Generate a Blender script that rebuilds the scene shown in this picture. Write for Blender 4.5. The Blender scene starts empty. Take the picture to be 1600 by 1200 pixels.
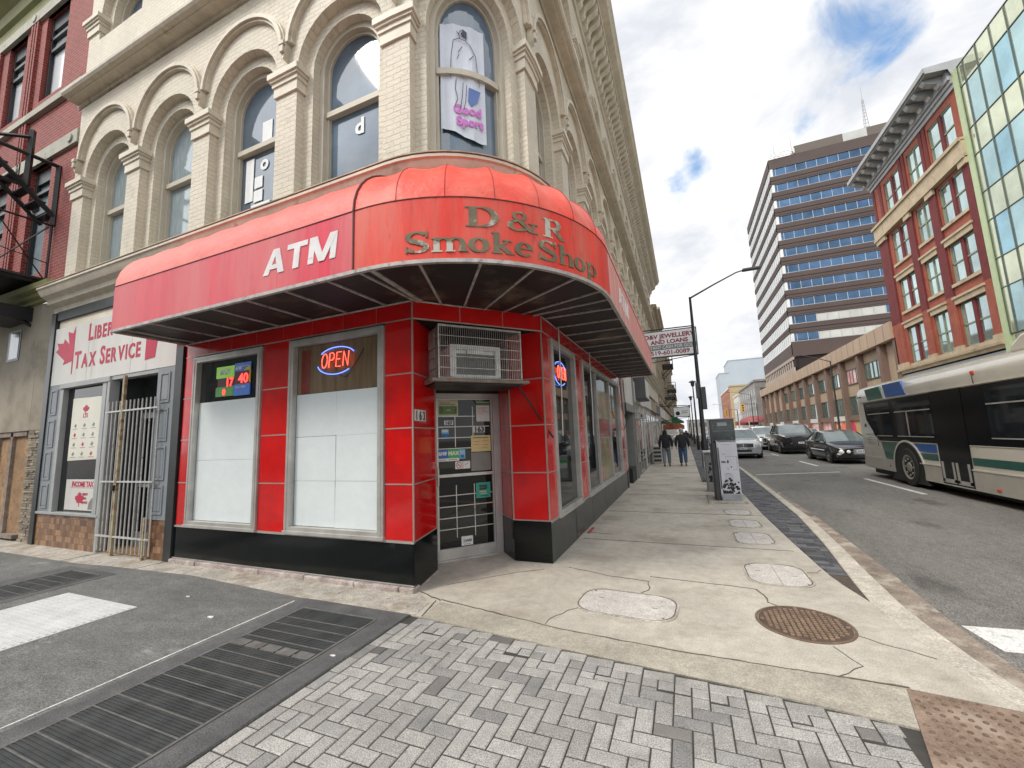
import bpy, bmesh, math, random
from mathutils import Vector, Matrix
R = math.radians
random.seed(7)
col = bpy.context.scene.collection
sc = bpy.context.scene
# ---------------------------------------------------------------- camera
cam = bpy.data.objects.new("camera", bpy.data.cameras.new("camera"))
col.objects.link(cam)
cam.data.sensor_width = 36.0
cam.data.lens = 640.3 / 1600 * 36
cam.data.clip_start = 0.05
cam.data.clip_end = 3000
RT, UP, FW = Vector((0.921451, 0.386502, -0.039307)), Vector((0.086248, -0.104865, 0.990739)), Vector((-0.378800, 0.916308, 0.129963))
cam.matrix_world = Matrix(((RT.x, UP.x, -FW.x, 0), (RT.y, UP.y, -FW.y, 0), (RT.z, UP.z, -FW.z, 1.6), (0, 0, 0, 1)))
sc.camera = cam
# ---------------------------------------------------------------- light
SUN_EL, SUN_AZ = 48, 215          # azimuth: compass-like, clockwise from +Y
sun = bpy.data.objects.new("sun", bpy.data.lights.new("sun", "SUN"))
col.objects.link(sun)
sun.data.energy = 1.5
sun.data.angle = R(14)
sun.data.color = (1, 0.93, 0.82)
sd = Vector((math.sin(R(SUN_AZ)) * math.cos(R(SUN_EL)), math.cos(R(SUN_AZ)) * math.cos(R(SUN_EL)), math.sin(R(SUN_EL))))
sun.rotation_euler = sd.to_track_quat('Z', 'Y').to_euler()
world = bpy.data.worlds.new("World")
sc.world = world
world.use_nodes = True
nt = world.node_tree
nt.nodes.clear()
def N(t, **k):
    n = nt.nodes.new(t)
    for a, b in k.items():
        setattr(n, a, b)
    return n
wout = N('ShaderNodeOutputWorld'); wbg = N('ShaderNodeBackground'); wbg.inputs[1].default_value = 0.1
sky = N('ShaderNodeTexSky', sky_type='NISHITA'); sky.sun_disc = False
sky.sun_elevation = R(SUN_EL); sky.sun_rotation = R(SUN_AZ); sky.air_density = 1.3; sky.dust_density = 0.6
tc = N('ShaderNodeTexCoord')
def wmath(op, a, b=None, c=None):
    n = N('ShaderNodeMath', operation=op)
    for i, v in enumerate((a, b, c)):
        if v is None: continue
        if isinstance(v, (int, float)): n.inputs[i].default_value = v
        else: nt.links.new(v, n.inputs[i])
    return n.outputs[0]
wn = N('ShaderNodeTexNoise'); wn.inputs['Scale'].default_value = 7.5; wn.inputs['Detail'].default_value = 9; wn.inputs['Roughness'].default_value = 0.62; wn.inputs['Distortion'].default_value = 0.35
nt.links.new(tc.outputs['Generated'], wn.inputs['Vector'])
BLUES = [((0.3317, 0.7183, 0.6116), 0.10, 1.7), ((0.3450, 0.7324, 0.5870), 0.10, 1.7), ((0.3316, 0.7576, 0.5622), 0.085, 1.7), ((0.3077, 0.7769, 0.5494), 0.048, 1.0), ((0.2395, 0.8154, 0.5271), 0.045, 1.5), ((0.0690, 0.8505, 0.5214), 0.048, 1.5), ((0.0645, 0.8396, 0.5393), 0.035, 1.4), ((0.0336, 0.8658, 0.4992), 0.051, 1.3), ((0.0486, 0.7303, 0.6814), 0.032, 1.0), ((0.2026, 0.8364, 0.5094), 0.048, 1.0), ((0.2767, 0.7890, 0.5485), 0.048, 0.8), ((0.0876, 0.8696, 0.4859), 0.032, 0.9), ((-0.112, -0.633, 0.766), 0.50, 1.6), ((-0.520, -0.742, 0.423), 0.30, 1.5), ((0.410, -0.709, 0.574), 0.35, 1.5), ((-0.750, 0.433, 0.500), 0.30, 1.3), ((-0.433, -0.250, 0.866), 0.30, 1.4), ((-0.940, -0.000, 0.342), 0.20, 1.3)]
gap = None
for (dx, dy, dz), rad, amp in BLUES:
    v = N('ShaderNodeVectorMath', operation='DISTANCE')
    nt.links.new(tc.outputs['Generated'], v.inputs[0]); v.inputs[1].default_value = (dx, dy, dz)
    s = wmath('MULTIPLY', wmath('SUBTRACT', 1.0, wmath('DIVIDE', v.outputs['Value'], rad)), amp)
    s = wmath('MAXIMUM', s, -0.6)
    gap = s if gap is None else wmath('MAXIMUM', gap, s)
g = wmath('ADD', wmath('SUBTRACT', gap, 0.62), wmath('MULTIPLY', wmath('SUBTRACT', wn.outputs['Fac'], 0.5), 4.6))
mr = N('ShaderNodeMapRange', interpolation_type='SMOOTHSTEP'); nt.links.new(g, mr.inputs[0])
mr.inputs[1].default_value = 0.0; mr.inputs[2].default_value = 1.5
# cloud brightness: soft billows, greyer low down
wn2 = N('ShaderNodeTexNoise'); wn2.inputs['Scale'].default_value = 3.4; wn2.inputs['Detail'].default_value = 9; wn2.inputs['Roughness'].default_value = 0.60; wn2.inputs['Distortion'].default_value = 0.3
mp = N('ShaderNodeMapping'); mp.inputs['Scale'].default_value = (1, 1, 1.9); mp.inputs['Location'].default_value = (3.1, 1.2, 0.4)
nt.links.new(tc.outputs['Generated'], mp.inputs[0]); nt.links.new(mp.outputs[0], wn2.inputs['Vector'])
cr = N('ShaderNodeValToRGB'); nt.links.new(wn2.outputs['Fac'], cr.inputs[0])
cr.color_ramp.elements[0].position = 0.38; cr.color_ramp.elements[0].color = (5.3, 5.5, 5.9, 1)
cr.color_ramp.elements[1].position = 0.60; cr.color_ramp.elements[1].color = (7.9, 7.85, 7.8, 1)
bsk = N('ShaderNodeMix', data_type='RGBA', blend_type='MULTIPLY'); bsk.inputs[0].default_value = 1
nt.links.new(sky.outputs[0], bsk.inputs[6]); bsk.inputs[7].default_value = (1.3, 1.5, 1.6, 1)
# extra cloud brightness added round the sun direction to light the scene
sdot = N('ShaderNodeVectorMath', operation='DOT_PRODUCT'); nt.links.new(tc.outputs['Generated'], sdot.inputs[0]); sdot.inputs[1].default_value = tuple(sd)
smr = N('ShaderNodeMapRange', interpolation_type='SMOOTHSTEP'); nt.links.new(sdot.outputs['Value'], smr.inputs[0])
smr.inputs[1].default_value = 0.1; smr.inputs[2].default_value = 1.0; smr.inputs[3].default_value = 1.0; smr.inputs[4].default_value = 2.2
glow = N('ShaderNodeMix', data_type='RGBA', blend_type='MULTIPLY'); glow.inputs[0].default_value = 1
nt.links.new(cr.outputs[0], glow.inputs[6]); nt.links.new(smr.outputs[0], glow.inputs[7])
mx = N('ShaderNodeMix', data_type='RGBA'); nt.links.new(mr.outputs[0], mx.inputs[0])
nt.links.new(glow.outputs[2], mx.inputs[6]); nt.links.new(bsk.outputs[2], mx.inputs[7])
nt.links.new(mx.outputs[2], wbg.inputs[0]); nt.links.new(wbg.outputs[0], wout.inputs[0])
sc.view_settings.view_transform = 'Standard'; sc.view_settings.look = 'None'
sc.view_settings.exposure = 0.58; sc.view_settings.gamma = 1
sc.view_settings.use_curve_mapping = False
sc.cycles.max_bounces = 6; sc.cycles.diffuse_bounces = 3; sc.cycles.glossy_bounces = 3
sc.cycles.caustics_reflective = False; sc.cycles.caustics_refractive = False
# ---------------------------------------------------------------- materials
MATS = {}
def M(name, base, rough=0.6, metal=0.0, var=0.12, vs=2.5, bump=0.0, bs=40.0, coat=0.0, ior=1.5, emit=0.0,
      fine=0.0, fs=60.0, spots=None, stretch=None, island=0.0, rvar=0.0, mid=None, grit=None):
    if name in MATS: return MATS[name]
    m = bpy.data.materials.new(name); m.use_nodes = True; MATS[name] = m
    t = m.node_tree; b = t.nodes['Principled BSDF']; L = t.links.new
    b.inputs['Roughness'].default_value = rough; b.inputs['Metallic'].default_value = metal
    b.inputs['IOR'].default_value = ior
    if coat: b.inputs['Coat Weight'].default_value = coat; b.inputs['Coat Roughness'].default_value = 0.06
    base = tuple(base) + (1,)
    geo = t.nodes.new('ShaderNodeNewGeometry')
    pos = geo.outputs['Position']
    if stretch:
        mpn = t.nodes.new('ShaderNodeMapping'); mpn.inputs['Scale'].default_value = stretch
        L(pos, mpn.inputs[0]); pos = mpn.outputs[0]
    def noise(scale, detail=5, rough_=.6):
        n = t.nodes.new('ShaderNodeTexNoise'); n.inputs['Scale'].default_value = scale
        n.inputs['Detail'].default_value = detail; n.inputs['Roughness'].default_value = rough_
        L(pos, n.inputs['Vector']); return n.outputs['Fac']
    def mul(colsock, fac, lo, hi, f0=.3, f1=.7):
        mrn = t.nodes.new('ShaderNodeMapRange'); L(fac, mrn.inputs[0])
        mrn.inputs[1].default_value = f0; mrn.inputs[2].default_value = f1; mrn.inputs[3].default_value = lo; mrn.inputs[4].default_value = hi
        x = t.nodes.new('ShaderNodeMix'); x.data_type = 'RGBA'; x.blend_type = 'MULTIPLY'; x.inputs[0].default_value = 1
        if isinstance(colsock, tuple): x.inputs[6].default_value = colsock
        else: L(colsock, x.inputs[6])
        L(mrn.outputs[0], x.inputs[7]); return x.outputs[2]
    c = base
    if var: c = mul(c, noise(vs), 1 - var, 1 + var)
    if mid: c = mul(c, noise(mid[0], 6, .7), 1 - mid[1], 1 + mid[1])
    if fine: c = mul(c, noise(fs, 3, .75), 1 - fine, 1 + fine, .36, .64)
    if island: c = mul(c, geo.outputs['Random Per Island'], 1 - island, 1 + island, 0, 1)
    for spots in [q for q in (spots, grit) if q]:   # (colour, scale, threshold lo, hi)
        n = noise(spots[1], 6, .65)
        mrn = t.nodes.new('ShaderNodeMapRange'); L(n, mrn.inputs[0]); mrn.inputs[1].default_value = spots[2]; mrn.inputs[2].default_value = spots[3]
        x = t.nodes.new('ShaderNodeMix'); x.data_type = 'RGBA'; L(mrn.outputs[0], x.inputs[0])
        if isinstance(c, tuple): x.inputs[6].default_value = c
        else: L(c, x.inputs[6])
        x.inputs[7].default_value = tuple(spots[0]) + (1,); c = x.outputs[2]
    if isinstance(c, tuple): b.inputs['Base Color'].default_value = c
    else: L(c, b.inputs['Base Color'])
    if rvar:
        mrn = t.nodes.new('ShaderNodeMapRange'); L(noise(vs * 3), mrn.inputs[0]); mrn.inputs[1].default_value = .3; mrn.inputs[2].default_value = .7
        mrn.inputs[3].default_value = max(0, rough - rvar); mrn.inputs[4].default_value = rough + rvar; L(mrn.outputs[0], b.inputs['Roughness'])
    if bump:
        bn = t.nodes.new('ShaderNodeBump'); bn.inputs['Strength'].default_value = min(1, bump); bn.inputs['Distance'].default_value = 0.01 * max(1, bump)
        L(noise(bs, 4), bn.inputs['Height']); L(bn.outputs[0], b.inputs['Normal'])
    if emit:
        b.inputs['Emission Color'].default_value = base; b.inputs['Emission Strength'].default_value = emit
    return m
def BR(name, c1, c2, mortar, bw=0.21, bh=0.075, mo=0.008, bump=0.5, rough=0.75, var=.12, stain=None, ground=False, coat=0):
    m = bpy.data.materials.new(name); m.use_nodes = True; MATS[name] = m
    t = m.node_tree; b = t.nodes['Principled BSDF']; L = t.links.new
    b.inputs['Roughness'].default_value = rough
    if coat: b.inputs['Coat Weight'].default_value = coat
    geo = t.nodes.new('ShaderNodeNewGeometry'); sp = t.nodes.new('ShaderNodeSeparateXYZ'); L(geo.outputs['Position'], sp.inputs[0])
    cb = t.nodes.new('ShaderNodeCombineXYZ')
    if ground: L(sp.outputs[0], cb.inputs[0]); L(sp.outputs[1], cb.inputs[1])
    else:
        ad = t.nodes.new('ShaderNodeMath'); L(sp.outputs[0], ad.inputs[0]); L(sp.outputs[1], ad.inputs[1]); L(ad.outputs[0], cb.inputs[0]); L(sp.outputs[2], cb.inputs[1])
    br = t.nodes.new('ShaderNodeTexBrick'); L(cb.outputs[0], br.inputs['Vector']); br.inputs['Scale'].default_value = 1
    br.inputs['Color1'].default_value = tuple(c1) + (1,); br.inputs['Color2'].default_value = tuple(c2) + (1,); br.inputs['Mortar'].default_value = tuple(mortar) + (1,)
    br.inputs['Brick Width'].default_value = bw; br.inputs['Row Height'].default_value = bh; br.inputs['Mortar Size'].default_value = mo; br.inputs['Mortar Smooth'].default_value = .4
    n = t.nodes.new('ShaderNodeTexNoise'); n.inputs['Scale'].default_value = 1.3; n.inputs['Detail'].default_value = 7; n.inputs['Roughness'].default_value = .65; L(geo.outputs['Position'], n.inputs['Vector'])
    mrn = t.nodes.new('ShaderNodeMapRange'); L(n.outputs[0], mrn.inputs[0]); mrn.inputs[1].default_value = .3; mrn.inputs[2].default_value = .7; mrn.inputs[3].default_value = 1 - var; mrn.inputs[4].default_value = 1 + var
    x = t.nodes.new('ShaderNodeMix'); x.data_type = 'RGBA'; x.blend_type = 'MULTIPLY'; x.inputs[0].default_value = 1; L(br.outputs[0], x.inputs[6]); L(mrn.outputs[0], x.inputs[7])
    o = x.outputs[2]
    if stain:
        n3 = t.nodes.new('ShaderNodeTexNoise'); n3.inputs['Scale'].default_value = stain[1]; n3.inputs['Detail'].default_value = 8; n3.inputs['Roughness'].default_value = .7; L(geo.outputs['Position'], n3.inputs['Vector'])
        m3 = t.nodes.new('ShaderNodeMapRange'); L(n3.outputs[0], m3.inputs[0]); m3.inputs[1].default_value = stain[2]; m3.inputs[2].default_value = stain[3]
        y = t.nodes.new('ShaderNodeMix'); y.data_type = 'RGBA'; L(m3.outputs[0], y.inputs[0]); L(o, y.inputs[6]); y.inputs[7].default_value = tuple(stain[0]) + (1,); o = y.outputs[2]
    L(o, b.inputs['Base Color'])
    n2 = t.nodes.new('ShaderNodeTexNoise'); n2.inputs['Scale'].default_value = 35; n2.inputs['Detail'].default_value = 3; L(geo.outputs['Position'], n2.inputs['Vector'])
    ma = t.nodes.new('ShaderNodeMath'); ma.operation = 'MULTIPLY_ADD'; L(br.outputs['Fac'], ma.inputs[0]); ma.inputs[1].default_value = -1; L(n2.outputs[0], ma.inputs[2])
    bn = t.nodes.new('ShaderNodeBump'); bn.inputs['Strength'].default_value = bump; bn.inputs['Distance'].default_value = .012; L(ma.outputs[0], bn.inputs['Height']); L(bn.outputs[0], b.inputs['Normal'])
    return m
# ---------------------------------------------------------------- mesh kit
class MB:
    def __init__(s): s.v = []; s.f = []; s.m = []
    def add(s, vs, fs, m=0):
        o = len(s.v); s.v += [tuple(v) for v in vs]; s.f += [tuple(o + i for i in f) for f in fs]; s.m += [m] * len(fs); return s
    def box(s, x0, x1, y0, y1, z0, z1, m=0):
        return s.add([(x0, y0, z0), (x1, y0, z0), (x1, y1, z0), (x0, y1, z0), (x0, y0, z1), (x1, y0, z1), (x1, y1, z1), (x0, y1, z1)],
                     [(0, 3, 2, 1), (4, 5, 6, 7), (0, 1, 5, 4), (1, 2, 6, 5), (2, 3, 7, 6), (3, 0, 4, 7)], m)
    def fb(s, F, u0, u1, z0, z1, d0, d1, m=0, n=1):
        for i in range(n):
            a = u0 + (u1 - u0) * i / n; b = u0 + (u1 - u0) * (i + 1) / n
            s.add([F(a, z0, d0), F(b, z0, d0), F(b, z0, d1), F(a, z0, d1), F(a, z1, d0), F(b, z1, d0), F(b, z1, d1), F(a, z1, d1)],
                  [(0, 3, 2, 1), (4, 5, 6, 7), (0, 1, 5, 4), (2, 3, 7, 6)] + ([(3, 0, 4, 7)] if i == 0 else []) + ([(1, 2, 6, 5)] if i == n - 1 else []), m)
        return s
    def quad(s, F, ua, ub, za, zb, d, m=0, n=1):
        for i in range(n):
            a = ua + (ub - ua) * i / n; b = ua + (ub - ua) * (i + 1) / n
            s.add([F(a, za, d), F(b, za, d), F(b, zb, d), F(a, zb, d)], [(0, 1, 2, 3)], m)
        return s
    def prism(s, F, poly, d0, d1, m=0):
        n = len(poly)
        return s.add([F(a, b, d0) for a, b in poly] + [F(a, b, d1) for a, b in poly],
                     [tuple(range(n)), tuple(range(2 * n - 1, n - 1, -1))] + [(i, (i + 1) % n, n + (i + 1) % n, n + i) for i in range(n)], m)
    def band(s, F, inner, outer, d0, d1, m=0, closed=False):
        n = len(inner); k = n if closed else n - 1
        vs = [F(a, b, d1) for a, b in inner] + [F(a, b, d1) for a, b in outer] + [F(a, b, d0) for a, b in inner] + [F(a, b, d0) for a, b in outer]
        fs = []
        for i in range(k):
            j = (i + 1) % n
            fs += [(i, j, n + j, n + i), (2 * n + i, i, j, 2 * n + j)[0:1] + (2 * n + j, j, i), (n + i, n + j, 3 * n + j, 3 * n + i)]
        if not closed: fs += [(0, n, 3 * n, 2 * n), (n - 1, 2 * n - 1, 4 * n - 1, 3 * n - 1)]
        return s.add(vs, fs, m)
    def tube(s, pts, r, n=8, m=0, cap=True):
        pts = [Vector(p) for p in pts]; rs = r if isinstance(r, (list, tuple)) else [r] * len(pts); o = len(s.v); fs = []
        up = Vector((0, 0, 1))
        for i, p in enumerate(pts):
            d = (pts[min(i + 1, len(pts) - 1)] - pts[max(i - 1, 0)]).normalized()
            a = d.cross(up)
            if a.length < .05: a = d.cross(Vector((1, 0, 0)))
            a.normalize(); b = d.cross(a)
            for k in range(n):
                t = 2 * math.pi * k / n; s.v.append(tuple(p + (a * math.cos(t) + b * math.sin(t)) * rs[i]))
        for i in range(len(pts) - 1):
            for k in range(n):
                fs.append((o + i * n + k, o + i * n + (k + 1) % n, o + (i + 1) * n + (k + 1) % n, o + (i + 1) * n + k))
        if cap: fs += [tuple(o + k for k in range(n)), tuple(o + (len(pts) - 1) * n + k for k in range(n))]
        s.f += fs; s.m += [m] * len(fs); return s
    def bar(s, a, b, w, h=None, m=0):
        return s.tube([a, b], w / 1.414 if h is None else w / 1.414, 4, m)
    def sweep(s, F, us, prof, m=0, cap=True):
        n = len(prof); o = len(s.v); fs = []
        for u in us: s.v += [tuple(F(u, z, d)) for d, z in prof]
        for i in range(len(us) - 1):
            for k in range(n - 1): fs.append((o + i * n + k, o + i * n + k + 1, o + (i + 1) * n + k + 1, o + (i + 1) * n + k))
        if cap: fs += [tuple(o + k for k in range(n)), tuple(o + (len(us) - 1) * n + k for k in range(n))]
        s.f += fs; s.m += [m] * len(fs); return s
    def cyl(s, c, axis, r, h, n=20, m=0):
        a = Vector(axis).normalized() * (h / 2); c = Vector(c); return s.tube([c - a, c + a], r, n, m)
    def disc_lathe(s, c, axis, prof, n=24, m=0):   # prof: (radius, offset along axis)
        ax = Vector(axis).normalized(); a = ax.orthogonal().normalized(); b = ax.cross(a); c = Vector(c); o = len(s.v); k = len(prof); fs = []
        for j in range(n):
            t = 2 * math.pi * j / n
            for r_, h in prof: s.v.append(tuple(c + ax * h + (a * math.cos(t) + b * math.sin(t)) * r_))
        for j in range(n):
            for i in range(k - 1): fs.append((o + j * k + i, o + j * k + i + 1, o + (j + 1) % n * k + i + 1, o + (j + 1) % n * k + i))
        s.f += fs; s.m += [m] * len(fs); return s
OFF = {}
SPLIT = {'pillar', 'windscreen', 'side_window', 'rail', 'posts', 'security_bars', 'side_marker', 'hatch_line', 'cable', 'blue_stripe', 'blue_panel', 'lettering', 'digits', 'lens', 'pier', 'window_rail', 'sandstone_trim', 'cornice', 'bracket', 'window', 'trim', 'lifting_hole', 'pictures', 'red_pictures', 'sign_seam', 'arrow', 'wheel_arch'}
def clusters(mb, gap=.03):
    par = list(range(len(mb.v)))
    def find(a):
        while par[a] != a: par[a] = par[par[a]]; a = par[a]
        return a
    for f in mb.f:
        r = find(f[0])
        for i in f[1:]: par[find(i)] = r
    isl = {}
    for i in range(len(mb.v)): isl.setdefault(find(i), []).append(i)
    ks = list(isl); bb = []
    for k in ks: c = list(zip(*[mb.v[i] for i in isl[k]])); bb.append(([min(q) - gap for q in c], [max(q) + gap for q in c]))
    gp = list(range(len(ks)))
    def gf(a):
        while gp[a] != a: a = gp[a]
        return a
    for i in range(len(ks)):
        for j in range(i):
            if all(bb[i][0][q] <= bb[j][1][q] and bb[j][0][q] <= bb[i][1][q] for q in range(3)): gp[gf(i)] = gf(j)
    root = {k: gf(i) for i, k in enumerate(ks)}; out = {}
    for f, m in zip(mb.f, mb.m): out.setdefault(root[find(f[0])], []).append((f, m))
    res = []
    for fs in out.values():
        n = MB(); mp = {}
        for f, m in fs:
            for i in f:
                if i not in mp: mp[i] = len(n.v); n.v.append(mb.v[i])
            n.f.append(tuple(mp[i] for i in f)); n.m.append(m)
        res.append(n)
    return res
def build(name, mb, mats, parent=None, smooth=None, bevel=0, recalc=True, nosplit=False):
    if name in SPLIT and not nosplit and parent is not None and len(mb.f) < 1500:
        cl = clusters(mb)
        if 1 < len(cl) <= 40: return [build(name, c, mats, parent, smooth, bevel, recalc, True) for c in cl][0]
    off = OFF[parent.name] if parent is not None else Vector((0, 0, 0))
    me = bpy.data.meshes.new(name)
    me.from_pydata([tuple(Vector(v) - off) for v in mb.v], [], mb.f)
    for mt in (mats if isinstance(mats, (list, tuple)) else [mats]): me.materials.append(mt)
    me.polygons.foreach_set('material_index', mb.m)
    if recalc:
        bm = bmesh.new(); bm.from_mesh(me); bmesh.ops.remove_doubles(bm, verts=bm.verts, dist=1e-5)
        bmesh.ops.recalc_face_normals(bm, faces=bm.faces); bm.to_mesh(me); bm.free()
    if smooth is not None:
        me.polygons.foreach_set('use_smooth', [True] * len(me.polygons)); me.set_sharp_from_angle(angle=R(smooth))
    me.update()
    o = bpy.data.objects.new(name, me); col.objects.link(o)
    if parent is not None: o.parent = parent
    OFF[o.name] = off
    if bevel:
        md = o.modifiers.new('bevel', 'BEVEL'); md.width = bevel; md.segments = 2; md.limit_method = 'ANGLE'
    return o
def tag(o, label=None, cat=None, group=None, kind=None):
    if label: o['label'] = label
    if cat: o['category'] = cat
    if group: o['group'] = group
    if kind: o['kind'] = kind
    return o
def thing(name, loc, label, cat, group=None):
    o = bpy.data.objects.new(name, None); col.objects.link(o); o.location = loc; o.empty_display_size = .2
    OFF[o.name] = Vector(loc); return tag(o, label, cat, group)
def struct(name, mb, mats, **k): return tag(build(name, mb, mats, **k), kind='structure')
def text(F, s, u, z, size, d, mats, parent, name='lettering', th=.004, bold=0.0, sx=1.0, align='CENTER', shear=0.0, sub=False, merge=None, space=1.0):
    """built-in font text laid on a facade map F(u,z,d); size = cap height; returns object or adds to merge"""
    cu = bpy.data.curves.new('t', 'FONT'); cu.body = s; cu.size = size / 0.69; cu.align_x = align; cu.offset = bold; cu.shear = shear; cu.space_character = space
    cu.resolution_u = 3
    ob = bpy.data.objects.new('t', cu); col.objects.link(ob)
    dg = bpy.context.evaluated_depsgraph_get(); me = bpy.data.meshes.new_from_object(ob.evaluated_get(dg))
    mb = merge or MB(); n = len(me.vertices)
    vs = [F(u + v.co.x * sx, z + v.co.y, d + th) for v in me.vertices]
    mb.add(vs, [tuple(p.vertices) for p in me.polygons])
    # sides
    cnt = {}
    for p in me.polygons:
        for e in p.edge_keys: cnt[e] = cnt.get(e, 0) + 1
    ed = [e for e, c in cnt.items() if c == 1]
    for a, b in ed:
        va, vb = me.vertices[a].co, me.vertices[b].co
        mb.add([F(u + va.x * sx, z + va.y, d), F(u + vb.x * sx, z + vb.y, d), F(u + vb.x * sx, z + vb.y, d + th), F(u + va.x * sx, z + va.y, d + th)], [(0, 1, 2, 3)])
    bpy.data.objects.remove(ob); bpy.data.curves.remove(cu); bpy.data.meshes.remove(me)
    if merge is not None: return mb
    return build(name, mb, mats, parent)
def arc(uc, zs, a, n=16, t0=180, t1=0, b=None):
    b = a if b is None else b
    return [(uc + a * math.cos(R(t0 + (t1 - t0) * i / n)), zs + b * math.sin(R(t0 + (t1 - t0) * i / n))) for i in range(n + 1)]
def arch_pts(uc, a, zb, zs, n=16, b=None): return [(uc - a, zb)] + arc(uc, zs, a, n, b=b) + [(uc + a, zb)]
def arch_wall(mb, F, u0, u1, z0, z1, uc, a, zs, zsill, d0, d1, m=0, step=.2):
    def q(ua, ub, za, zb):
        if ub - ua > 1e-4 and zb - za > 1e-4: mb.quad(F, ua, ub, za, zb, d0, m, max(1, int((ub - ua) / step + .99)))
    q(u0, uc - a, z0, z1); q(uc + a, u1, z0, z1); q(uc - a, uc + a, z0, zsill)
    ar = arc(uc, zs, a)
    for (p, q_) in zip(ar[:-1], ar[1:]):
        mb.add([F(p[0], p[1], d0), F(q_[0], q_[1], d0), F(q_[0], z1, d0), F(p[0], z1, d0)], [(0, 1, 2, 3)], m)
    out = arch_pts(uc, a, zsill, zs)
    for p, q_ in zip(out[:-1], out[1:]):
        mb.add([F(p[0], p[1], d0), F(q_[0], q_[1], d0), F(q_[0], q_[1], d1), F(p[0], p[1], d1)], [(0, 1, 2, 3)], m)
    mb.add([F(uc - a, zsill, d0), F(uc + a, zsill, d0), F(uc + a, zsill, d1), F(uc - a, zsill, d1)], [(0, 1, 2, 3)], m)
# ================================================================ THE GROUND
M('asphalt', (.165, .157, .142), .85, var=.2, vs=1.1, bump=.8, bs=160, fine=.55, fs=110, mid=(14, .22), grit=((.05, .047, .044), 1.6, .58, .74), spots=((.17, .16, .145), 2.2, .56, .7), stretch=(1, .35, 1))
M('concrete', (.45, .415, .35), .8, var=.16, vs=1.3, bump=.4, bs=90, fine=.22, fs=90, mid=(9, .16), spots=((.27, .23, .18), 1.0, .52, .74), grit=((.15, .13, .11), 16, .68, .74))
M('concrete_yellow', (.36, .33, .27), .8, var=.18, vs=2.2, bump=.4, bs=90, fine=.26, fs=90, mid=(10, .18), grit=((.14, .12, .1), 16, .67, .74), spots=((.27, .24, .19), 3, .58, .8))
M('concrete_pale', (.42, .39, .34), .85, var=.25, vs=3.5, bump=.8, bs=60, fine=.28, fs=70, mid=(12, .25), grit=((.16, .13, .10), 9, .6, .7), spots=((.26, .21, .15), 2.3, .5, .68))
M('kerb_concrete', (.47, .43, .365), .8, var=.18, vs=3, bump=.5, bs=70, fine=.25, mid=(12, .18), grit=((.18, .15, .12), 8, .64, .74), spots=((.33, .27, .2), 2, .58, .75))
M('gutter_dirt', (.24, .195, .155), .9, var=.35, vs=5, bump=.6, bs=60, fine=.3, spots=((.40, .36, .30), 2.5, .5, .6))
M('dark_paver', (.085, .085, .09), .75, var=.3, vs=6, bump=.4, bs=80, island=.55, fine=.2)
M('joint', (.13, .11, .085), .95, var=.4, vs=20)
M('patch_asphalt', (.14, .142, .135), .8, var=.28, vs=1.4, bump=.7, bs=170, fine=.45, fs=110, mid=(9, .22), spots=((.30, .30, .29), 3.2, .62, .72), stretch=(.5, 1, 1))
M('patch_dark', (.095, .096, .096), .75, var=.28, vs=3, bump=.7, bs=170, fine=.45, fs=110, mid=(9, .22))
M('white_paint', (.64, .63, .60), .6, var=.1, vs=8, fine=.3, mid=(10, .15), spots=((.2, .2, .19), 9, .62, .7))
M('paver_light', (.34, .328, .305), .8, var=.16, vs=2, bump=.8, bs=120, island=.15, fine=.5, fs=150, mid=(12, .14), spots=((.20, .19, .17), 2.2, .55, .75), grit=((.10, .095, .09), 30, .66, .72))
M('paver_mid', (.25, .245, .235), .8, var=.16, vs=2, bump=.8, bs=120, island=.2, fine=.5, fs=150, mid=(12, .14))
M('paver_dark', (.15, .14, .13), .8, var=.15, vs=3, bump=.5, bs=120, island=.3, fine=.35, fs=200)
M('bed', (.05, .046, .04), .95, var=.3, vs=8)
M('iron', (.055, .06, .06), .55, metal=.4, var=.35, vs=5, bump=.3, bs=60)
M('iron_edge', (.16, .16, .15), .5, metal=.4, var=.3, vs=12)
M('rust_iron', (.17, .115, .075), .7, metal=.25, var=.3, vs=7, bump=.4, bs=50, fine=.2)
M('rust_plate', (.235, .165, .12), .75, metal=.1, var=.3, vs=4, bump=.4, bs=50, fine=.2, spots=((.34, .28, .22), 2, .52, .68))
M('pale_lid', (.50, .47, .43), .75, var=.12, vs=3, bump=.4, bs=60, fine=.25, mid=(11, .16), grit=((.18, .15, .13), 13, .66, .74))
G = lambda a, b, d: (a, b, d)
ZR = -.08
m = MB(); m.quad(G, -400, 600, -300, 1500, ZR, 0)
struct('road', m, MATS['asphalt'])
sidew = [(-14, 3.36), (-8.4, 3.37), (-2.42, 3.36), (-2.36, 3.35), (-1.0, 3.2), (.2, 3.09), (.96, 3.0), (1.12, 3.40), (1.60, 3.33), (1.53, 3.6), (1.47, 3.95), (1.42, 4.5), (1.41, 4.87),
         (1.33, 5.3), (1.29, 5.77), (1.25, 6.9), (1.2, 9.2), (1.2, 14.3), (.36, 14.3), (.36, 320), (-30, 320), (-30, 3.36)]
m = MB(); m.prism(G, sidew, -.3, 0)
struct('sidewalk', m, MATS['concrete'])
# bands of other concrete laid flush on the walk
m = MB()
m.prism(G, [(-2.40, 3.70), (-2.38, 3.35), (-1.0, 3.2), (.2, 3.09), (1.0, 2.985), (1.1, 3.39), (-.14, 3.44), (-1.08, 3.52)], -.02, .004)
struct('pavement_band', m, MATS['concrete_yellow'])
m = MB(); m.prism(G, [(-14, 3.36), (-2.46, 3.36), (-2.50, 3.66), (-2.76, 3.86), (-14, 3.86)], -.02, .004)
struct('pavement_edge', m, MATS['concrete_pale'])
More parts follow.
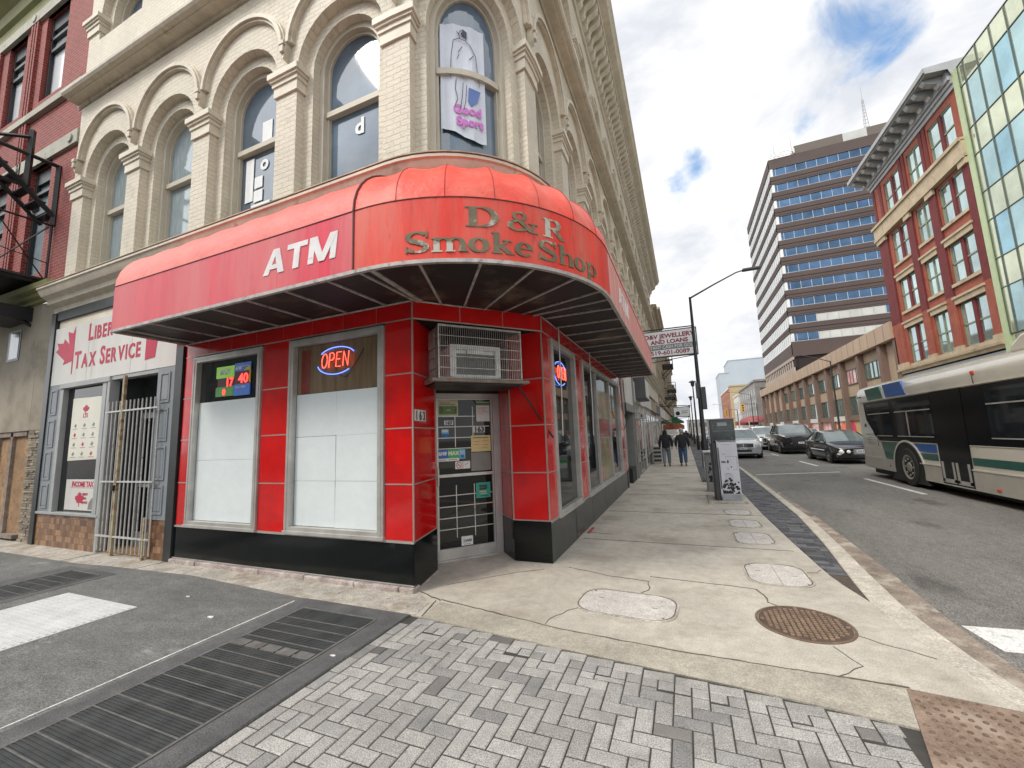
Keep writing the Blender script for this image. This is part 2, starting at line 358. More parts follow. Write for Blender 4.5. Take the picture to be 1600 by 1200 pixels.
# joints and cracks
m = MB()
def crack(pts, w=.008, jit=.0, z=.0045, seg=.07):
    p = []
    for a, b in zip(pts[:-1], pts[1:]):
        n = max(1, int(math.dist(a, b) / seg))
        for i in range(n): p.append((a[0] + (b[0] - a[0]) * i / n, a[1] + (b[1] - a[1]) * i / n))
    p.append(pts[-1]); L_, R_ = [], []
    for i, q in enumerate(p):
        a = p[max(0, i - 1)]; b = p[min(len(p) - 1, i + 1)]; dx, dy = b[0] - a[0], b[1] - a[1]; l = math.hypot(dx, dy) or 1
        j = random.uniform(-jit, jit) if 0 < i < len(p) - 1 else 0; ww = w * random.uniform(.25, .85) / 2
        x, y = q[0] - dy / l * j, q[1] + dx / l * j
        L_.append((x - dy / l * ww, y + dx / l * ww)); R_.append((x + dy / l * ww, y - dx / l * ww))
    m.band(G, L_, R_, -.01, z)
crack([(-2.42, 3.76), (-1.08, 3.5), (-.14, 3.42), (1.12, 3.40)], .014, .006, .008)
crack([(-2.46, 3.72), (-2.38, 3.36)], .014, .008, .008)
crack([(-2.76, 3.88), (-2.42, 3.74)], .015, .01, .008)
crack([(-2.6, 4.15), (-2.0, 4.75), (-1.72, 4.95)], .007, .004)
crack([(-1.25, 3.55), (-1.22, 3.75), (-1.0, 4.05)], .008, .015)
crack([(-1.45, 5.1), (-.9, 4.92), (-.5, 4.86)], .012, .01)
crack([(-.5, 4.86), (-.48, 4.6), (-.55, 4.5)], .012, .015)
crack([(-.5, 5.02), (.3, 4.95), (.52, 4.92)], .012, .003)
crack([(.52, 4.92), (.58, 4.6), (.66, 4.5)], .02, .02)
crack([(.86, 3.84), (.95, 3.6), (.78, 3.42)], .008, .012)
crack([(1.05, 4.1), (1.2, 4.0), (1.44, 3.85)], .005, .015); crack([(1.09, 5.6), (1.2, 5.62), (1.27, 5.75)], .008, .012)
for y in (6.5, 8.9, 11.4, 14.3, 17.5, 21, 24.5): crack([(-1.6, y + .05), (-.5, y + .02), (1.17 if y < 14 else .36, y)], .012, .003)
crack([(-1.62, 6.95), (-1.2, 6.9)], .01, .02)
for y in (6.35,): crack([(-12, 3.5), (-12, 3.8)], .01)
for x in (-13, -9.0, -7.2): crack([(x, 3.36), (x + .05, 3.84)], .012, .005, .008)
struct('pavement_joints', m, MATS['joint'])
# dark paver strip beside the kerb
m = MB(); m.prism(G, [(1.41, 4.87), (1.33, 5.3), (1.29, 5.77), (1.25, 6.9), (1.2, 9.2), (1.2, 14.3), (.36, 14.3), (.36, 200), (1.95, 200), (1.93, 19), (1.76, 9.1), (1.62, 7.0), (1.50, 5.83)], -.3, -.012)
struct('paving_bed', m, MATS['bed'])
m = MB()
def strip_x(y):   # inner and outer edge of the strip
    def ip(t, y):
        for (y0, x0), (y1, x1) in zip(t[:-1], t[1:]):
            if y0 <= y <= y1: return x0 + (x1 - x0) * (y - y0) / (y1 - y0)
        return t[-1][1]
    return ip([(4.87, 1.41), (5.3, 1.33), (5.77, 1.29), (6.9, 1.25), (9.2, 1.2), (14.3, 1.2), (14.31, .36), (99, .36)], y), ip([(4.87, 1.415), (5.83, 1.5), (7, 1.62), (9.1, 1.76), (19, 1.93), (99, 1.95)], y)
y = 5.62
while y < 45:
    a, b = strip_x(y + .05); st = .1 if y < 20 else .4
    x = a + .01 - random.uniform(0, .2)
    while x < b - .02:
        x0, x1 = max(x, a + .008), min(x + .2, b - .008)
        if x1 - x0 > .03: m.box(x0, x1 - .006, y, y + st - .006, -.05, random.uniform(-.003, .001))
        x += .2
    y += st
struct('paving_strip', m, MATS['dark_paver'])
m = MB(); m.prism(G, [(1.415, 4.87), (1.34, 5.25), (1.295, 5.6), (1.465, 5.6)], -.1, .001); struct('soil', m, M('soil', (.085, .065, .05), .95, var=.4, vs=20, bump=1, bs=60))
# kerb, gutter
ki = [(1.75, -8), (1.75, 2.2), (1.62, 3.2), (1.60, 3.35), (1.53, 3.6), (1.47, 3.95), (1.42, 4.5), (1.41, 4.87), (1.50, 5.83), (1.62, 7.0), (1.76, 9.1), (1.93, 19), (1.95, 200)]
ko = [(1.93, -8), (1.92, 2.2), (1.80, 3.2), (1.77, 3.35), (1.71, 3.6), (1.67, 3.95), (1.64, 4.5), (1.64, 4.87), (1.70, 5.83), (1.79, 7.0), (1.91, 9.1), (2.03, 19), (2.05, 200)]
kr = [(2.14, -8), (2.12, 2.2), (1.98, 3.2), (1.955, 3.35), (1.92, 3.8), (1.91, 4.3), (1.92, 4.8), (1.94, 5.2), (1.99, 6.0), (2.03, 7.0), (2.10, 9.1), (2.14, 19), (2.15, 200)]
m = MB(); m.band(G, ki, ko, -.3, .002)
struct('kerb', m, MATS['kerb_concrete'], bevel=.012)
m = MB(); m.band(G, ko, kr, -.3, ZR + .012)
struct('gutter', m, MATS['gutter_dirt'])
# far kerb, far sidewalk and lane markings
m = MB(); m.box(13.6, 60, -300, 12, -.3, 0); m.box(13.6, 60, 12, 320, -.3, 0)
m2 = MB(); m2.box(13.45, 13.6, -300, 320, -.3, .002)
struct('far_sidewalk', m, MATS['concrete']); struct('far_kerb', m2, MATS['kerb_concrete'])
m = MB()
def mark(x0, y0, x1, y1, w):
    dx, dy = x1 - x0, y1 - y0; l = math.hypot(dx, dy); nx, ny = -dy / l * w / 2, dx / l * w / 2
    m.prism(G, [(x0 - nx, y0 - ny), (x1 - nx, y1 - ny), (x1 + nx, y1 + ny), (x0 + nx, y0 + ny)], ZR - .01, ZR + .004)
mark(1.98, 4.52, 13, 5.6, .42)
mark(2.25, 17.4, 5.0, 18.35, .10)
mark(2.25, 29, 5.0, 29.5, .10)
for a, b in ((12.7, 16.1), (21.1, 24), (29, 31.2), (38, 41), (47, 50), (56, 59), (66, 70)): mark(5.02, a, 5.0, b, .11)
for a in range(2, 120, 9): mark(8.9, a, 8.9, a + 3, .11); 
struct('road_markings', m, MATS['white_paint'])
# left: asphalt patch, grates, white panel
m = MB(); m.prism(G, [(-60, -40), (-2.505, -40), (-2.505, 3.36), (-3.98, 3.36), (-6, 3.50), (-7.83, 3.42), (-8.44, 3.36), (-60, 3.25)], -.3, .006)
struct('pavement_asphalt', m, MATS['patch_asphalt'])
m = MB(); m.prism(G, [(-3.82, -6), (-2.51, -6), (-2.51, 3.35), (-3.84, 3.36)], -.02, .010)
m.prism(G, [(-8.55, -6), (-6.95, -6), (-7.15, 3.24), (-8.4, 3.25)], -.02, .0095)
struct('pavement_patch', m, MATS['patch_dark'])
m = MB(); m.prism(G, [(-3.90, -6), (-3.882, -6), (-3.888, 3.27), (-3.90, 3.27)], -.02, .0105)
for x, y, r in ((-5.2, 3.0, .035), (-4.35, 2.72, .05), (-5.75, 1.75, .05), (-2.62, 2.55, .03)):
    m.prism(G, [(x + r * random.uniform(.6, 1.1) * math.cos(k * .7), y + .4 * r * random.uniform(.6, 1.1) * math.sin(k * .7)) for k in range(9)], -.01, .0125)
struct('pavement_marks', m, MATS['white_paint'])
def grate(x0, x1, y0, y1, label, gap_at=None):
    t = thing('floor_grate', ((x0 + x1) / 2, y1, .01), label, 'floor grate', 'long iron floor grates in the asphalt')
    f = MB(); w = .02; f.box(x0 - w, x0, y0, y1, -.05, .016); f.box(x1, x1 + w, y0, y1, -.05, .016); f.box(x0, x1, y1, y1 + w, -.05, .016)
    y = y1 - .2
    while y > y0: f.box(x0, x1, y - .005, y + .005, -.04, .0175); y -= .125
    build('frame', f, MATS['iron_edge'], t)
    s = MB(); y = y1 - .012; s.box(x0, x1, y0, y1, -.05, .0118)
    while y > y0 + .02:
        if not (gap_at and gap_at < y < gap_at + .1): s.box(x0 + .001, x1 - .001, y - .008, y + .003, -.03, .0155)
        y -= .022
    build('bars', s, MATS['iron'], t)
    if gap_at:
        p = MB(); k = (x1 - x0) / 5
        for i in range(5): p.box(x0 + i * k + .01, x0 + (i + 1) * k - .01, gap_at, gap_at + .09, 0, .019)
        build('cover_plate', p, MATS['iron_edge'], t)
grate(-3.62, -2.74, -3, 3.15, 'long dark iron grate beside the grey block paving with steel cover strip across it', 2.42)
grate(-8.02, -7.30, -3, 3.12, 'dark iron grate in front of the tax office on the far left of the pavement')
m = MB(); m.box(-6.80, -5.40, -2, 2.64, -.02, .012)
y = 2.6
while y > -1.9: m.box(-6.77, -5.43, y - .022, y, 0, .018); y -= .05
tag(build('ribbed_paving', m, M('white_metal', (.55, .56, .56), .5, var=.12, vs=5, bump=.2)), 'pale ribbed metal panel let into the asphalt pavement', 'pavement panel')
# block paving: herringbone of single blocks
def edge_y(x): return 3.355 - .1055 * (x + 2.4)
m = MB(); m.prism(G, [(-2.505, -6), (1.76, -6), (1.75, 2.2), (1.62, 3.2), (1.6, 3.33), (1.12, 3.4), (.96, 3.0), (.2, 3.09), (-1, 3.2), (-2.505, 3.36)], -.3, -.007)
struct('paving_bed', m, MATS['bed'])
m = MB()
def block(x0, x1, y0, y1, k=None):
    if .9 < x0 and y1 > 1.0 or x0 > 1.72: return
    x1 = min(x1, 1.742)
    if x0 <= .9 and y1 > 1.0: x1 = min(x1, .918)
    if x1 - x0 < .03 or y1 - y0 < .03: return
    r = random.random(); k = (2 if r < .035 else 1 if r < .14 else 0) if k is None else k
    g = .0045; z = random.uniform(-.002, .0015); t = random.uniform(-.0012, .0012); c = .006
    x0 += g; x1 -= g; y0 += g; y1 -= g
    if x1 - x0 < .02 or y1 - y0 < .02: return
    m.add([(x0, y0, z - .03), (x1, y0, z - .03), (x1, y1, z - .03), (x0, y1, z - .03), (x0, y0, z - .004), (x1, y0, z - .004), (x1, y1, z - .004), (x0, y1, z - .004),
           (x0 + c, y0 + c, z - t), (x1 - c, y0 + c, z + t), (x1 - c, y1 - c, z + t), (x0 + c, y1 - c, z - t)],
          [(8, 9, 10, 11), (4, 5, 9, 8), (5, 6, 10, 9), (6, 7, 11, 10), (7, 4, 8, 11), (0, 1, 5, 4), (1, 2, 6, 5), (2, 3, 7, 6), (3, 0, 4, 7)], k)
u = .1
x = -2.5 + .1
for j in range(-30, 34):
    for i in range(-1, 64):
        s = (i - j) % 4; x0 = -2.4 + i * u; y0 = .0 + j * u
        if s == 0: w, h = 2 * u, u
        elif s == 3: w, h = u, 2 * u
        else: continue
        top = min(edge_y(x0), edge_y(x0 + w)) - .2
        if y0 > top: continue
        y1 = min(y0 + h, top); X0 = max(x0, -2.4)
        block(X0, x0 + w, y0, y1)
x = -2.4
while x < .95:
    e = min(edge_y(x), edge_y(x + .2)); block(x, x + .2, e - .1, e); x += .2
x = -2.4
while x < .95:
    e = min(edge_y(x), edge_y(x + .1)) - .1; block(x, x + .1, e - .1, e); x += .1
y = -3
while y < 3.2: block(-2.5, -2.4, y, y + .2); y += .2
struct('block_paving', m, [MATS['paver_light'], MATS['paver_mid'], MATS['paver_dark']], recalc=False)
# tactile warning plate
m = MB(); m.prism(G, [(.90, 1.0), (.93, 2.69), (1.10, 3.385), (1.585, 3.32), (1.62, 3.1), (1.74, 2.2), (1.74, 1.0)], -.05, .004)
m2 = MB()
y = 1.0
while y < 3.36:
    x = .93
    while x < 1.72:
        xa = .93 if y < 2.69 else .93 + (y - 2.69) * .25
        if xa + .03 < x < 1.74 - max(0, y - 2.2) * .15 and y < 3.36 - (x - 1.1) * .13: m2.disc_lathe((x, y, .004), (0, 0, 1), [(.013, 0), (.011, .005), (.006, .0065), (0, .0065)], 8)
        x += .058
    y += .058
t = thing('tactile_plate', (1.3, 3, 0), 'rusty brown tactile plate with raised domes beside the kerb', 'tactile plate')
m.add(m2.v, m2.f, 1); build('plate', m, [MATS['rust_plate'], MATS['rust_iron']], t)
# round manhole
t = thing('manhole_cover', (.76, 4.2, 0), 'round rusty cast iron manhole cover in the sidewalk', 'manhole cover')
m = MB(); m.disc_lathe((.76, 4.2, 0), (0, 0, 1), [(.345, -.02), (.345, .006), (.325, .007), (.325, -.02)], 48); build('rim', m, MATS['rust_iron'], t)
m = MB(); m.disc_lathe((.76, 4.2, 0), (0, 0, 1), [(.32, -.02), (.32, .003), (0, .003)], 48)
LUG = MB()
for i in range(-7, 8):
    for j in range(-7, 8):
        x, y = i * .042 + (j % 2) * .0, j * .042
        if math.hypot(x, y) < .295: LUG.fb(G, .76 + x - .014, .76 + x + .014, 4.2 + y - .013, 4.2 + y + .004, 0, .013)
m.add(LUG.v, LUG.f, 1); build('cover', m, [M('lid_dark', (.085, .055, .04), .8, var=.3, vs=9), M('lug_rust', (.24, .165, .11), .75, var=.3, vs=7, fine=.2)], t)
m = MB(); m.box(.60, .63, 4.19, 4.21, 0, .0115); m.box(.88, .91, 4.19, 4.21, 0, .0115); build('lifting_hole', m, MATS['joint'], t)
def lid(cx, cy, w, h, ang, label, mid=False):
    t = thing('utility_cover', (cx, cy, 0), label, 'utility cover', 'pale rounded utility lids in the sidewalk')
    ca, sa = math.cos(R(ang)), math.sin(R(ang)); F = lambda a, b, d: (cx + a * ca - b * sa, cy + a * sa + b * ca, d)
    def rr(w, h, r): return [(sx * (w - r) + r * math.cos(R(a)), sy * (h - r) + r * math.sin(R(a))) for sx, sy, a0 in ((1, 1, 0), (-1, 1, 90), (-1, -1, 180), (1, -1, 270)) for a in range(a0, a0 + 91, 15)]
    r = min(w, h) * .35
    m = MB(); m.band(F, rr(w / 2 + .012, h / 2 + .012, r), rr(w / 2 + .03, h / 2 + .03, r), -.02, .007, closed=True); build('rim', m, MATS['concrete_pale'], t)
    m = MB(); m.prism(F, rr(w / 2, h / 2, r), -.02, .005); build('lid', m, MATS['pale_lid'], t)
    m = MB(); m.band(F, rr(w / 2, h / 2, r), rr(w / 2 + .012, h / 2 + .012, r), -.02, .0045, closed=True)
    for a, b, l in ((-.3, .1, .05), (.3, -.05, .05)): m.fb(F, a * w - l / 2, a * w + l / 2, b * h, b * h + .008, 0, .006)
    m.fb(F, -w * .42, -w * .42 + .02, h * .36, h * .4, 0, .006); m.fb(F, w * .40, w * .40 + .02, -h * .4, -h * .36, 0, .006)
    if mid: m.fb(F, -.002, .002, -h / 2, h / 2, 0, .006)
    build('gap', m, MATS['joint'], t)
lid(-.65, 4.19, .86, .56, -4, 'pale rounded utility lid nearest the shop entrance')
lid(.79, 5.46, .56, .72, 0, 'pale rounded utility lid between the manhole and the dark paver strip', True)
lid(.79, 7.12, .46, .7, 0, 'second pale utility lid along the kerb behind the manhole', True)
lid(.80, 8.15, .44, .6, 0, 'third pale utility lid along the kerb', True)
lid(.80, 9.2, .42, .5, 0, 'small pale utility lid just in front of the graffiti covered cabinets', True)
# ================================================================ CORNER BUILDING
BR('cream_brick', (.63, .57, .465), (.61, .55, .445), (.54, .48, .385), .22, .078, .008, bump=.6, rough=.6, var=.12, stain=((.36, .31, .235), 1.8, .56, .8))
M('cream_paint', (.64, .58, .475), .55, var=.12, vs=1.5, mid=(8, .08), bump=.12, bs=40, spots=((.35, .28, .2), 3.5, .62, .8))
M('cream_trim', (.56, .50, .40), .5, mid=(9, .12), var=.14, vs=2.2, bump=.15, bs=30, spots=((.26, .20, .13), 4.0, .60, .78))
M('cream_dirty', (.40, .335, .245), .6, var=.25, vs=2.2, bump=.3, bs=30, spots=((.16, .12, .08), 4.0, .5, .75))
M('sash_paint', (.50, .455, .37), .5, var=.08)
M('window_glass', (.09, .135, .19), .04, ior=1.9, var=.45, vs=.9)
M('curtain_glass', (.24, .30, .33), .06, ior=1.8, var=.25, vs=6, stretch=(6, 6, .6))
M('dark', (.012, .012, .013), .6, var=0)
M('glass_dark', (.008, .009, .010), .03, ior=1.5, var=0)
LQ = 1.3 * math.pi / 2
def FU(s, z, d):
    if s <= 0: return (-2.95 + s, 3.85 - d, z)
    if s < LQ: t = s / 1.3; return (-2.95 + (1.3 + d) * math.sin(t), 5.15 - (1.3 + d) * math.cos(t), z)
    return (-1.65 + d, 5.15 + s - LQ, z)
FS = lambda u, z, d: (u, 3.83 - d, z)
FR = lambda u, z, d: (-1.68 + d, u, z)
bld = thing('corner_building', (-4, 6, 0), 'cream painted brick corner building with arched upper windows above the red smoke shop', 'building')
bays = [(-.30 - 2 * k, 1.70 - 2 * k, .91 - 2 * k, .79) for k in (4, 3, 2, 1)] + [(-.30, 1.842, .981, .861)] + [(1.842 + 1.85 * j, 3.692 + 1.85 * j, 1.842 + 1.85 * j + 1.135, .715) for j in range(15)]
SEND = 1.842 + 1.85 * 15
wall = MB(); win_no = 0
def sash(uc, a, zb, zs, dback, rail, pane_mat, n=14):
    fr = MB(); ip = lambda k: arch_pts(uc, a - k, zb + (k if k > .05 else 0), zs, n)
    fr.band(FU, ip(.09), ip(0), dback - .14, dback + .005)
    fr.band(FU, ip(.13), ip(.09), dback - .14, dback - .065)
    fr.fb(FU, uc - a + .1, uc + a - .1, rail - .045, rail + .04, dback - .14, dback - .035, n=6)
    fr.fb(FU, uc - a + .1, uc + a - .1, zb, zb + .09, dback - .14, dback - .04, n=6)
    w = build('window', fr, MATS['sash_paint'], bld)
    for (z0, z1, dd) in ((zb + .05, rail, -.12), (rail, None, -.10)):
        pn = MB(); aa = a - .11
        if z1: pn.quad(FU, uc - aa, uc + aa, z0, z1, dback + dd, 0, 6)
        else:
            ar = arc(uc, zs, aa, n)
            for p, q in zip(ar[:-1], ar[1:]): pn.add([FU(p[0], z0, dback + dd), FU(q[0], z0, dback + dd), FU(q[0], q[1], dback + dd), FU(p[0], p[1], dback + dd)], [(0, 1, 2, 3)])
        build('pane', pn, pane_mat, w)
hood = MB()
def cap(u0, u1, zt, dep=.13):
    caps = MB()
    for z0, z1, o in ((zt - .09, zt, .10), (zt - .13, zt - .09, .075), (zt - .20, zt - .13, .05), (zt - .36, zt - .20, .03)):
        caps.fb(FU, u0 - o, u1 + o, z0, z1, -dep - .02, o, n=2)
    build('capital', caps, MATS['cream_paint'], bld)
for i, (u0, u1, uc, a) in enumerate(bays):
    st = .12 if i == 4 else .6
    for fl, (zb, z1, zs, zsill, rail) in enumerate(((4.80, 9.02, 7.16, 4.95, 6.50), (9.02, 13.0, 11.0, 10.38, 11.0))):
        zs_ = zs - (.06 if i == 4 else 0)
        arch_wall(wall, FU, u0, u1, zb, z1, uc, a, zs_, zsill, 0, -.13, step=st)
        a2 = a - .18
        arch_wall(wall, FU, uc - a - .01, uc + a + .01, zsill - .1, zs_ + a + .02, uc, a2, zs_, zsill, -.13, -.36, step=st)
        pm = MATS['curtain_glass'] if (i in (0, 1) and fl == 0) else MATS['window_glass']
        sash(uc, a2, zsill, zs_, -.25, rail if fl == 0 else zs_ - .0, pm)
    ph = (u1 - u0) / 2
    oa = .985 if i < 4 else 1.03 if i == 4 else .915
    hood.band(FU, arc(uc, 7.58, oa - .12, 20, b=.80), arc(uc, 7.58, oa, 20, b=.92), 0, .06)
    hood.band(FU, arc(uc, 7.58, oa - .085, 20, b=.835), arc(uc, 7.58, oa - .025, 20, b=.895), .06, .095)
for k, (u0, *_r) in enumerate(bays + [(SEND,)]):
    w = .42
    cap(u0, u0 + w, 7.16); cap(u0, u0 + w, 10.95)
    c = u0 + w / 2
    hood.prism(FU, [(c - .06, 7.62), (c + .06, 7.62), (c + .07, 7.5), (c + .035, 7.38), (c, 7.32), (c - .035, 7.38), (c - .07, 7.5)], 0, .09)
    hood.fb(FU, c - .035, c + .035, 7.42, 7.52, .09, .125); hood.fb(FU, c - .05, c + .05, 7.54, 7.6, .09, .13)
wall.quad(FU, SEND, SEND + .42, 4.8, 13.0, 0)
wall.add([FU(SEND + .42, 3.2, 0), FU(SEND + .42, 3.2, -8), FU(SEND + .42, 13, -8), FU(SEND + .42, 13, 0)], [(0, 1, 2, 3)])
wall.add([(-11.25, 3.85, 4.8), (-11.25, 12, 4.8), (-11.25, 12, 13), (-11.25, 3.85, 13)], [(0, 1, 2, 3)])
build('wall', wall, MATS['cream_brick'], bld)
build('hood_mould', hood, MATS['cream_trim'], bld)
ss = [-8.42, -6, -4, -2, -1, 0] + [LQ * k / 14 for k in range(1, 15)] + [LQ + k for k in (2, 6, 12, 20)] + [SEND + .5]
sss = [-8.55] + ss[1:]
m = MB(); m.sweep(FU, ss, [(0, 4.38), (.035, 4.40), (.05, 4.50), (.15, 4.55), (.165, 4.63), (.25, 4.68), (.29, 4.75), (.30, 4.785), (.325, 4.80), (.325, 4.835), (.29, 4.85), (0, 4.90)])
build('lower_cornice', m, MATS['cream_trim'], bld, smooth=25)
m = MB(); m.sweep(FU, ss, [(.30, 4.852), (.335, 4.848), (.335, 4.862), (0, 4.91)]); build('gutter', m, MATS['cream_dirty'], bld)
m = MB(); m.sweep(FU, ss, [(0, 8.93), (.03, 8.94), (.04, 9.0), (.19, 9.0), (.20, 9.02), (.235, 9.02), (.27, 9.03), (.30, 9.07), (.305, 9.12), (.28, 9.17), (.1, 9.25), (0, 9.27)])
build('belt_course', m, MATS['cream_trim'], bld, smooth=25)
m = MB(); m.sweep(FU, ss, [(0, 8.905), (.02, 8.905), (.02, 8.925), (0, 8.925)]); build('belt_shadow_strip', m, MATS['cream_dirty'], bld)  # dirty strip that also draws a dark shadow line under the belt
m = MB(); m.sweep(FU, ss, [(0, 12.2), (.05, 12.22), (.06, 12.35), (.06, 12.93), (.50, 12.95), (.52, 13.02), (.60, 13.05), (.70, 13.12), (.76, 13.25), (.80, 13.30), (.80, 13.40), (0, 13.48)])
cor = build('roof_cornice', m, MATS['cream_trim'], bld, smooth=25)
m = MB(); P = [(.06, 12.36), (.13, 12.38), (.19, 12.46), (.19, 12.56), (.24, 12.64), (.36, 12.68), (.46, 12.76), (.48, 12.93), (.06, 12.93)]
m.add([(d, 0, z) for d, z in P] + [(d, .17, z) for d, z in P], [tuple(range(9)), tuple(range(17, 8, -1))] + [(i, (i + 1) % 9, 9 + (i + 1) % 9, 9 + i) for i in range(9)])
bk = build('bracket', m, MATS['cream_paint'], smooth=50)
for k in range(88):
    o = bk if k == 0 else bk.copy()
    if k: col.objects.link(o)
    o.parent = cor; o.matrix_parent_inverse = Matrix.Identity(4)
    o.location = Vector((-1.65, 5.3 + k * .318, 0)) - OFF[cor.name]
m = MB(); m.add([(-11.2, 3.9, 13.3), (-2.9, 3.9, 13.3), (-1.7, 5.2, 13.3), (-1.7, 33, 13.3), (-11.2, 33, 13.3)], [(0, 1, 2, 3, 4)]); build('roof', m, MATS['dark'], bld)
m = MB()  # backing behind the shopfronts, up to the cornice
for A, B in (((-11.24, 3.84), (-7.05, 3.84)),): m.add([(A[0], A[1] + .05, 2.9), (B[0], B[1] + .05, 2.9), (B[0], B[1] + .05, 4.45), (A[0], A[1] + .05, 4.45)], [(0, 1, 2, 3)])
m.fb(FU, -4.2, 0, 3.3, 4.5, -.1, 0); m.fb(FU, 0, LQ, 3.3, 4.5, -.1, 0, n=12); m.fb(FU, LQ, SEND + .42, 3.66, 4.5, -.1, 0)
build('wall', m, MATS['cream_paint'], bld)
# things in the upper windows
M('paper', (.72, .74, .75), .6, var=.06, vs=5, coat=.25)
def plate(name, F, u0, u1, z0, z1, d, mat, label, cat, th=.004, group=None, n=1):
    m = MB(); m.fb(F, u0, u1, z0, z1, d, d + th, n=n); return tag(build(name, m, mat), label, cat, group)
FW2 = lambda u, z, d: FU(u, z, d - .365 + .005)
P_ = lambda *a, **k: plate(*a, **k)
o = text(FW2, 'o', -3.02, 6.12, .24, 0, MATS['paper'], None, name='window_letter', bold=.012, align='CENTER'); tag(o, 'white paper letter o in the second arched window from the corner', 'letter')
o = text(FW2, 'd', -1.02, 6.06, .24, 0, MATS['paper'], None, name='window_letter', bold=.012); tag(o, 'white paper letter d in the arched window nearest the corner', 'letter')
P_('paper_sheet', FW2, -3.46, -3.27, 5.62, 6.38, 0, MATS['paper'], 'tall white sheet at the left of the window with the letter o', 'paper')
P_('paper_sheet', FW2, -3.24, -3.05, 5.82, 6.02, 0, MATS['paper'], 'upper small white sheet below the letter o', 'paper')
P_('paper_sheet', FW2, -3.25, -3.04, 5.58, 5.78, 0.001, MATS['paper'], 'middle small white sheet below the letter o', 'paper')
P_('paper_sheet', FW2, -3.3, -2.86, 5.28, 5.54, 0.001, MATS['paper'], 'lowest wide white sheet below the letter o', 'paper')
P_('paper_sheet', lambda u, z, d: FU(u, z, d - .342), -3.07, -2.84, 6.56, 6.95, 0, MATS['paper'], 'white sheet standing above the meeting rail of the window with the letter o', 'paper')
# banner in the corner window
FB = lambda u, z, d: FU(u, z, d - .328)
M('banner_cloth', (.62, .66, .74), .7, var=.08, vs=3); M('ink_dark', (.05, .05, .09), .6, var=0); M('ink_pink', (.62, .16, .55), .6, var=.1); M('ink_blue', (.10, .17, .42), .6, var=.1)
bn = thing('window_banner', FU(.9, 5.7, -.33), 'white banner with line drawn figure and pink lettering in the curved corner window', 'banner')
m = MB(); n = 10
for i in range(n):
    a = .46 + .82 * i / n; b = .46 + .82 * (i + 1) / n; f = lambda t: 5.63 + .05 * math.cos((t - .46) * 5) - .08 * (t - .46)
    m.add([FB(a, f(a), .01 * math.sin(a * 20)), FB(b, f(b), .01 * math.sin(b * 20)), FB(b, 7.25, .01 * math.sin(b * 20)), FB(a, 7.25, .01 * math.sin(a * 20))], [(0, 1, 2, 3)])
build('cloth', m, MATS['banner_cloth'], bn)
def pen(mb, F, pts, w, d):
    for a, b in zip(pts[:-1], pts[1:]):
        dx, dy = b[0] - a[0], b[1] - a[1]; l = math.hypot(dx, dy) or 1; nx, ny = -dy / l * w / 2, dx / l * w / 2
        mb.add([F(a[0] - nx, a[1] - ny, d), F(b[0] - nx, b[1] - ny, d), F(b[0] + nx, b[1] + ny, d), F(a[0] + nx, a[1] + ny, d)], [(0, 1, 2, 3)])
m = MB()
for pts in ([(.64, 6.42), (.66, 6.75), (.70, 6.98), (.80, 7.02), (.90, 7.0), (1.0, 6.95), (1.10, 6.80), (1.13, 6.55), (1.16, 6.35)], [(.82, 7.02), (.80, 7.1), (.86, 7.16), (.94, 7.12), (.93, 7.0)], [(.74, 6.4), (.72, 6.25), (.76, 6.1), (.70, 5.98)], [(.86, 6.35), (.84, 6.15), (.80, 5.95)], [(.92, 6.32), (.90, 6.1), (.86, 5.95)], [(.78, 6.8), (.86, 6.9)], [(.76, 6.7), (.80, 6.78)], [(.98, 6.72), (1.06, 6.8)], [(.80, 7.08), (.76, 7.12)]):
    pen(m, FB, pts, .012, .022)
m.prism(FB, [(.84, 7.1), (.88, 7.17), (.95, 7.13), (.94, 7.04), (.89, 7.07)], .014, .022)
build('drawn_figure', m, MATS['ink_dark'], bn, recalc=False)
m = MB(); m.prism(FB, [(.96, 6.3), (1.18, 6.28), (1.12, 6.12), (1.0, 6.02), (.94, 6.1)], .014, .02); build('drawn_shorts', m, MATS['ink_blue'], bn)
m = MB(); text(FB, 'Good', .93, 5.90, .12, .016, None, None, merge=m, bold=.0065, sx=1.25); text(FB, 'Sport', .97, 5.73, .12, .016, None, None, merge=m, bold=.0065, sx=1.25)
build('lettering', m, MATS['ink_pink'], bn)
# ---------------------------------------------------------------- red smoke shop front (parts of the building)
M('red_tile', (.56, .006, .006), .14, var=.22, vs=.9, coat=.3, mid=(7, .08), rvar=.06, ior=1.5, spots=((.40, .008, .01), 2.5, .5, .8))
M('tile_joint', (.42, .36, .32), .45, metal=.4, var=.15)
M('black_glass', (.0035, .0055, .0055), .14, var=.3, vs=2, ior=1.38, spots=((.02, .026, .026), 3, .6, .8), grit=((.10, .11, .10), 30, .71, .75))
M('base_granite', (.035, .042, .042), .3, var=.3, vs=3, fine=.4, fs=80, spots=((.10, .09, .075), 2.5, .5, .8))
M('alu', (.50, .485, .455), .38, metal=.45, var=.18, vs=4, bump=.1, bs=30)
M('pink_stone', (.38, .315, .29), .85, mid=(12, .25), fine=.3, var=.25, vs=5, bump=.6, bs=35, spots=((.5, .47, .44), 5, .55, .65))
M('window_paper', (.72, .78, .79), .45, var=.03, vs=2, coat=1.0, bump=.8, bs=4, mid=(6, .03))
shop = thing('smoke_shop_front', (-4, 3.9, 0), 'glossy red tiled shop front with black base and papered windows under the red awning', 'shop front')
rows = [.52, 1.133, 1.757, 2.38, 3.02, 3.235]
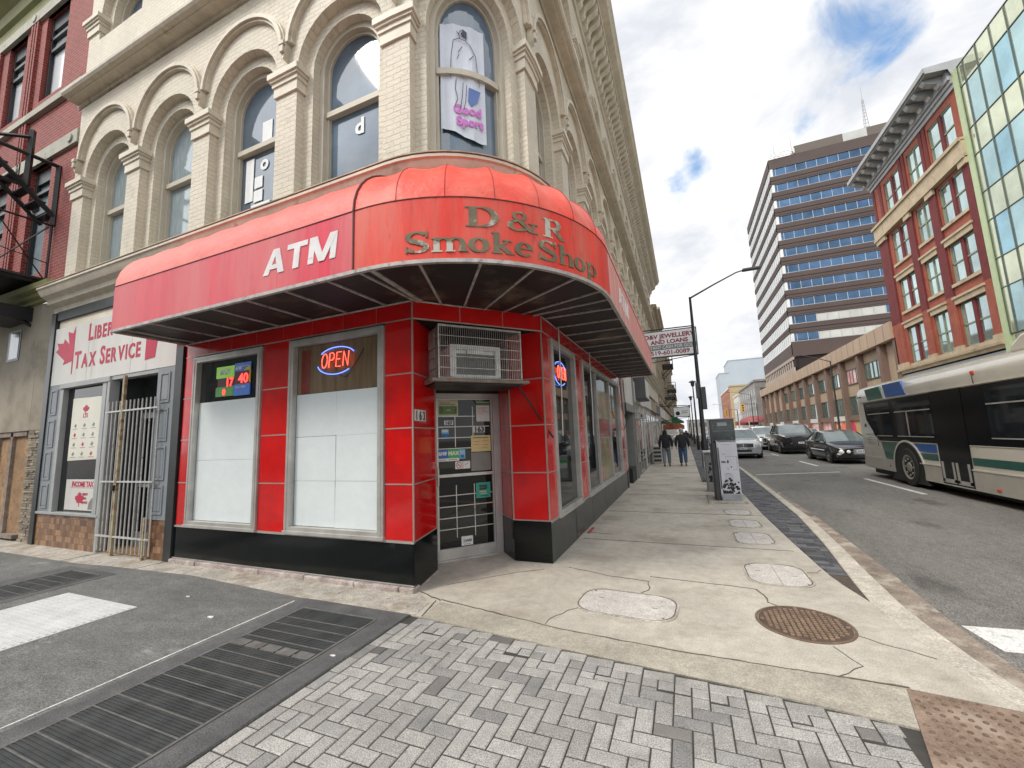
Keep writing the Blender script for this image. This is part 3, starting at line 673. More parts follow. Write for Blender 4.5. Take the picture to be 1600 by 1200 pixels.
def seg(A, B):   # map along a straight wall from A to B, d = outwards (right-hand side of travel)
    A, B = Vector(A), Vector(B); u = (B - A).normalized(); n = Vector((u.y, -u.x)); return (lambda s, z, d: (A.x + u.x * s + n.x * d, A.y + u.y * s + n.y * d, z)), (B - A).length
FP, LP = seg((-2.80, 3.83), (-2.967, 4.535)); FDg, LDg = seg((-2.80, 3.83), (-1.68, 5.19)); FDr, LDr = seg((-3.168, 4.844), (-2.521, 5.543))
FQ, LQ2 = seg((-2.521, 5.543), (-2.199, 5.189)); FP2, LP2 = seg((-2.199, 5.189), (-1.68, 5.189))
FPk, LPk = seg((-2.967, 4.535), (-3.168, 4.844))
tiles, joints, base = MB(), MB(), MB()
def tile_col(F, u0, u1, r=range(4), edges=True, top=None):
    for k in r: tiles.fb(F, u0 + .006, u1 - .006, rows[k] + .006, rows[k + 1] - .006, -.015, 0)
    joints.fb(F, u0 + .007, u1 - .007, rows[r[0]], rows[r[-1] + 1], -.02, -.004)
    for k in list(r)[1:]: joints.fb(F, u0, u1, rows[k] - .007, rows[k] + .007, -.02, .004)
    joints.fb(F, u0, u1, rows[r[0]] - .006, rows[r[0]] + .008, -.02, .005)
for a, b in ((-7.03, -6.79), (-5.29, -4.76), (-3.20, -2.80)): tile_col(FS, a, b)
tile_col(FP, 0, LP); tile_col(FPk, 0, LPk); tile_col(FQ, 0, LQ2); tile_col(FP2, 0, LP2)
for a, b in ((5.189, 5.53), (6.915, 7.44), (11.98, 12.72)): tile_col(FR, a, b)
def topband(F, u0, u1, n):
    w = (u1 - u0) / n
    for k in range(n): tiles.fb(F, u0 + k * w + .005, u0 + (k + 1) * w - .005, rows[4] + .006, rows[5], -.015, 0)
    joints.fb(F, u0 + .006, u1 - .006, rows[4], rows[5], -.02, -.004); joints.fb(F, u0, u1, rows[4] - .007, rows[4] + .007, -.02, .004)
topband(FS, -7.03, -2.80, 8); topband(FDg, 0, LDg, 3); topband(FR, 5.19, 12.72, 14)
for F, u in ((FS, -2.805), (FDg, LDg - .005)):
    z0 = .52 if F is FS else 3.02
    joints.fb(F, u - .008, u + .006, z0, 3.235, -.01, .006)
for F, u in ((FP, LP - .008), (FP2, .006), (FP2, LP2 - .012)): joints.fb(F, u - .009, u + .009, .52, 3.03, -.02, .007)
build('tile_panel', tiles, MATS['red_tile'], shop); build('tile_joint', joints, MATS['tile_joint'], shop)
for F, u0, u1 in ((FS, -7.05, -2.80), (FP, 0, LP), (FPk, 0, LPk), (FQ, 0, LQ2), (FP2, 0, LP2)): base.fb(F, u0, u1, .0 if F is not FS else .06, .514, -.015, .001)
build('base', base, MATS['black_glass'], shop)
m = MB()
for y in (5.19, 6.45, 7.75, 9.05, 10.35, 11.65): m.fb(FR, y + .005, min(y + 1.3, 12.74) - .005, 0, .50, -.2, .001)
m.fb(FR, 12.75, 12.95, 0, .55, -.2, .02)
build('base', m, MATS['base_granite'], shop)
m = MB(); u = -7.06
while u < -2.82:
    w = min(random.uniform(.5, .9), -2.79 - u); m.fb(FS, u + .004, u + w - .004, -.05, .062 + random.uniform(-.006, .0), -.1, .05 + random.uniform(-.008, .006)); u += w
m.fb(FP, .01, LP, -.05, .02, -.1, .012)
build('kerb_stone', m, MATS['pink_stone'], shop, bevel=.012)
m = MB(); m.fb(FS, -7.05, -2.80, .50, .522, -.02, .006); m.fb(FR, 5.2, 12.7, .495, .512, -.02, .006); m.fb(FS, -7.05, -2.80, .064, .076, -.02, .008); build('base_trim', m, MATS['alu'], shop)
def shop_window(F, u0, u1, z0, z1, name='shop_window', mull=(), fw=.085, glass=None, sill=True):
    fr = MB()
    fr.fb(F, u0, u0 + fw, z0, z1, -.08, .03); fr.fb(F, u1 - fw, u1, z0, z1, -.08, .03); fr.fb(F, u0 + fw, u1 - fw, z1 - fw, z1, -.08, .029); fr.fb(F, u0 + fw, u1 - fw, z0, z0 + fw * .8, -.08, .029)
    fr.fb(F, u0 + fw * .35, u0 + fw * .5, z0 + .02, z1 - .02, .03, .036); fr.fb(F, u1 - fw * .5, u1 - fw * .35, z0 + .02, z1 - .02, .03, .036)
    fr.fb(F, u0 + .03, u1 - .03, z1 - fw * .5, z1 - fw * .35, .029, .036)
    if sill: fr.fb(F, u0 - .01, u1 + .01, z0 - .02, z0 + .02, -.05, .045)
    for q in mull: fr.fb(F, q - .018, q + .018, z0 + fw * .8, z1 - fw, -.08, .01)
    w = build(name, fr, MATS['alu'], shop, bevel=.003)
    ed = [u0 + fw] + list(mull) + [u1 - fw]
    for a, b in zip(ed[:-1], ed[1:]):
        p = MB(); p.quad(F, a, b, z0 + fw * .8, z1 - fw, -.045); build('pane', p, glass or MATS['glass_dark'], w)
    return w
w1 = shop_window(FS, -6.79, -5.29, .53, 2.99)
w2 = shop_window(FS, -4.76, -3.20, .54, 2.99)
def papers(w, u0, u1, z0, z1, cols, rws):
    for i in range(cols):
        for j in range(rws):
            m = MB(); a = u0 + (u1 - u0) * i / cols; b = u0 + (u1 - u0) * (i + 1) / cols; c = z0 + (z1 - z0) * j / rws; d = z0 + (z1 - z0) * (j + 1) / rws
            k = .004 + .0015 * ((i + j) % 2); e = random.uniform(.0, .004)
            m.add([FS(a + .001, c + e, -.045 + k), FS(b - .001, c + e, -.045 + k), FS(b - .001, d - .001, -.045 + k + random.uniform(0, .006)), FS(a + .001, d - .001, -.045 + k)], [(0, 1, 2, 3)])
            build('window_paper', m, MATS['window_paper'], w)
papers(w1, -6.70, -5.38, .60, 2.30, 1, 2); papers(w2, -4.67, -3.29, .61, 2.265, 2, 3)
M('brown_board', (.16, .105, .05), .35, var=.35, vs=3, coat=.6, stretch=(6, 1, .5))
m = MB(); m.quad(FS, -4.665, -3.29, 2.268, 2.90, -.043); build('blind', m, MATS['brown_board'], w2)
m = MB(); m.fb(FS, -4.60, -4.44, 2.27, 2.85, -.043, -.04); build('side_strip', m, M('strip_red', (.20, .03, .02), .4, var=.3, vs=9), w2)
w3 = shop_window(FR, 5.53, 6.915, .515, 2.995); w4 = shop_window(FR, 7.44, 11.98, .515, 2.995, mull=(8.78, 10.39))
M('poster_yellow', (.24, .21, .11), .5, var=.4, vs=2.2, coat=.5, spots=((.45, .12, .07), 1.9, .55, .6))
m = MB(); m.quad(FR, 8.82, 10.36, .60, 2.6, -.040); build('window_poster', m, MATS['poster_yellow'], w4)
m = MB(); m.quad(FR, 8.82, 10.36, 1.55, 1.95, -.038); build('window_poster', m, M('poster_red', (.22, .025, .025), .5, var=.3, vs=4, coat=.5), w4)
m = MB(); m.fb(FR, 12.72, 13.0, .5, 3.3, -.1, .02); build('end_post', m, MATS['alu'], shop)
# alcove ceiling and transom
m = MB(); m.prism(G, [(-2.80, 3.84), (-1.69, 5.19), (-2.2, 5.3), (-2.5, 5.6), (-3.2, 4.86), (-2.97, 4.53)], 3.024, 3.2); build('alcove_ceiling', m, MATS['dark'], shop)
m = MB(); m.fb(FDr, -.02, LDr + .03, 2.25, 3.05, -.1, -.02); build('transom', m, M('transom', (.03, .026, .024), .6, var=.3, vs=8), shop)
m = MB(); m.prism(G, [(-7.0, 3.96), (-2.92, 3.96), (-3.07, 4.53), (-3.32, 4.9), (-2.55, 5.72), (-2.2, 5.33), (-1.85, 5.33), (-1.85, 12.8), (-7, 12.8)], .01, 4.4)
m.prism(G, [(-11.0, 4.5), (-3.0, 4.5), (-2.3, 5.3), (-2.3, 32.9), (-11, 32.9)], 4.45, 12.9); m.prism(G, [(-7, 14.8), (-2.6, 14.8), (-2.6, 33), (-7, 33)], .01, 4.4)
build('light_block_core', m, MATS['dark'], bld)  # dark solids added inside the walls to block light leaks
# door
m = MB(); m.fb(FDr, 0, LDr, 2.19, 2.255, -.09, .02); m.fb(FDr, .845, LDr, 0, 2.19, -.09, .02); m.fb(FDr, .87, .885, 0, 2.19, .02, .028); m.fb(FDr, .93, .94, 0, 2.19, .02, .028); m.fb(FDr, -.02, .0, 0, 2.19, -.09, .02)
M('frame_mauve', (.50, .46, .45), .45, metal=.35, var=.15, vs=3)
fr = build('door_frame', m, MATS['frame_mauve'], shop)
m = MB(); m.fb(FDr, .005, .03, .02, 2.185, -.03, .012); m.fb(FDr, .815, .84, .02, 2.185, -.03, .012); m.fb(FDr, .03, .815, 2.165, 2.185, -.03, .012); m.fb(FDr, .005, .84, .02, .155, -.03, .018); m.fb(FDr, .03, .815, 1.096, 1.135, -.03, .02)
door = build('door', m, MATS['alu'], shop)
m = MB(); m.quad(FDr, .03, .815, .155, 2.165, -.012); build('pane', m, MATS['glass_dark'], door)
m = MB()
for z in (1.785, 1.632, 1.483, 1.932): m.fb(FDr, .03, .79 if z < 1.9 else .575, z - .006, z + .006, -.010, -.004)
for u in (.278, .541): m.fb(FDr, u - .006, u + .006, 1.50, 2.07, -.0095, -.0035); m.fb(FDr, u - .006, u + .006, .28, .98, -.0095, -.0035)
for z in (.845, .698, .547, .40): m.fb(FDr, .03, .815, z - .006, z + .006, -.010, -.004)
build('security_bars', m, MATS['alu'], door)
m = MB(); m.fb(FDr, .0, .03, .99, 1.23, .02, .05); build('handle', m, MATS['alu'], door, bevel=.008)
m = MB(); m.fb(FDr, -.01, .85, 0, .018, -.1, .06); build('threshold', m, MATS['alu'], shop)
# fallen brace bar and cables under the awning
M('black_metal', (.02, .02, .022), .45, metal=.3, var=.3)
m = MB(); m.tube([(-1.93, 4.88, 2.26), (-1.64, 5.35, 1.58)], .012, 6); build('shelf_brace', m, MATS['black_metal'], shop)
for y in (5.75, 7.9): m = MB(); m.tube([(-1.60, y, 3.2), (-1.60, y - .02, 2.2), (-1.62, y, 1.6)], .012, 6); build('hanging_rod', m, MATS['alu'], shop)
m = MB(); m.tube([(-1.6, 11.8, 3.2), (-1.57, 12.0, 2.2), (-1.58, 12.5, 2.0), (-1.6, 12.8, 2.4), (-1.6, 12.7, 3.2)], .01, 6)
m.tube([(-2.60, 4.1, 3.2), (-2.58, 4.12, 3.02), (-2.62, 4.15, 2.7)], .006, 6); m.tube([(-1.6, 12.6, 3.1), (-1.55, 12.6, 2.0), (-1.62, 12.3, 1.7)], .01, 6)
build('cable', m, MATS['black_metal'], shop)
m = MB(); m.quad(lambda u, z, d: (u, z, .011), -1.62, -1.57, 6.9, 7.3, 0); build('red_scuff', m, M('scuff', (.45, .06, .06), .8, var=.3, vs=20), shop)
# ---------------------------------------------------------------- awning
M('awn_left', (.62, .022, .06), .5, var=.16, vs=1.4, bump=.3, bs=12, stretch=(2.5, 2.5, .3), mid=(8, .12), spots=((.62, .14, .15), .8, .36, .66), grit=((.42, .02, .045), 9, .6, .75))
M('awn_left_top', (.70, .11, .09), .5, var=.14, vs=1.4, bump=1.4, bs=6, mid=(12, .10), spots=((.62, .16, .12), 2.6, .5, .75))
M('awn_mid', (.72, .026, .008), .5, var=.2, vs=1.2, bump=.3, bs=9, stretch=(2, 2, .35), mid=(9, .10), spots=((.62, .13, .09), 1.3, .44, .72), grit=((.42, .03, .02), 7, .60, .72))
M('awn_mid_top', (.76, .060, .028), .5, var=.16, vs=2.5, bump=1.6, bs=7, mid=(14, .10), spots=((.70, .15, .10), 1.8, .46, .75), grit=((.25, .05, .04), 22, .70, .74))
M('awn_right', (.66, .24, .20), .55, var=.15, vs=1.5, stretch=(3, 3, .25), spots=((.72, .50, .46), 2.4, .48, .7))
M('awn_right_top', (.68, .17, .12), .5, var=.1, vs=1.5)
M('rim', (.42, .39, .37), .5, metal=.3, var=.3, vs=10, spots=((.15, .12, .1), 12, .55, .7))
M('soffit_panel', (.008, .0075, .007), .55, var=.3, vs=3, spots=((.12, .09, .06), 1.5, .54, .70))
AX, AY, AR = -2.73, 4.93, 2.03; AL = 7.02 - 2.73; AQ = AR * math.pi / 2
def FA(s, z, d):   # s=0 at left end; d outwards
    if s <= AL: return (-7.02 + s, AY - AR - d, z)
    if s < AL + AQ: t = (s - AL) / AR; return (AX + (AR + d) * math.sin(t), AY - (AR + d) * math.cos(t), z)
    return (AX + AR + d, AY + s - AL - AQ, z)
AE = AL + AQ + 7.35
def fade_x(m, x0, x1, c):   # sun-bleached towards one end
    t = m.node_tree; b = t.nodes['Principled BSDF']; l = b.inputs['Base Color'].links[0].from_socket
    g = t.nodes.new('ShaderNodeNewGeometry'); s = t.nodes.new('ShaderNodeSeparateXYZ'); t.links.new(g.outputs['Position'], s.inputs[0])
    r = t.nodes.new('ShaderNodeMapRange'); t.links.new(s.outputs[0], r.inputs[0]); r.inputs[1].default_value = x1; r.inputs[2].default_value = x0; r.inputs[3].default_value = 0; r.inputs[4].default_value = .6
    x = t.nodes.new('ShaderNodeMix'); x.data_type = 'RGBA'; t.links.new(r.outputs[0], x.inputs[0]); t.links.new(l, x.inputs[6]); x.inputs[7].default_value = tuple(c) + (1,); t.links.new(x.outputs[2], b.inputs['Base Color'])
fade_x(MATS['awn_left'], -7.0, -3.2, (.60, .13, .14)); fade_x(MATS['awn_left_top'], -7.0, -3.2, (.72, .22, .18))
aw = thing('awning', (-2, 4, 3.2), 'long faded red wraparound shop awning with rounded top curving round the corner', 'awning')
ZB, ZT = 3.215, 3.86
def fascia(s0, s1, mt, n):
    m = MB(); m.sweep(FA, [s0 + (s1 - s0) * i / n for i in range(n + 1)], [(0, ZB + .03), (0, ZT)], cap=False); m.sweep(FA, [s0 + (s1 - s0) * i / n for i in range(n + 1)], [(-.03, ZT), (-.03, ZB + .03)], cap=False)
    return build('fascia', m, mt, aw, smooth=30, recalc=False)
SJ = AL - .07; SK = AL + AQ + .05
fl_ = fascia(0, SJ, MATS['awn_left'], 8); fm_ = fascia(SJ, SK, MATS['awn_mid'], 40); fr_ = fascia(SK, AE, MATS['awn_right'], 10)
def hoodtop(s0, s1, mt, bulge, w):
    npan = max(1, round((s1 - s0) / w)); m = MB(); us = []; bl = []
    for k in range(npan):
        for i in range(6): us.append(s0 + (s1 - s0) * (k + i / 6) / npan); bl.append(math.sin(math.pi * i / 6))
    us.append(s1); bl.append(0); n = 10; o = 0; vs = []; fs = []
    for u_, b_ in zip(us, bl):
        for i in range(n + 1):
            t = R(90) * i / n; k = 1 + bulge * b_ * math.sin(min(1, t * 2)) ; vs.append(FA(u_, ZT + .73 * math.sin(t) * k, -(.90 - .90 * math.cos(t) * k)))
    for i in range(len(us) - 1):
        for k in range(n): fs.append((i * (n + 1) + k, i * (n + 1) + k + 1, (i + 1) * (n + 1) + k + 1, (i + 1) * (n + 1) + k))
    m.add(vs, fs); return build('hood', m, mt, aw, smooth=50)
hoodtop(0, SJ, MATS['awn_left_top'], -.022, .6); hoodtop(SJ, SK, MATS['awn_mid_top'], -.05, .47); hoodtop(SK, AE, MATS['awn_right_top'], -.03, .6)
m = MB(); npn = max(1, round((SK - SJ) / .47))
for k in range(1, npn): s_ = SJ + (SK - SJ) * k / npn; m.tube([FA(s_, ZT + .73 * math.sin(R(9 * i)), -(.90 - .90 * math.cos(R(9 * i)))) for i in range(11)], .0045, 4)
build('stitching', m, M('stitch', (.30, .02, .015), .7, var=.2), aw)
for s_, mt in ((0, 'awn_left'), (AE, 'awn_right')):
    m = MB(); pr = [(0, ZB)] + [(-(.9 - .9 * math.cos(R(90) * i / 10)), ZT + .73 * math.sin(R(90) * i / 10)) for i in range(11)] + [(-.92, ZB)]
    m.add([FA(s_, z, d) for d, z in pr], [tuple(range(len(pr)))]); build('end_panel', m, MATS[mt], aw)
ppl = [0, 2, AL] + [AL + AQ * k / 24 for k in range(1, 25)] + [AL + AQ + 3, AE]
m = MB(); m.sweep(FA, ppl, [(-.03, ZB), (.012, ZB), (.012, ZB + .035), (.002, ZB + .04), (-.03, ZB + .04)]); build('rim', m, MATS['rim'], aw)
m = MB(); m.sweep(FA, ppl, [(.0, ZT - .006), (.006, ZT - .004), (.006, ZT + .004), (0, ZT + .006)], cap=False)
m.fb(FA, SJ - .008, SJ + .008, ZB + .02, ZT, 0, .01)
ar_ = [FA(SJ, ZT + .73 * math.sin(R(9 * i)) * 1.01, -(.90 - .905 * math.cos(R(9 * i)))) for i in range(11)]; m.tube(ar_, .012, 6)
build('seam', m, M('seam', (.10, .02, .02), .7, var=.3), aw)
def inner(s):
    if s <= AL - .1: return (-7.02 + s, 3.825)
    if s >= AL + AQ + .3: return (-1.685, AY + s - AL - AQ)
    t = (s - AL + .1) / (AQ + .4); return (-2.80 + 1.115 * t, 3.825 + 1.40 * t)
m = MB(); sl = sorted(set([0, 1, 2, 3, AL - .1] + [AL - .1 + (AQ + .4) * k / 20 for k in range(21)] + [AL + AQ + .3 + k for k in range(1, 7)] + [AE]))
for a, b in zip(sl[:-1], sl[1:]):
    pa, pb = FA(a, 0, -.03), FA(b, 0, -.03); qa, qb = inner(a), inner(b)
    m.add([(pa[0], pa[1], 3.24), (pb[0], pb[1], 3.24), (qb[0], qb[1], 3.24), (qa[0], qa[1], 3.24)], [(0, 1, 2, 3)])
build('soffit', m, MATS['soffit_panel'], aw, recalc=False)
rb = [.02] + [.25 + .6 * k for k in range(7)] + [AL - .02, AL + .12, AL + .62, AL + 1.2, AL + 1.75, AL + 2.3, AL + 2.85, AL + 3.2] + [AL + AQ + .4 + .55 * k for k in range(13)]
for s_ in rb:
    if s_ > AE: continue
    p = FA(s_, 0, -.03); q = inner(s_); d_ = Vector((q[0] - p[0], q[1] - p[1], 0)); L_ = d_.length; d_.normalize(); n_ = Vector((-d_.y, d_.x, 0)); w = .026 if s_ == AL + .12 else .013
    F = lambda a, b, c: (p[0] + d_.x * a + n_.x * b, p[1] + d_.y * a + n_.y * b, c)
    m = MB(); m.fb(F, 0, L_, -w, w, 3.222, 3.239); build('rib', m, MATS['rim'], aw)
m = MB(); m.tube([(p[0], p[1], 3.232) for p in (inner(s) for s in sl)], .014, 6); build('wall_rail', m, MATS['rim'], aw)
# lettering on the fascia
def block_text(F, s, u, z, h, wid, mat, parent):
    T = {'A': ([[(0, 0), (.24, 0), (.56, 1), (.36, 1)], [(.92, 0), (.66, 0), (.40, 1), (.62, 1)], [(.22, .20), (.70, .20), (.64, .38), (.28, .38)]], .98),
         'T': ([[(0, .80), (.84, .80), (.84, 1), (0, 1)], [(.30, 0), (.54, 0), (.54, .82), (.30, .82)]], .92),
         'M': ([[(0, 0), (.22, 0), (.22, 1), (0, 1)], [(.86, 0), (1.08, 0), (1.08, 1), (.86, 1)], [(.0, 1), (.30, 1), (.66, 0), (.44, 0)], [(1.08, 1), (.80, 1), (.44, 0), (.66, 0)]], 1.1)}
    tot = sum(T[c][1] for c in s); k = wid / tot
    for c in s:
        mb = MB()
        for i, p in enumerate(T[c][0]): mb.prism(F, [(u + (x + .09 * y) * k, z + y * h) for x, y in p], 0, .006 + .0008 * i)
        build('letter', mb, mat, parent, recalc=False); u += T[c][1] * k
M('letter_white', (.70, .68, .68), .6, var=.1, vs=6, spots=((.6, .25, .25), 14, .62, .7)); M('letter_tan', (.15, .13, .075), .6, var=.5, vs=3.2, spots=((.50, .48, .41), 2.6, .53, .60))
block_text(FA, 'ATM', 7.02 - 4.06, 3.43, .275, 1.04, MATS['letter_white'], fl_)
block_text(FA, 'ATM', AL + AQ + .85, 3.43, .275, 1.04, MATS['letter_white'], fr_)
def glyph(g, w=1.0):
    """bold slab-serif letters as thick strokes; returns (list of polygons, advance) in cap-height units"""
    P = []
    def st(x0, y0, x1, y1, t):   # straight stroke
        dx, dy = x1 - x0, y1 - y0; l = math.hypot(dx, dy); nx, ny = -dy / l * t / 2, dx / l * t / 2
        P.append([(x0 - nx, y0 - ny), (x1 - nx, y1 - ny), (x1 + nx, y1 + ny), (x0 + nx, y0 + ny)])
    def ser(x0, x1, y, t=.07): P.append([(x0, y - t / 2), (x1, y - t / 2), (x1, y + t / 2), (x0, y + t / 2)])
    def ac(cx, cy, rx, ry, a0, a1, tk, tn, n=14):   # arc, thick at the sides, thin at top and bottom
        for i in range(n):
            q = []
            for a, sg in ((a0 + (a1 - a0) * i / n, 1), (a0 + (a1 - a0) * (i + 1) / n, 1), (a0 + (a1 - a0) * (i + 1) / n, -1), (a0 + (a1 - a0) * i / n, -1)):
                t = tn + (tk - tn) * abs(math.cos(R(a))); q.append((cx + (rx + sg * t / 2 * 1) * math.cos(R(a)), cy + (ry + sg * t / 2) * math.sin(R(a))))
            P.append(q)
    K, T = .21, .075
    if g == 'D': st(.22, 0, .22, 1, K); ser(.02, .5, .035); ser(.02, .5, .965); ac(.45, .5, .38, .46, -90, 90, K, T); adv = 1.0
    elif g == 'R': st(.22, 0, .22, 1, K); ser(.02, .42, .035); ser(.02, .5, .965); ac(.46, .74, .24, .225, -90, 90, K, T); ser(.25, .5, .50); st(.48, .52, .80, .10, K * .95); ser(.72, .98, .05, .08); adv = 1.0
    elif g == '&': ac(.42, .76, .19, .20, -60, 240, .13, T); st(.36, .60, .80, .06, K * .8); ac(.36, .27, .27, .235, 75, 330, K * .85, T); ac(.62, .42, .26, .40, -65, 0, .09, T); ser(.72, 1.04, .46); ser(.78, 1.05, .04); adv = 1.12
    elif g == 'S': ac(.40, .74, .26, .22, 20, 235, K * .8, T); st(.22, .60, .62, .40, K); ac(.42, .26, .27, .22, -160, 60, K * .85, T); st(.70, .70, .70, .98, .06); st(.10, .02, .10, .32, .06); adv = .82
    elif g in 'mnh':
        n_ = 2 if g == 'm' else 1; tp = 1.0 if g == 'h' else .66
        st(.17, 0, .17, tp, K * .85); ser(.02, .34, .035); ser(.02, .2, tp - .035)
        for k in range(n_): x = .17 + .37 * k; ac(x + .19, .42, .19, .20, 0, 150, .15, T); st(x + .38, 0, x + .38, .43, K * .85); ser(x + .26, x + .54, .035)
        adv = .60 + .37 * (n_ - 1) + .10
    elif g == 'o': ac(.32, .33, .22, .30, 0, 360, K * .9, T, 24); adv = .68
    elif g == 'e': ac(.32, .33, .22, .30, 0, 320, K * .85, T, 22); ser(.14, .54, .37, .07); adv = .67
    elif g == 'k': st(.17, 0, .17, 1.0, K * .85); ser(.02, .34, .035); ser(.02, .2, .965); st(.24, .28, .50, .60, .09); st(.30, .36, .56, .06, K * .85); ser(.36, .64, .63); ser(.44, .72, .035); adv = .72
    elif g == 'p': st(.17, -.33, .17, .66, K * .85); ser(.02, .34, -.295); ser(.02, .2, .625); ac(.36, .33, .22, .30, -165, 165, K * .8, T, 22); adv = .72
    else: adv = .3
    return P, adv
def serif_text(F, s, u, z, h, wid, parent, mat, d=.002):
    tot = sum(glyph(c)[1] for c in s); k = wid / tot
    for c in s:
        P, a = glyph(c)
        if P:
            mb = MB()
            for i, p in enumerate(P): mb.prism(F, [(u + x * k, z + y * h) for x, y in p], d - .002, d + .004 + .00025 * (i % 9) + .0025 * (i // 9 % 2))
            build('letter', mb, mat, parent, recalc=False)
        u += a * k
sA = lambda deg: AL + AQ * (deg + 90) / 90
serif_text(FA, 'D', sA(-60.2), 3.565, .20, sA(-50.5) - sA(-60.2), fm_, MATS['letter_tan'])
serif_text(FA, '&', sA(-48.8), 3.565, .20, sA(-38.9) - sA(-48.8), fm_, MATS['letter_tan'])
serif_text(FA, 'R', sA(-38.0), 3.565, .20, sA(-29.8) - sA(-38.0), fm_, MATS['letter_tan'])
serif_text(FA, 'Smoke', sA(-76.5), 3.315, .21, sA(-41.0) - sA(-76.5), fm_, MATS['letter_tan'])
serif_text(FA, 'Shop', sA(-40.2), 3.315, .21, sA(-14.0) - sA(-40.2), fm_, MATS['letter_tan'])
# ================================================================ THINGS ON THE SHOP FRONT
M('ac_white', (.80, .81, .80), .5, var=.15, vs=6, spots=((.2, .17, .13), 12, .6, .75)); M('ac_grille', (.12, .135, .14), .5, var=.2)
M('wire', (.42, .39, .36), .45, metal=.5, var=.3, vs=15); M('rot_wood', (.24, .20, .17), .9, var=.35, vs=8, bump=.8, bs=40, spots=((.32, .12, .07), 7, .58, .68))
FAC, LAC = seg((-2.604, 4.068), (-1.899, 4.924))   # front plane of the cage
t = thing('air_conditioner', FAC(.55, 2.35, -.4), 'white window air conditioner inside the wire cage above the shop door', 'air conditioner')
m = MB(); m.fb(FAC, .175, .82, 2.365, 2.75, -.62, -.09); build('casing', m, MATS['ac_white'], t, bevel=.01)
m = MB(); m.fb(FAC, .16, .235, 2.36, 2.76, -.10, -.05); m.fb(FAC, .765, .84, 2.36, 2.76, -.10, -.05); m.fb(FAC, .235, .765, 2.705, 2.76, -.10, -.05); m.fb(FAC, .235, .765, 2.36, 2.39, -.10, -.05); m.fb(FAC, .38, .60, 2.655, 2.705, -.10, -.06)
build('front_frame', m, MATS['ac_white'], t, bevel=.006)
m = MB(); k = 2.40
while k < 2.65: m.fb(FAC, .235, .765, k, k + .006, -.09, -.072); k += .013
build('grille', m, MATS['ac_grille'], t)
t = thing('wire_cage', FAC(.55, 2.32, -.3), 'welded wire security cage round the air conditioner', 'cage')
m = MB(); dep = .60
def wires(F, L_, z0, z1, m, hz=(2.34, 2.46, 2.60, 2.72, 2.85, 2.965), sp=.028, d=0):
    u = 0
    while u <= L_: m.fb(F, u - .002, u + .002, z0, z1, d - .004, d); u += sp
    for z in hz: m.fb(F, 0, L_, z - .004, z + .004, d - .0, d + .006)
wires(FAC, LAC, 2.335, 2.97, m)
Fs1, _l = seg(FAC(LAC, 0, 0)[:2], FAC(LAC, 0, -dep)[:2]); Fs0, _l = seg(FAC(0, 0, -dep)[:2], FAC(0, 0, 0)[:2])
wires(Fs1, dep, 2.335, 2.97, m, sp=.05); wires(Fs0, dep, 2.335, 2.97, m, sp=.05)
build('wires', m, MATS['wire'], t)
m = MB(); m.fb(FAC, -.01, LAC + .01, 2.965, 2.985, -.012, .012); m.fb(FAC, -.01, .008, 2.33, 2.97, -.012, .010); m.fb(FAC, LAC - .008, LAC + .01, 2.33, 2.97, -.012, .010); build('frame', m, MATS['wire'], t)
m = MB(); m.fb(FAC, -.10, LAC + .09, 2.285, 2.325, -dep - .05, .06); t2 = tag(build('shelf_board', m, MATS['rot_wood'], bevel=.008), 'weathered wooden shelf board under the caged air conditioner', 'shelf')
m = MB(); m.fb(FAC, -.05, LAC + .02, 2.262, 2.284, -dep, .0); tag(build('shelf_board', m, MATS['black_metal']), 'dark steel plate under the weathered shelf board above the door', 'shelf plate')
# neon OPEN signs
M('neon_red', (1, .10, .06), .4, var=0, emit=2.0); M('neon_blue', (.12, .25, 1), .4, var=0, emit=1.6); M('neon_back', (.02, .02, .05), .4, var=0)
def neon(F, uc, zc, sc_, label):
    t = thing('neon_open_sign', F(uc, zc, 0), label, 'neon sign')
    K = lambda a, b: F(uc + a * sc_, zc + b * sc_, .0)
    m = MB(); m.tube([K(x, z) for x, z in [(.285 * math.cos(R(a)), .13 * math.sin(R(a)) + .03) for a in range(150, 14, -8)]], .006 * sc_, 6)
    m.tube([K(x, z) for x, z in [(.285 * math.cos(R(a)) - .02, .14 * math.sin(R(a)) - .03) for a in range(190, 320, 8)]], .006 * sc_, 6); build('blue_tube', m, MATS['neon_blue'], t)
    L4 = {'O': [[(.045 + .045 * math.cos(R(a)), .075 + .075 * math.sin(R(a))) for a in range(90, 451, 24)]], 'P': [[(0, 0), (0, .15), (.05, .15), (.075, .13), (.075, .095), (.05, .075), (0, .075)]], 'E': [[(.075, 0), (0, 0), (0, .15), (.075, .15)], [(0, .078), (.06, .078)]], 'N': [[(0, 0), (0, .15), (.08, 0), (.08, .15)]]}
    u = -.225
    m = MB()
    for c, w in (('O', .12), ('P', .11), ('E', .11), ('N', .10)):
        for pl in L4[c]:
            m.tube([F(uc + (u + x * .95 + z * .12) * sc_, zc + (-.085 + z * 1.15) * sc_, .02) for x, z in pl], .006 * sc_, 6)
        u += w
    build('red_letters', m, MATS['neon_red'], t)
    m = MB(); m.tube([F(uc - .1 * sc_, zc, -.01), F(uc + .05, zc - .2, -.012), F(uc + .15, zc - .23, -.012), F(uc + .35, zc, -.012), F(uc + .42, zc + .1, -.012)], .004, 5); build('cord', m, MATS['black_metal'], t)
neon(lambda u, z, d: FS(u, z, d - .02), -3.97, 2.66, 1.05, 'lit red and blue neon open sign in the window with the brown blind')
neon(lambda u, z, d: FR(u, z, d - .02), 6.1, 2.56, 1.1, 'lit neon open sign seen edge on in the first window facing the street')
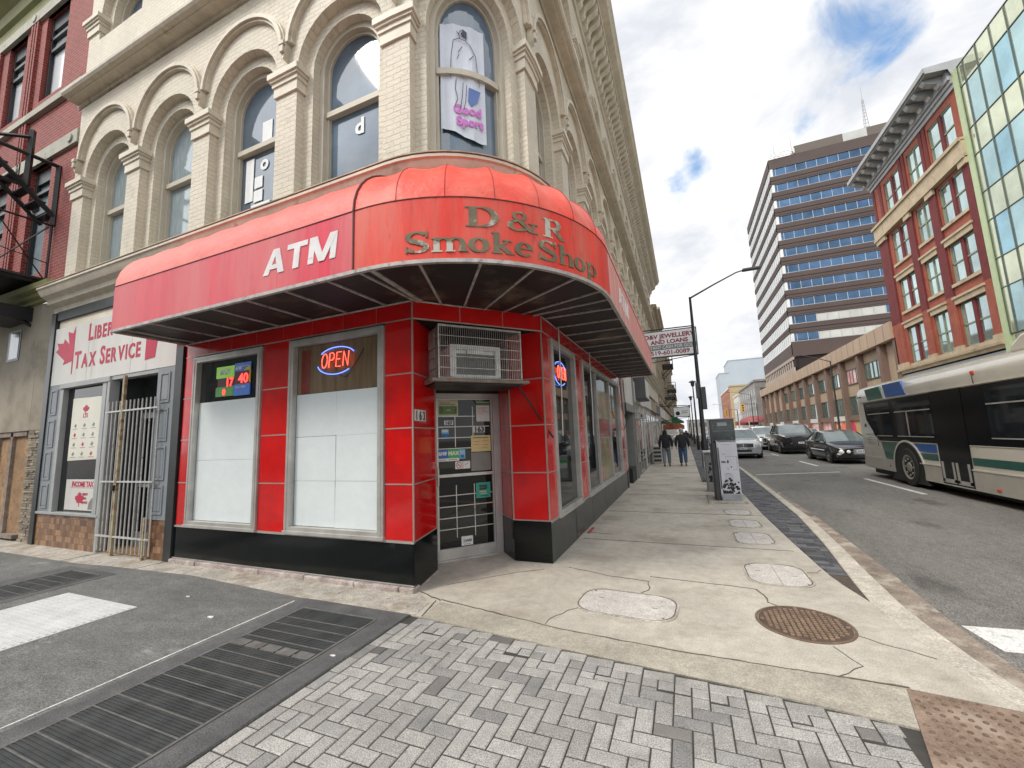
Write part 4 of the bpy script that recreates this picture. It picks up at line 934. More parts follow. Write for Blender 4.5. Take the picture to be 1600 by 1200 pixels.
# lottery display
FL_ = lambda u, z, d: FS(u, z, d - .038)
t = thing('lottery_display', FL_(-5.93, 2.36, 0), 'green and blue lottery jackpot display with red digits in the left papered window', 'lottery sign')
M('lime', (.22, .50, .05), .4, var=.15, vs=9, emit=.3); M('sign_green', (.06, .26, .05), .4, var=.2, vs=9, emit=.12); M('sign_blue', (.03, .12, .42), .4, var=.2, vs=9, emit=.2); M('led_red', (1, .04, .03), .5, var=0, emit=2.5); M('white_ink', (.78, .8, .82), .6, var=0); M('led_back', (.10, .012, .015), .5, var=.3); M('yellow_ink', (.75, .55, .08), .5, var=0)
m = MB(); m.fb(FL_, -6.32, -5.93, 2.63, 2.80, 0, .012); build('lime_panel', m, MATS['lime'], t)
m = MB(); m.fb(FL_, -6.32, -5.93, 2.36, 2.50, 0, .012); build('green_panel', m, MATS['sign_green'], t)
m = MB(); m.fb(FL_, -5.92, -5.58, 2.70, 2.82, 0, .012); m.fb(FL_, -5.92, -5.58, 2.35, 2.51, 0, .012); build('blue_panel', m, MATS['sign_blue'], t)
m = MB(); m.fb(FL_, -6.29, -5.93, 2.50, 2.63, 0, .009); m.fb(FL_, -5.92, -5.60, 2.51, 2.70, 0, .009); build('digit_panel', m, MATS['led_back'], t)
m = MB(); m.prism(FL_, [(-5.72, 2.70), (-5.63, 2.76), (-5.58, 2.76), (-5.58, 2.52), (-5.60, 2.52), (-5.60, 2.70)], 0, .013); build('yellow_edge', m, MATS['yellow_ink'], t)
m = MB(); text(FL_, '17', -6.02, 2.505, .115, .011, None, None, merge=m, bold=.004); text(FL_, '40', -5.72, 2.53, .13, .013, None, None, merge=m, bold=.004, sx=1.1); text(FL_, '0', -6.13, 2.385, .075, .014, None, None, merge=m, bold=.006)
build('digits', m, MATS['led_red'], t)
m = MB(); text(FL_, 'MAX', -6.13, 2.685, .07, .013, None, None, merge=m, bold=.006, shear=.2); text(FL_, '6/49', -5.83, 2.725, .05, .013, None, None, merge=m, bold=.004, shear=.2); text(FL_, 'MILLION', -5.68, 2.755, .025, .013, None, None, merge=m); text(FL_, 'GOLD BALL', -5.77, 2.455, .03, .013, None, None, merge=m)
build('lettering', m, MATS['white_ink'], t)
# notices on the glass door
M('n_cream', (.50, .49, .34), .5, var=.1, vs=20); M('n_yellow', (.62, .50, .24), .5, var=.1, vs=20); M('n_white', (.66, .66, .64), .5, var=.1, vs=20); M('n_black', (.02, .02, .02), .5, var=0); M('n_green', (.09, .20, .05), .5, var=.2, vs=30)
M('n_blue', (.02, .13, .42), .5, var=.2, vs=20); M('n_green2', (.04, .38, .08), .5, var=.2, vs=20); M('n_lblue', (.18, .42, .62), .5, var=.2, vs=30); M('n_grey', (.21, .20, .18), .5, var=.1, vs=8); M('n_teal', (.03, .30, .23), .4, var=.25, vs=14); M('n_red', (.45, .05, .04), .5, var=.1)
def notice(u0, u1, z0, z1, mat, label, marks=(), cat='notice', d=-.003, name='door_notice', F=None):
    F = F or FDr
    t = thing(name, F((u0 + u1) / 2, z0, d), label, cat); m = MB(); m.fb(F, u0, u1, z0, z1, d, d + .0025); build('sheet', m, MATS[mat], t)
    for k in marks:
        if k[0] == 't': text(F, k[1], u0 + (u1 - u0) * k[2], z0 + (z1 - z0) * k[3], k[4], d + .0026, MATS[k[5]], t, th=.0012, bold=k[6] if len(k) > 6 else .001)
        else:
            m = MB()
            for a, b, c, e in k[2]: m.fb(F, u0 + (u1 - u0) * a, u0 + (u1 - u0) * b, z0 + (z1 - z0) * c, z0 + (z1 - z0) * e, d + .0025, d + .0036)
            build(k[0], m, MATS[k[1]], t)
    return t
notice(.03, .325, 1.94, 2.162, 'n_cream', 'cream and green notice with a green arrow panel at the top left of the door', (('green_panel', 'n_green', [(.06, .95, .08, .62)]), ('arrow', 'n_cream', [(.42, .62, .30, .42), (.60, .66, .24, .48), (.12, .2, .2, .52), (.76, .88, .22, .5)]), ('text_lines', 'n_black', [(.1, .6, .80, .83), (.1, .85, .70, .73)])))
notice(.597, .804, 1.853, 2.137, 'n_white', 'tall pale paper notice at the top right of the door', (('header', 'n_green', [(0, 1, .82, .97)]), ('text_lines', 'n_red', [(.1, .8, .68, .70), (.1, .7, .58, .60), (.1, .85, .48, .50), (.1, .5, .38, .40)])))
notice(.119, .249, 1.812, 1.875, 'n_white', 'small white street number on the left of the door glass', (('t', '163', .5, .12, .048, 'n_black', .003),), 'street number', name='street_number')
notice(.548, .722, 1.696, 1.788, 'n_white', 'bold white and black street number in the middle of the door glass', (('t', '163', .5, .10, .072, 'n_black', .005),), 'street number', name='street_number')
notice(.077, .183, 1.647, 1.755, 'n_lblue', 'small blue sticker on the left of the door under the street number', (('band', 'n_blue', [(0, 1, 0, .4)]), ('top', 'n_white', [(.1, .9, .62, .9)])), 'sticker', name='door_sticker')
notice(.507, .806, 1.424, 1.653, 'n_yellow', 'yellow paper notice on the right of the door', (('heading', 'n_black', [(.1, .9, .84, .88)]), ('text_lines', 'n_red', [(.12, .45, .62, .645), (.55, .88, .64, .665), (.12, .4, .42, .445), (.5, .88, .40, .425), (.12, .3, .22, .24), (.5, .85, .22, .24)])))
notice(.503, .800, 1.155, 1.412, 'n_grey', 'plain grey card below the yellow notice on the door', d=-.006)
notice(.017, .168, 1.355, 1.471, 'n_blue', 'blue lottery sticker on the left edge of the door', (('t', '6/49', .5, .35, .045, 'n_white', .004),), 'sticker', name='lottery_sticker')
notice(.169, .328, 1.352, 1.472, 'n_green2', 'green lottery sticker beside the blue one on the door', (('t', 'MAX', .5, .35, .05, 'n_white', .004),), 'sticker', name='lottery_sticker')
notice(.012, .328, 1.312, 1.352, 'n_white', 'long white label strip under the two lottery stickers', (('text_lines', 'n_grey', [(.05, .4, .4, .6), (.5, .9, .4, .6)]),), 'sticker', name='label_strip')
notice(.332, .417, 1.337, 1.467, 'n_lblue', 'light blue sticker right of the green lottery sticker', (('text_lines', 'n_white', [(.1, .9, .75, .8), (.1, .9, .55, .6)]), ('box', 'n_blue', [(.2, .8, .1, .4)])), 'sticker', name='door_sticker')
t = notice(.267, .376, 1.198, 1.301, 'n_white', 'white no smoking sticker with a red ring on the door', (), 'sticker', name='no_smoking_sticker')
m = MB(); m.band(FDr, [(.3215 + .032 * math.cos(R(a)), 1.25 + .035 * math.sin(R(a))) for a in range(0, 360, 20)], [(.3215 + .041 * math.cos(R(a)), 1.25 + .044 * math.sin(R(a))) for a in range(0, 360, 20)], -.0005, .0007, closed=True); pen(m, FDr, [(.297, 1.277), (.346, 1.223)], .008, .0007); build('ring', m, MATS['n_red'], t)
m = MB(); m.fb(FDr, .30, .34, 1.245, 1.253, -.0005, .0003); build('cigarette', m, MATS['n_black'], t)
notice(.381, .486, 1.197, 1.302, 'n_white', 'plain white sticker right of the no smoking sticker', (('mark', 'n_grey', [(.3, .5, .5, .6), (.5, .7, .6, .7)]),), 'sticker', name='door_sticker')
notice(.565, .781, .776, .987, 'n_teal', 'teal sticker reading 225 on the lower glass of the door', (('t', '225', .5, .56, .055, 'n_black', .006), ('text_lines', 'n_yellow', [(.25, .7, .38, .44), (.3, .75, .25, .30)]), ('bar', 'n_black', [(.25, .8, .1, .15)])), 'sticker', name='door_sticker')
notice(.335, .499, .165, .286, 'n_white', 'white label at the foot of the door glass', (('t', 'UARS', .58, .4, .03, 'n_black', .002), ('lines', 'n_black', [(.1, .3, .3, .33), (.1, .3, .45, .48), (.1, .3, .6, .63), (.2, .8, .12, .16)])), 'sticker', name='door_sticker')
t = thing('street_number', FP(.2, 1.84, .01), 'white and black street number plates on the red tiles left of the door', 'street number')
for k, c in enumerate('163'):
    m = MB(); m.fb(FP, .035 + k * .112, .035 + k * .112 + .106, 1.835, 1.965, .001, .006); pl = build('number_plate', m, MATS['n_white'], t)
    text(FP, c, .035 + k * .112 + .053, 1.85, .098, .007, MATS['n_black'], pl, bold=.006, th=.001)
# ================================================================ TAX OFFICE FRONT (left bay of the corner building)
M('tax_grey', (.225, .245, .265), .5, var=.08, vs=3, bump=.1, bs=40); M('tax_trim', (.34, .35, .35), .5, var=.1, vs=3); M('sign_white', (.60, .59, .56), .5, var=.07, vs=1.2, stretch=(2, 1, .3), spots=((.40, .38, .35), 3, .6, .8))
M('maple_red', (.45, .012, .055), .5, var=.1, vs=5); M('dark_pier', (.022, .026, .027), .35, var=.3, vs=4, spots=((.12, .11, .10), 14, .66, .72))
BR('brown_tile', (.13, .055, .025), (.36, .20, .10), (.12, .09, .07), .10, .10, .006, bump=.4, rough=.4, var=.25, coat=.2)
tax = thing('tax_office_front', (-9.2, 3.9, 0), 'tax office front with white maple leaf sign, grey panelled pilasters and brown tiled base', 'shop front')
m = MB(); m.fb(FS, -11.36, -11.20, 0, 4.38, -.2, .05); m.fb(FS, -7.24, -7.06, 0, 3.215, -.2, .03); m.fb(FS, -11.2, -7.06, 4.22, 4.40, -.2, .03); build('pier', m, MATS['dark_pier'], tax)
m = MB(); m.fb(FS, -11.18, -7.24, 4.05, 4.22, -.1, -.01); build('upper_board', m, MATS['cream_paint'], tax)
m = MB(); m.fb(FS, -11.18, -7.24, 2.93, 4.05, -.1, .03); sg = build('sign_board', m, MATS['sign_white'], tax)
m = MB()
for u in (-9.9, -8.5): m.fb(FS, u - .003, u + .003, 2.93, 4.05, .03, .031)
build('sign_seam', m, MATS['tax_grey'], tax)
RM = MATS['maple_red']
def smallcaps(s, u, z, h, parent, sx=.82):
    x = u
    for i, w in enumerate(s.split(' ')):
        for j, c in enumerate(w):
            hh = h if j == 0 else h * .78; m = MB(); text(FS, c, 0, z, hh, .031, None, None, merge=m, bold=.010, sx=sx, align='LEFT')
            xs = [v[0] for v in m.v]; wd = max(xs) - min(xs); m.v = [(v[0] - min(xs) + x, v[1], v[2]) for v in m.v]; build('letter', m, RM, parent); x += wd + h * .13
        x += h * .32
smallcaps('LIBERTY', -9.93, 3.68, .30, sg); smallcaps('TAX SERVICE', -10.36, 3.19, .31, sg, .80)
half = [(0, .50), (-.06, .36), (-.20, .42), (-.14, .14), (-.28, .28), (-.31, .19), (-.48, .22), (-.43, .10), (-.50, .04), (-.24, -.18), (-.27, -.27), (-.03, -.22), (-.02, -.50)]
def leaf(F, uc, zc, w, h, d, left, mat, parent):
    pts = [(x * (1 if left else -1) * w + uc, z * h + zc) for x, z in half] + [(uc, zc - .48 * h)]
    m = MB(); m.prism(F, pts, d, d + .003); build('maple_leaf', m, mat, parent)
leaf(FS, -10.42, 3.55, 1.35, .92, .031, True, RM, sg); m = MB(); m.prism(FS, [(-8.08, 3.10), (-7.80, 3.12), (-7.76, 3.40), (-7.5, 3.52), (-7.3, 3.95), (-8.08, 3.98)], .031, .034); build('maple_leaf', m, RM, sg)
for a, b in ((-11.2, -10.77), (-7.69, -7.24)): m = MB(); m.fb(FS, a, b, .58, 2.93, -.05, .025); build('pilaster', m, MATS['tax_grey'], tax)
for a, b in ((-11.10, -10.86), (-7.60, -7.34)):
    for z0, z1 in ((2.36, 2.84), (1.76, 2.27), (1.17, 1.68), (.66, 1.09)): m = MB(); m.band(FS, [(a + .03, z0 + .03), (b - .03, z0 + .03), (b - .03, z1 - .03), (a + .03, z1 - .03)], [(a, z0), (b, z0), (b, z1), (a, z1)], .02, .038, closed=True); m.fb(FS, a + .05, b - .05, z0 + .05, z1 - .05, .02, .032); build('raised_panel', m, MATS['tax_grey'], tax)
m = MB(); m.fb(FS, -11.2, -9.18, -.02, .56, -.3, .02); m.add([(-9.18, 3.81, 0), (-9.18, 4.3, 0), (-9.18, 4.3, .56), (-9.18, 3.81, .56)], [(0, 1, 2, 3)]); build('tiled_base', m, MATS['brown_tile'], tax); m = MB(); m.fb(FS, -7.69, -7.24, -.02, .57, -.3, .02); build('tiled_base', m, MATS['brown_tile'], tax)
m = MB(); m.fb(FS, -11.2, -9.08, .56, .60, -.2, .05); m.fb(FS, -10.77, -9.06, 2.84, 2.93, -.1, .05); m.fb(FS, -10.77, -10.66, .60, 2.84, -.1, .03); m.fb(FS, -9.30, -9.18, .60, 2.84, -.1, .03); m.fb(FS, -9.13, -9.05, 0, 2.9, -.1, .04); m.fb(FS, -9.05, -7.69, 2.86, 2.93, -.1, .02)
win = build('shop_window', m, MATS['tax_trim'], tax, bevel=.004)
m = MB(); m.quad(FS, -10.66, -9.30, .60, 2.84, -.05); build('pane', m, MATS['glass_dark'], win)
# recessed doorway behind the gate
FDk, LDk = seg((-9.12, 4.28), (-7.69, 4.28))
m = MB(); m.add([(-9.15, 3.9, 0), (-9.15, 4.33, 0), (-9.15, 4.33, 2.95), (-9.15, 3.9, 2.95)], [(0, 1, 2, 3)]); m.add([(-7.66, 3.9, 0), (-7.66, 4.33, 0), (-7.66, 4.33, 2.95), (-7.66, 3.9, 2.95)], [(0, 1, 2, 3)]); m.add([(-9.15, 4.33, 0), (-7.66, 4.33, 0), (-7.66, 4.33, 2.95), (-9.15, 4.33, 2.95)], [(0, 1, 2, 3)]); m.add([(-9.15, 3.9, 2.95), (-7.66, 3.9, 2.95), (-7.66, 4.33, 2.95), (-9.15, 4.33, 2.95)], [(0, 1, 2, 3)])
build('doorway', m, M('doorway', (.06, .065, .07), .5, var=.3), tax)
m = MB(); m.fb(FDk, .1, .18, 0, 2.3, 0, .04); m.fb(FDk, 1.05, 1.15, 0, 2.3, 0, .04); m.fb(FDk, .18, 1.05, 2.2, 2.3, 0, .04); m.fb(FDk, .18, 1.05, 0, .25, 0, .04); m.fb(FDk, .18, 1.05, 1.0, 1.06, 0, .04); dr = build('door', m, MATS['tax_trim'], tax)
m = MB(); m.quad(FDk, .18, 1.4, .25, 2.2, .02); build('pane', m, MATS['glass_dark'], dr)
m = MB(); m.fb(FDk, .62, 1.4, .02, 1.05, .03, .045); build('lower_panel', m, M('tan_wood', (.42, .33, .22), .7, var=.2, vs=4), tax)
m = MB(); m.quad(lambda u, z, d: (u, z, d), -9.1, -7.7, 3.85, 4.27, .012)
for k in range(9): m.box(-9.1 + k * .16, -9.095 + k * .16, 3.85, 4.27, .0, .016)
build('door_mat', m, M('deck', (.36, .22, .11), .8, var=.2, vs=8, stretch=(8, 1, 1)), tax)
FKt = lambda u, z, d: (u, 4.235 - d, z)
m = MB(); 
for i, w in enumerate(('FILE', 'YOUR', 'WAY')): text(FKt, w, -8.10, 2.17 - i * .22, .155, .005, None, None, merge=m, bold=.006, sx=1.35)
build('door_lettering', m, MATS['paper'], tax)
# folding gate
M('gate_paint', (.55, .55, .53), .45, metal=.2, var=.15, vs=6, spots=((.25, .16, .09), 9, .6, .7)); M('gate_rust', (.34, .29, .19), .6, var=.3, vs=9, spots=((.20, .09, .04), 11, .52, .62))
gt = thing('security_gate', (-8.2, 3.76, 0), 'pale barred security gate with rusty centre post closing the tax office doorway', 'gate')
FG = lambda u, z, d: (u, 3.75 - d, z)
us = [-8.92 + .113 * k for k in range(4)] + [-8.40 + .113 * k for k in range(9)]
for u in us: m = MB(); m.tube([FG(u, .07, 0), FG(u, 2.46, 0)], .011, 6); build('bar', m, MATS['gate_paint'], gt)
m = MB()
for z in (.30, 1.15, 2.29): m.fb(FG, -8.97, -7.50, z - .012, z + .012, -.01, .018)
build('rail', m, MATS['gate_paint'], gt)
m = MB(); m.fb(FG, -8.52, -8.47, .0, 2.88, -.02, .02); m.fb(FG, -7.66, -7.62, .0, .62, -.02, .02); build('post', m, MATS['gate_rust'], gt)
m = MB(); m.fb(FG, -8.56, -8.49, 1.01, 1.10, .02, .05); build('lock', m, MATS['black_metal'], gt, bevel=.006)
# posters in the tax office window
FT_ = lambda u, z, d: FS(u, z, d - .048)
t = thing('window_poster', FT_(-9.95, 1.5, 0), 'large cream poster with rows of small red pictures in the tax office window', 'poster')
m = MB(); m.prism(FT_, [(-10.47, 1.50), (-9.44, 1.52), (-9.44, 2.62), (-10.46, 2.64)], 0, .002); build('sheet', m, M('poster_cream', (.62, .60, .50), .5, var=.06, coat=.4), t)
leaf(FT_, -9.98, 2.42, .22, .16, .003, True, RM, t); leaf(FT_, -9.98, 2.42, .22, .16, .003, False, RM, t)
text(FT_, 'LTS', -9.98, 2.27, .07, .003, RM, t, th=.001, bold=.004)
m = MB(); mr_ = MB()
for i in range(3):
    for j in range(4):
        u = -10.30 + i * .31; z = 2.12 - j * .17; (mr_ if (i * 3 + j * 5) % 4 == 1 else m).prism(FT_, [(u - .05, z), (u + .02, z - .03), (u + .05, z + .02), (u, z + .05), (u - .02, z + .02)], .002, .003); m.fb(FT_, u - .08, u + .09, z - .055, z - .045, .002, .003)
build('pictures', m, MATS['n_grey'], t); build('red_pictures', mr_, RM, t)
t = thing('income_tax_poster', FT_(-9.9, .65, 0), 'small white poster reading income tax with a red leaf low in the tax office window', 'poster')
m = MB(); m.fb(FT_, -10.42, -9.38, .64, 1.17, 0, .002); build('sheet', m, MATS['sign_white'], t)
text(FT_, 'INCOME TAX', -9.86, 1.045, .085, .0025, RM, t, th=.001, bold=.006, sx=.95)
m = MB(); m.fb(FT_, -10.25, -9.45, 1.02, 1.027, .002, .003); build('line', m, RM, t)
leaf(FT_, -9.92, .83, .30, .26, .003, True, RM, t); leaf(FT_, -9.92, .83, .30, .26, .003, False, RM, t)
for i, w in enumerate(('LIBERTY', 'TAX', 'SERVICE')): text(FT_, w, -9.74, .90 - i * .07, .035, .0065, RM, t, th=.001, bold=.002)
m = MB(); m.prism(FT_, [(-9.62, .66), (-9.45, .66), (-9.42, .80), (-9.50, .86), (-9.60, .78)], .002, .0035); build('photo', m, MATS['n_grey'], t)
# ================================================================ LEFT BRICK BUILDING
BR('red_brick', (.27, .030, .024), (.21, .022, .018), (.27, .16, .13), .21, .072, .008, bump=.5, var=.18)
M('stone_lintel', (.38, .37, .31), .75, var=.15, vs=3, bump=.3, spots=((.22, .19, .15), 4, .58, .75)); M('stucco', (.34, .30, .24), .85, var=.13, vs=1.4, bump=.3, bs=60, spots=((.17, .145, .11), 1.6, .5, .8)); M('green_trim', (.22, .22, .085), .5, var=.15, vs=2, bump=.1)
M('black_frame', (.018, .02, .024), .4, var=.2); M('pale_blind', (.66, .68, .70), .3, var=.1, vs=2, coat=.6); M('plywood', (.34, .21, .115), .8, var=.3, vs=2.2, bump=.6, bs=28, spots=((.22, .13, .07), 9, .52, .62)); M('stone_strip', (.26, .22, .17), .85, var=.3, vs=8, bump=1, bs=30, island=.3)
lb = thing('red_brick_building', (-14, 4, 0), 'red brick building with stone lintels and black fire escape left of the cream building', 'building')
FLb = lambda u, z, d: (u, 3.88 - d, z)
m = MB(); wins = [(-13.52, -12.44, 9.95, 12.28), (-15.55, -14.55, 9.95, 12.28), (-17.6, -16.6, 9.95, 12.28), (-13.40, -12.44, 5.5, 8.15), (-15.55, -14.58, 5.5, 8.15), (-17.6, -16.6, 5.5, 8.15)]
for z0, z1, zb, zt in ((5.1, 9.0, 5.5, 8.15), (9.0, 14.5, 9.95, 12.28)):
    ws = sorted([w for w in wins if w[2] == zb]); x = -24
    for a, b, c, d in ws: m.quad(FLb, x, a, z0, z1, 0); m.quad(FLb, a, b, z0, c, 0); m.quad(FLb, a, b, d, z1, 0); m.add([FLb(a, c, 0), FLb(a, d, 0), FLb(a, d, -.3), FLb(a, c, -.3)], [(0, 1, 2, 3)]); m.add([FLb(b, c, 0), FLb(b, d, 0), FLb(b, d, -.3), FLb(b, c, -.3)], [(0, 1, 2, 3)]); m.add([FLb(a, d, 0), FLb(b, d, 0), FLb(b, d, -.3), FLb(a, d, -.3)], [(0, 1, 2, 3)]); m.add([FLb(a, c, 0), FLb(b, c, 0), FLb(b, c, -.3), FLb(a, c, -.3)], [(0, 1, 2, 3)]); x = b
    m.quad(FLb, x, -11.26, z0, z1, 0)
build('wall', m, MATS['red_brick'], lb)
m = MB()
for u in (-14.02, -16.1): 
    for du in (-.18, -.04, .10): m.fb(FLb, u + du, u + du + .08, 5.1, 12.4, 0, .06)
build('brick_pilaster', m, MATS['red_brick'], lb)
m = MB(); m.fb(FLb, -24, -12.15, 12.28, 12.55, -.05, .07); m.fb(FLb, -24, -11.27, 8.15, 8.46, -.05, .06); m.fb(FLb, -24, -11.3, 9.50, 9.66, -.05, .09)
for u in (-11.55, -14.05): m.cyl(FLb(u, 8.31, .06), (0, 1, 0), .10, .06, 14); m.cyl(FLb(u, 12.42, .06), (0, 1, 0), .10, .06, 14)
build('lintel', m, MATS['stone_lintel'], lb)
m = MB(); m.sweep(FLb, [-24, -11.2], [(0, 12.95), (.1, 13.0), (.15, 13.2), (.45, 13.35), (.5, 13.6), (0, 13.7)]); m.fb(FLb, -24, -11.3, 12.56, 12.95, 0, .02); build('cornice', m, MATS['green_trim'], lb)
for a, b, c, d in wins:
    m = MB(); m.fb(FLb, a, a + .09, c, d, -.2, -.08); m.fb(FLb, b - .06, b, c, d, -.2, -.08); m.fb(FLb, a, b, d - .35, d, -.2, -.09); m.fb(FLb, a, b, c, c + .1, -.2, -.08); m.fb(FLb, a, b, (c + d) / 2 + .2, (c + d) / 2 + .28, -.2, -.08); m.fb(FLb, a, b, d - .62, d - .55, -.2, -.08)
    w = build('window', m, MATS['black_frame'], lb); m = MB(); m.quad(FLb, a, b, c, d, -.15); build('pane', m, MATS['pale_blind'] if c > 9 else MATS['curtain_glass'], w)
m = MB(); m.fb(FLb, -24, -11.98, 2.12, 4.72, -.2, .05); m.sweep(lambda u, z, d: (-11.9 + u * 0 + d * 0, 0, z), [0], [(0, 0)], cap=False) if False else None
m.prism(lambda u, z, d: (u, z, d), [(-11.98, 3.832), (-11.37, 3.95), (-11.37, 4.1), (-11.98, 4.1)], 2.12, 4.72)
build('stucco_band', m, MATS['stucco'], lb)
m = MB(); m.fb(FLb, -13.33, -12.76, 3.62, 4.28, .04, .06); sw = build('window', m, MATS['black_frame'], lb); m = MB(); m.quad(FLb, -13.22, -12.82, 3.67, 4.25, .065); build('pane', m, MATS['curtain_glass'], sw)
m = MB(); m.sweep(FLb, [-24, -11.3], [(.05, 4.72), (.10, 4.74), (.10, 4.80), (.16, 4.84), (.16, 4.92), (.24, 4.96), (.26, 5.06), (0, 5.12)]); build('lower_cornice', m, MATS['green_trim'], lb)
m = MB(); m.fb(FLb, -24, -12.1, 0, 2.12, -.5, -.02); build('plywood_front', m, MATS['plywood'], lb)
m = MB()
for a in (-12.78, -13.42, -14.4): m.fb(FLb, a, a + .1, 0, 2.1, -.02, .03)
m.fb(FLb, -24, -12.1, .05, .12, -.02, .08); m.fb(FLb, -24, -12.1, 2.02, 2.12, -.02, .03); build('timber_frame', m, MATS['rot_wood'], lb)
m = MB(); z = 0
while z < 2.08:
    h = random.uniform(.03, .06); u = -11.98 + random.uniform(0, .05)
    while u < -11.36: w = random.uniform(.12, .3); m.fb(FLb, u, min(u + w, -11.35) - .006, z + .003, z + h - .003, -.1, .03 + random.uniform(0, .03)); u += w
    z += h
build('stacked_stone', m, MATS['stone_strip'], lb)
# fire escape
fe = thing('fire_escape', (-12.5, 3.2, 4.8), 'black iron fire escape balcony and stair on the red brick building', 'fire escape')
FE = lambda u, z, d: (u, 3.0 - d, z)
FX = -12.0
def rodx(a, b, w, m): m.tube([(FX, a[0], a[1]), (FX, b[0], b[1])], w, 4)
m = MB(); m.box(-18, FX + .05, 2.3, 3.86, 5.20, 5.25)
for k in range(52): m.box(-18 + k * .115, -17.97 + k * .115, 2.3, 3.86, 5.25, 5.265)
rodx((2.2, 5.16), (3.95, 5.18), .05, m); m.tube([(-18, 2.32, 5.15), (FX, 2.32, 5.15)], .05, 4); build('platform', m, MATS['black_metal'], fe)
m = MB()
rodx((2.2, 6.42), (3.86, 6.44), .022, m); rodx((2.2, 5.85), (3.86, 5.6), .010, m)
for y in (3.84, 3.0, 2.32): rodx((y, 6.43), (y, 5.2), .022, m)
rodx((3.05, 5.25), (3.8, 6.4), .013, m); rodx((3.05, 6.4), (3.8, 5.25), .013, m); rodx((2.3, 5.25), (3.0, 6.4), .013, m)
for z in (6.42, 5.85): m.tube([(-18, 2.32, z), (FX, 2.32, z)], .02, 4)
build('railing', m, MATS['black_metal'], fe)
m = MB(); rodx((2.0, 8.45), (3.88, 6.62), .055, m); rodx((2.0, 7.79), (3.92, 7.80), .045, m); rodx((2.0, 7.08), (3.45, 7.10), .04, m); rodx((3.86, 7.82), (3.86, 6.45), .055, m)
rodx((3.42, 8.35), (3.42, 7.1), .055, m); rodx((2.6, 7.75), (3.42, 8.2), .035, m)
build('landing_frame', m, MATS['black_metal'], fe)
m = MB(); m.tube([(-12.6, 2.0, 8.45), (-12.6, 3.88, 6.62)], .05, 4)
for k in range(10): m.box(-12.6, FX, 2.05 + k * .19, 2.2 + k * .19, 8.36 - k * .185, 8.39 - k * .185)
build('stair', m, MATS['black_metal'], fe)
m = MB(); m.box(-13.4, -12.35, 3.32, 3.86, 4.40, 4.68); m.tube([(-12.4, 2.3, 5.15), (-12.4, 3.86, 4.3)], .035, 4)
build('support', m, MATS['black_metal'], fe)
# ================================================================ SHOPS FURTHER ALONG THE NEAR SIDE
M('grey_trim', (.20, .20, .19), .5, var=.15, vs=3); M('white_board', (.62, .60, .57), .5, var=.12, vs=1.5, spots=((.60, .40, .16), 1.4, .55, .8)); M('pale_wall', (.52, .50, .45), .7, var=.15, vs=2)
M('dark_grey', (.06, .062, .065), .5, var=.2); M('tan_trim', (.33, .27, .18), .6, var=.15)
def shopfront(y0, y1, label, sign_z, sign_mat, frame, glassz, door=None, base_h=.45, proud=0.0):
    t = thing('shop_front', (-1.7, (y0 + y1) / 2, 0), label, 'shop front'); X = lambda u, z, d: (-1.68 + proud + d, u, z)
    m = MB(); m.fb(X, y0, y1, glassz[1] + .1, 3.70, -.4, -.02); build('fascia', m, MATS[frame], t)
    m = MB(); m.fb(X, y0 + .05, y1 - .05, sign_z[0], sign_z[1], -.1, .08); build('sign_board', m, MATS[sign_mat], t)
    m = MB(); m.fb(X, y0, y0 + .22, 0, 3.6, -.3, .01); m.fb(X, y1 - .22, y1, 0, 3.6, -.3, .01); build('pier', m, MATS[frame], t)
    m = MB(); m.fb(X, y0 + .22, y1 - .22, 0, base_h, -.3, -.01); build('base', m, MATS['base_granite'], t)
    n = max(1, round((y1 - y0) / 1.5)); w = (y1 - y0 - .44) / n
    for k in range(n):
        a = y0 + .22 + k * w; z0 = .05 if k == door else glassz[0]
        m = MB(); m.fb(X, a, a + .06, z0, glassz[1] + .1, -.2, .0); m.fb(X, a + w - .06, a + w, z0, glassz[1] + .1, -.2, .0); m.fb(X, a + .06, a + w - .06, glassz[1], glassz[1] + .1, -.2, -.002); m.fb(X, a + .06, a + w - .06, z0, z0 + .08, -.2, -.002)
        wn_ = build('door' if k == door else 'window', m, MATS['alu'], t); m = MB(); m.quad(X, a, a + w, z0, glassz[1], -.02); build('pane', m, MATS['glass_dark'], wn_)
        m = MB(); m.fb(X, a + .25, a + w * .7, glassz[0] + .4, glassz[1] - .5, -.02, -.012); build('window_poster', m, MATS[['sign_white', 'poster_yellow', 'poster_red', 'pale_wall'][int(y0 * 7 + k) % 4]], t)
    return t
t = thing('shop_front', (-1.7, 14.2, 0), 'narrow shop entrance with pale sign board and black poster just past the red shop', 'shop front')
XS = FR
m = MB(); m.fb(XS, 13.0, 15.3, 2.55, 3.66, -.1, .04); build('sign_board', m, MATS['white_board'], t)
m = MB(); m.fb(XS, 13.0, 15.3, 2.30, 2.55, -.2, .08); m.fb(XS, 15.0, 15.3, 0, 2.3, -.6, .03); m.fb(XS, 15.3, 15.6, 0, 4.1, -.3, .07); build('grey_frame', m, MATS['grey_trim'], t)
m = MB(); m.fb(XS, 13.0, 15.0, 0, 2.3, -1.2, -1.1); m.fb(XS, 13.9, 14.4, 0, .46, -1.0, .02); m.fb(XS, 14.4, 15.0, 0, .45, -.5, .02); build('recess', m, MATS['dark'], t)
m = MB(); m.fb(XS, 13.9, 15.0, .5, 2.3, -.3, -.25); pb = build('black_poster', m, MATS['dark'], t)
m = MB()
for z, w in ((1.95, .5), (1.85, .3), (1.72, .6), (1.2, .3), (1.05, .4), (.62, .8)): m.fb(XS, 14.4 - w / 2, 14.4 + w / 2, z, z + .03, -.25, -.245)
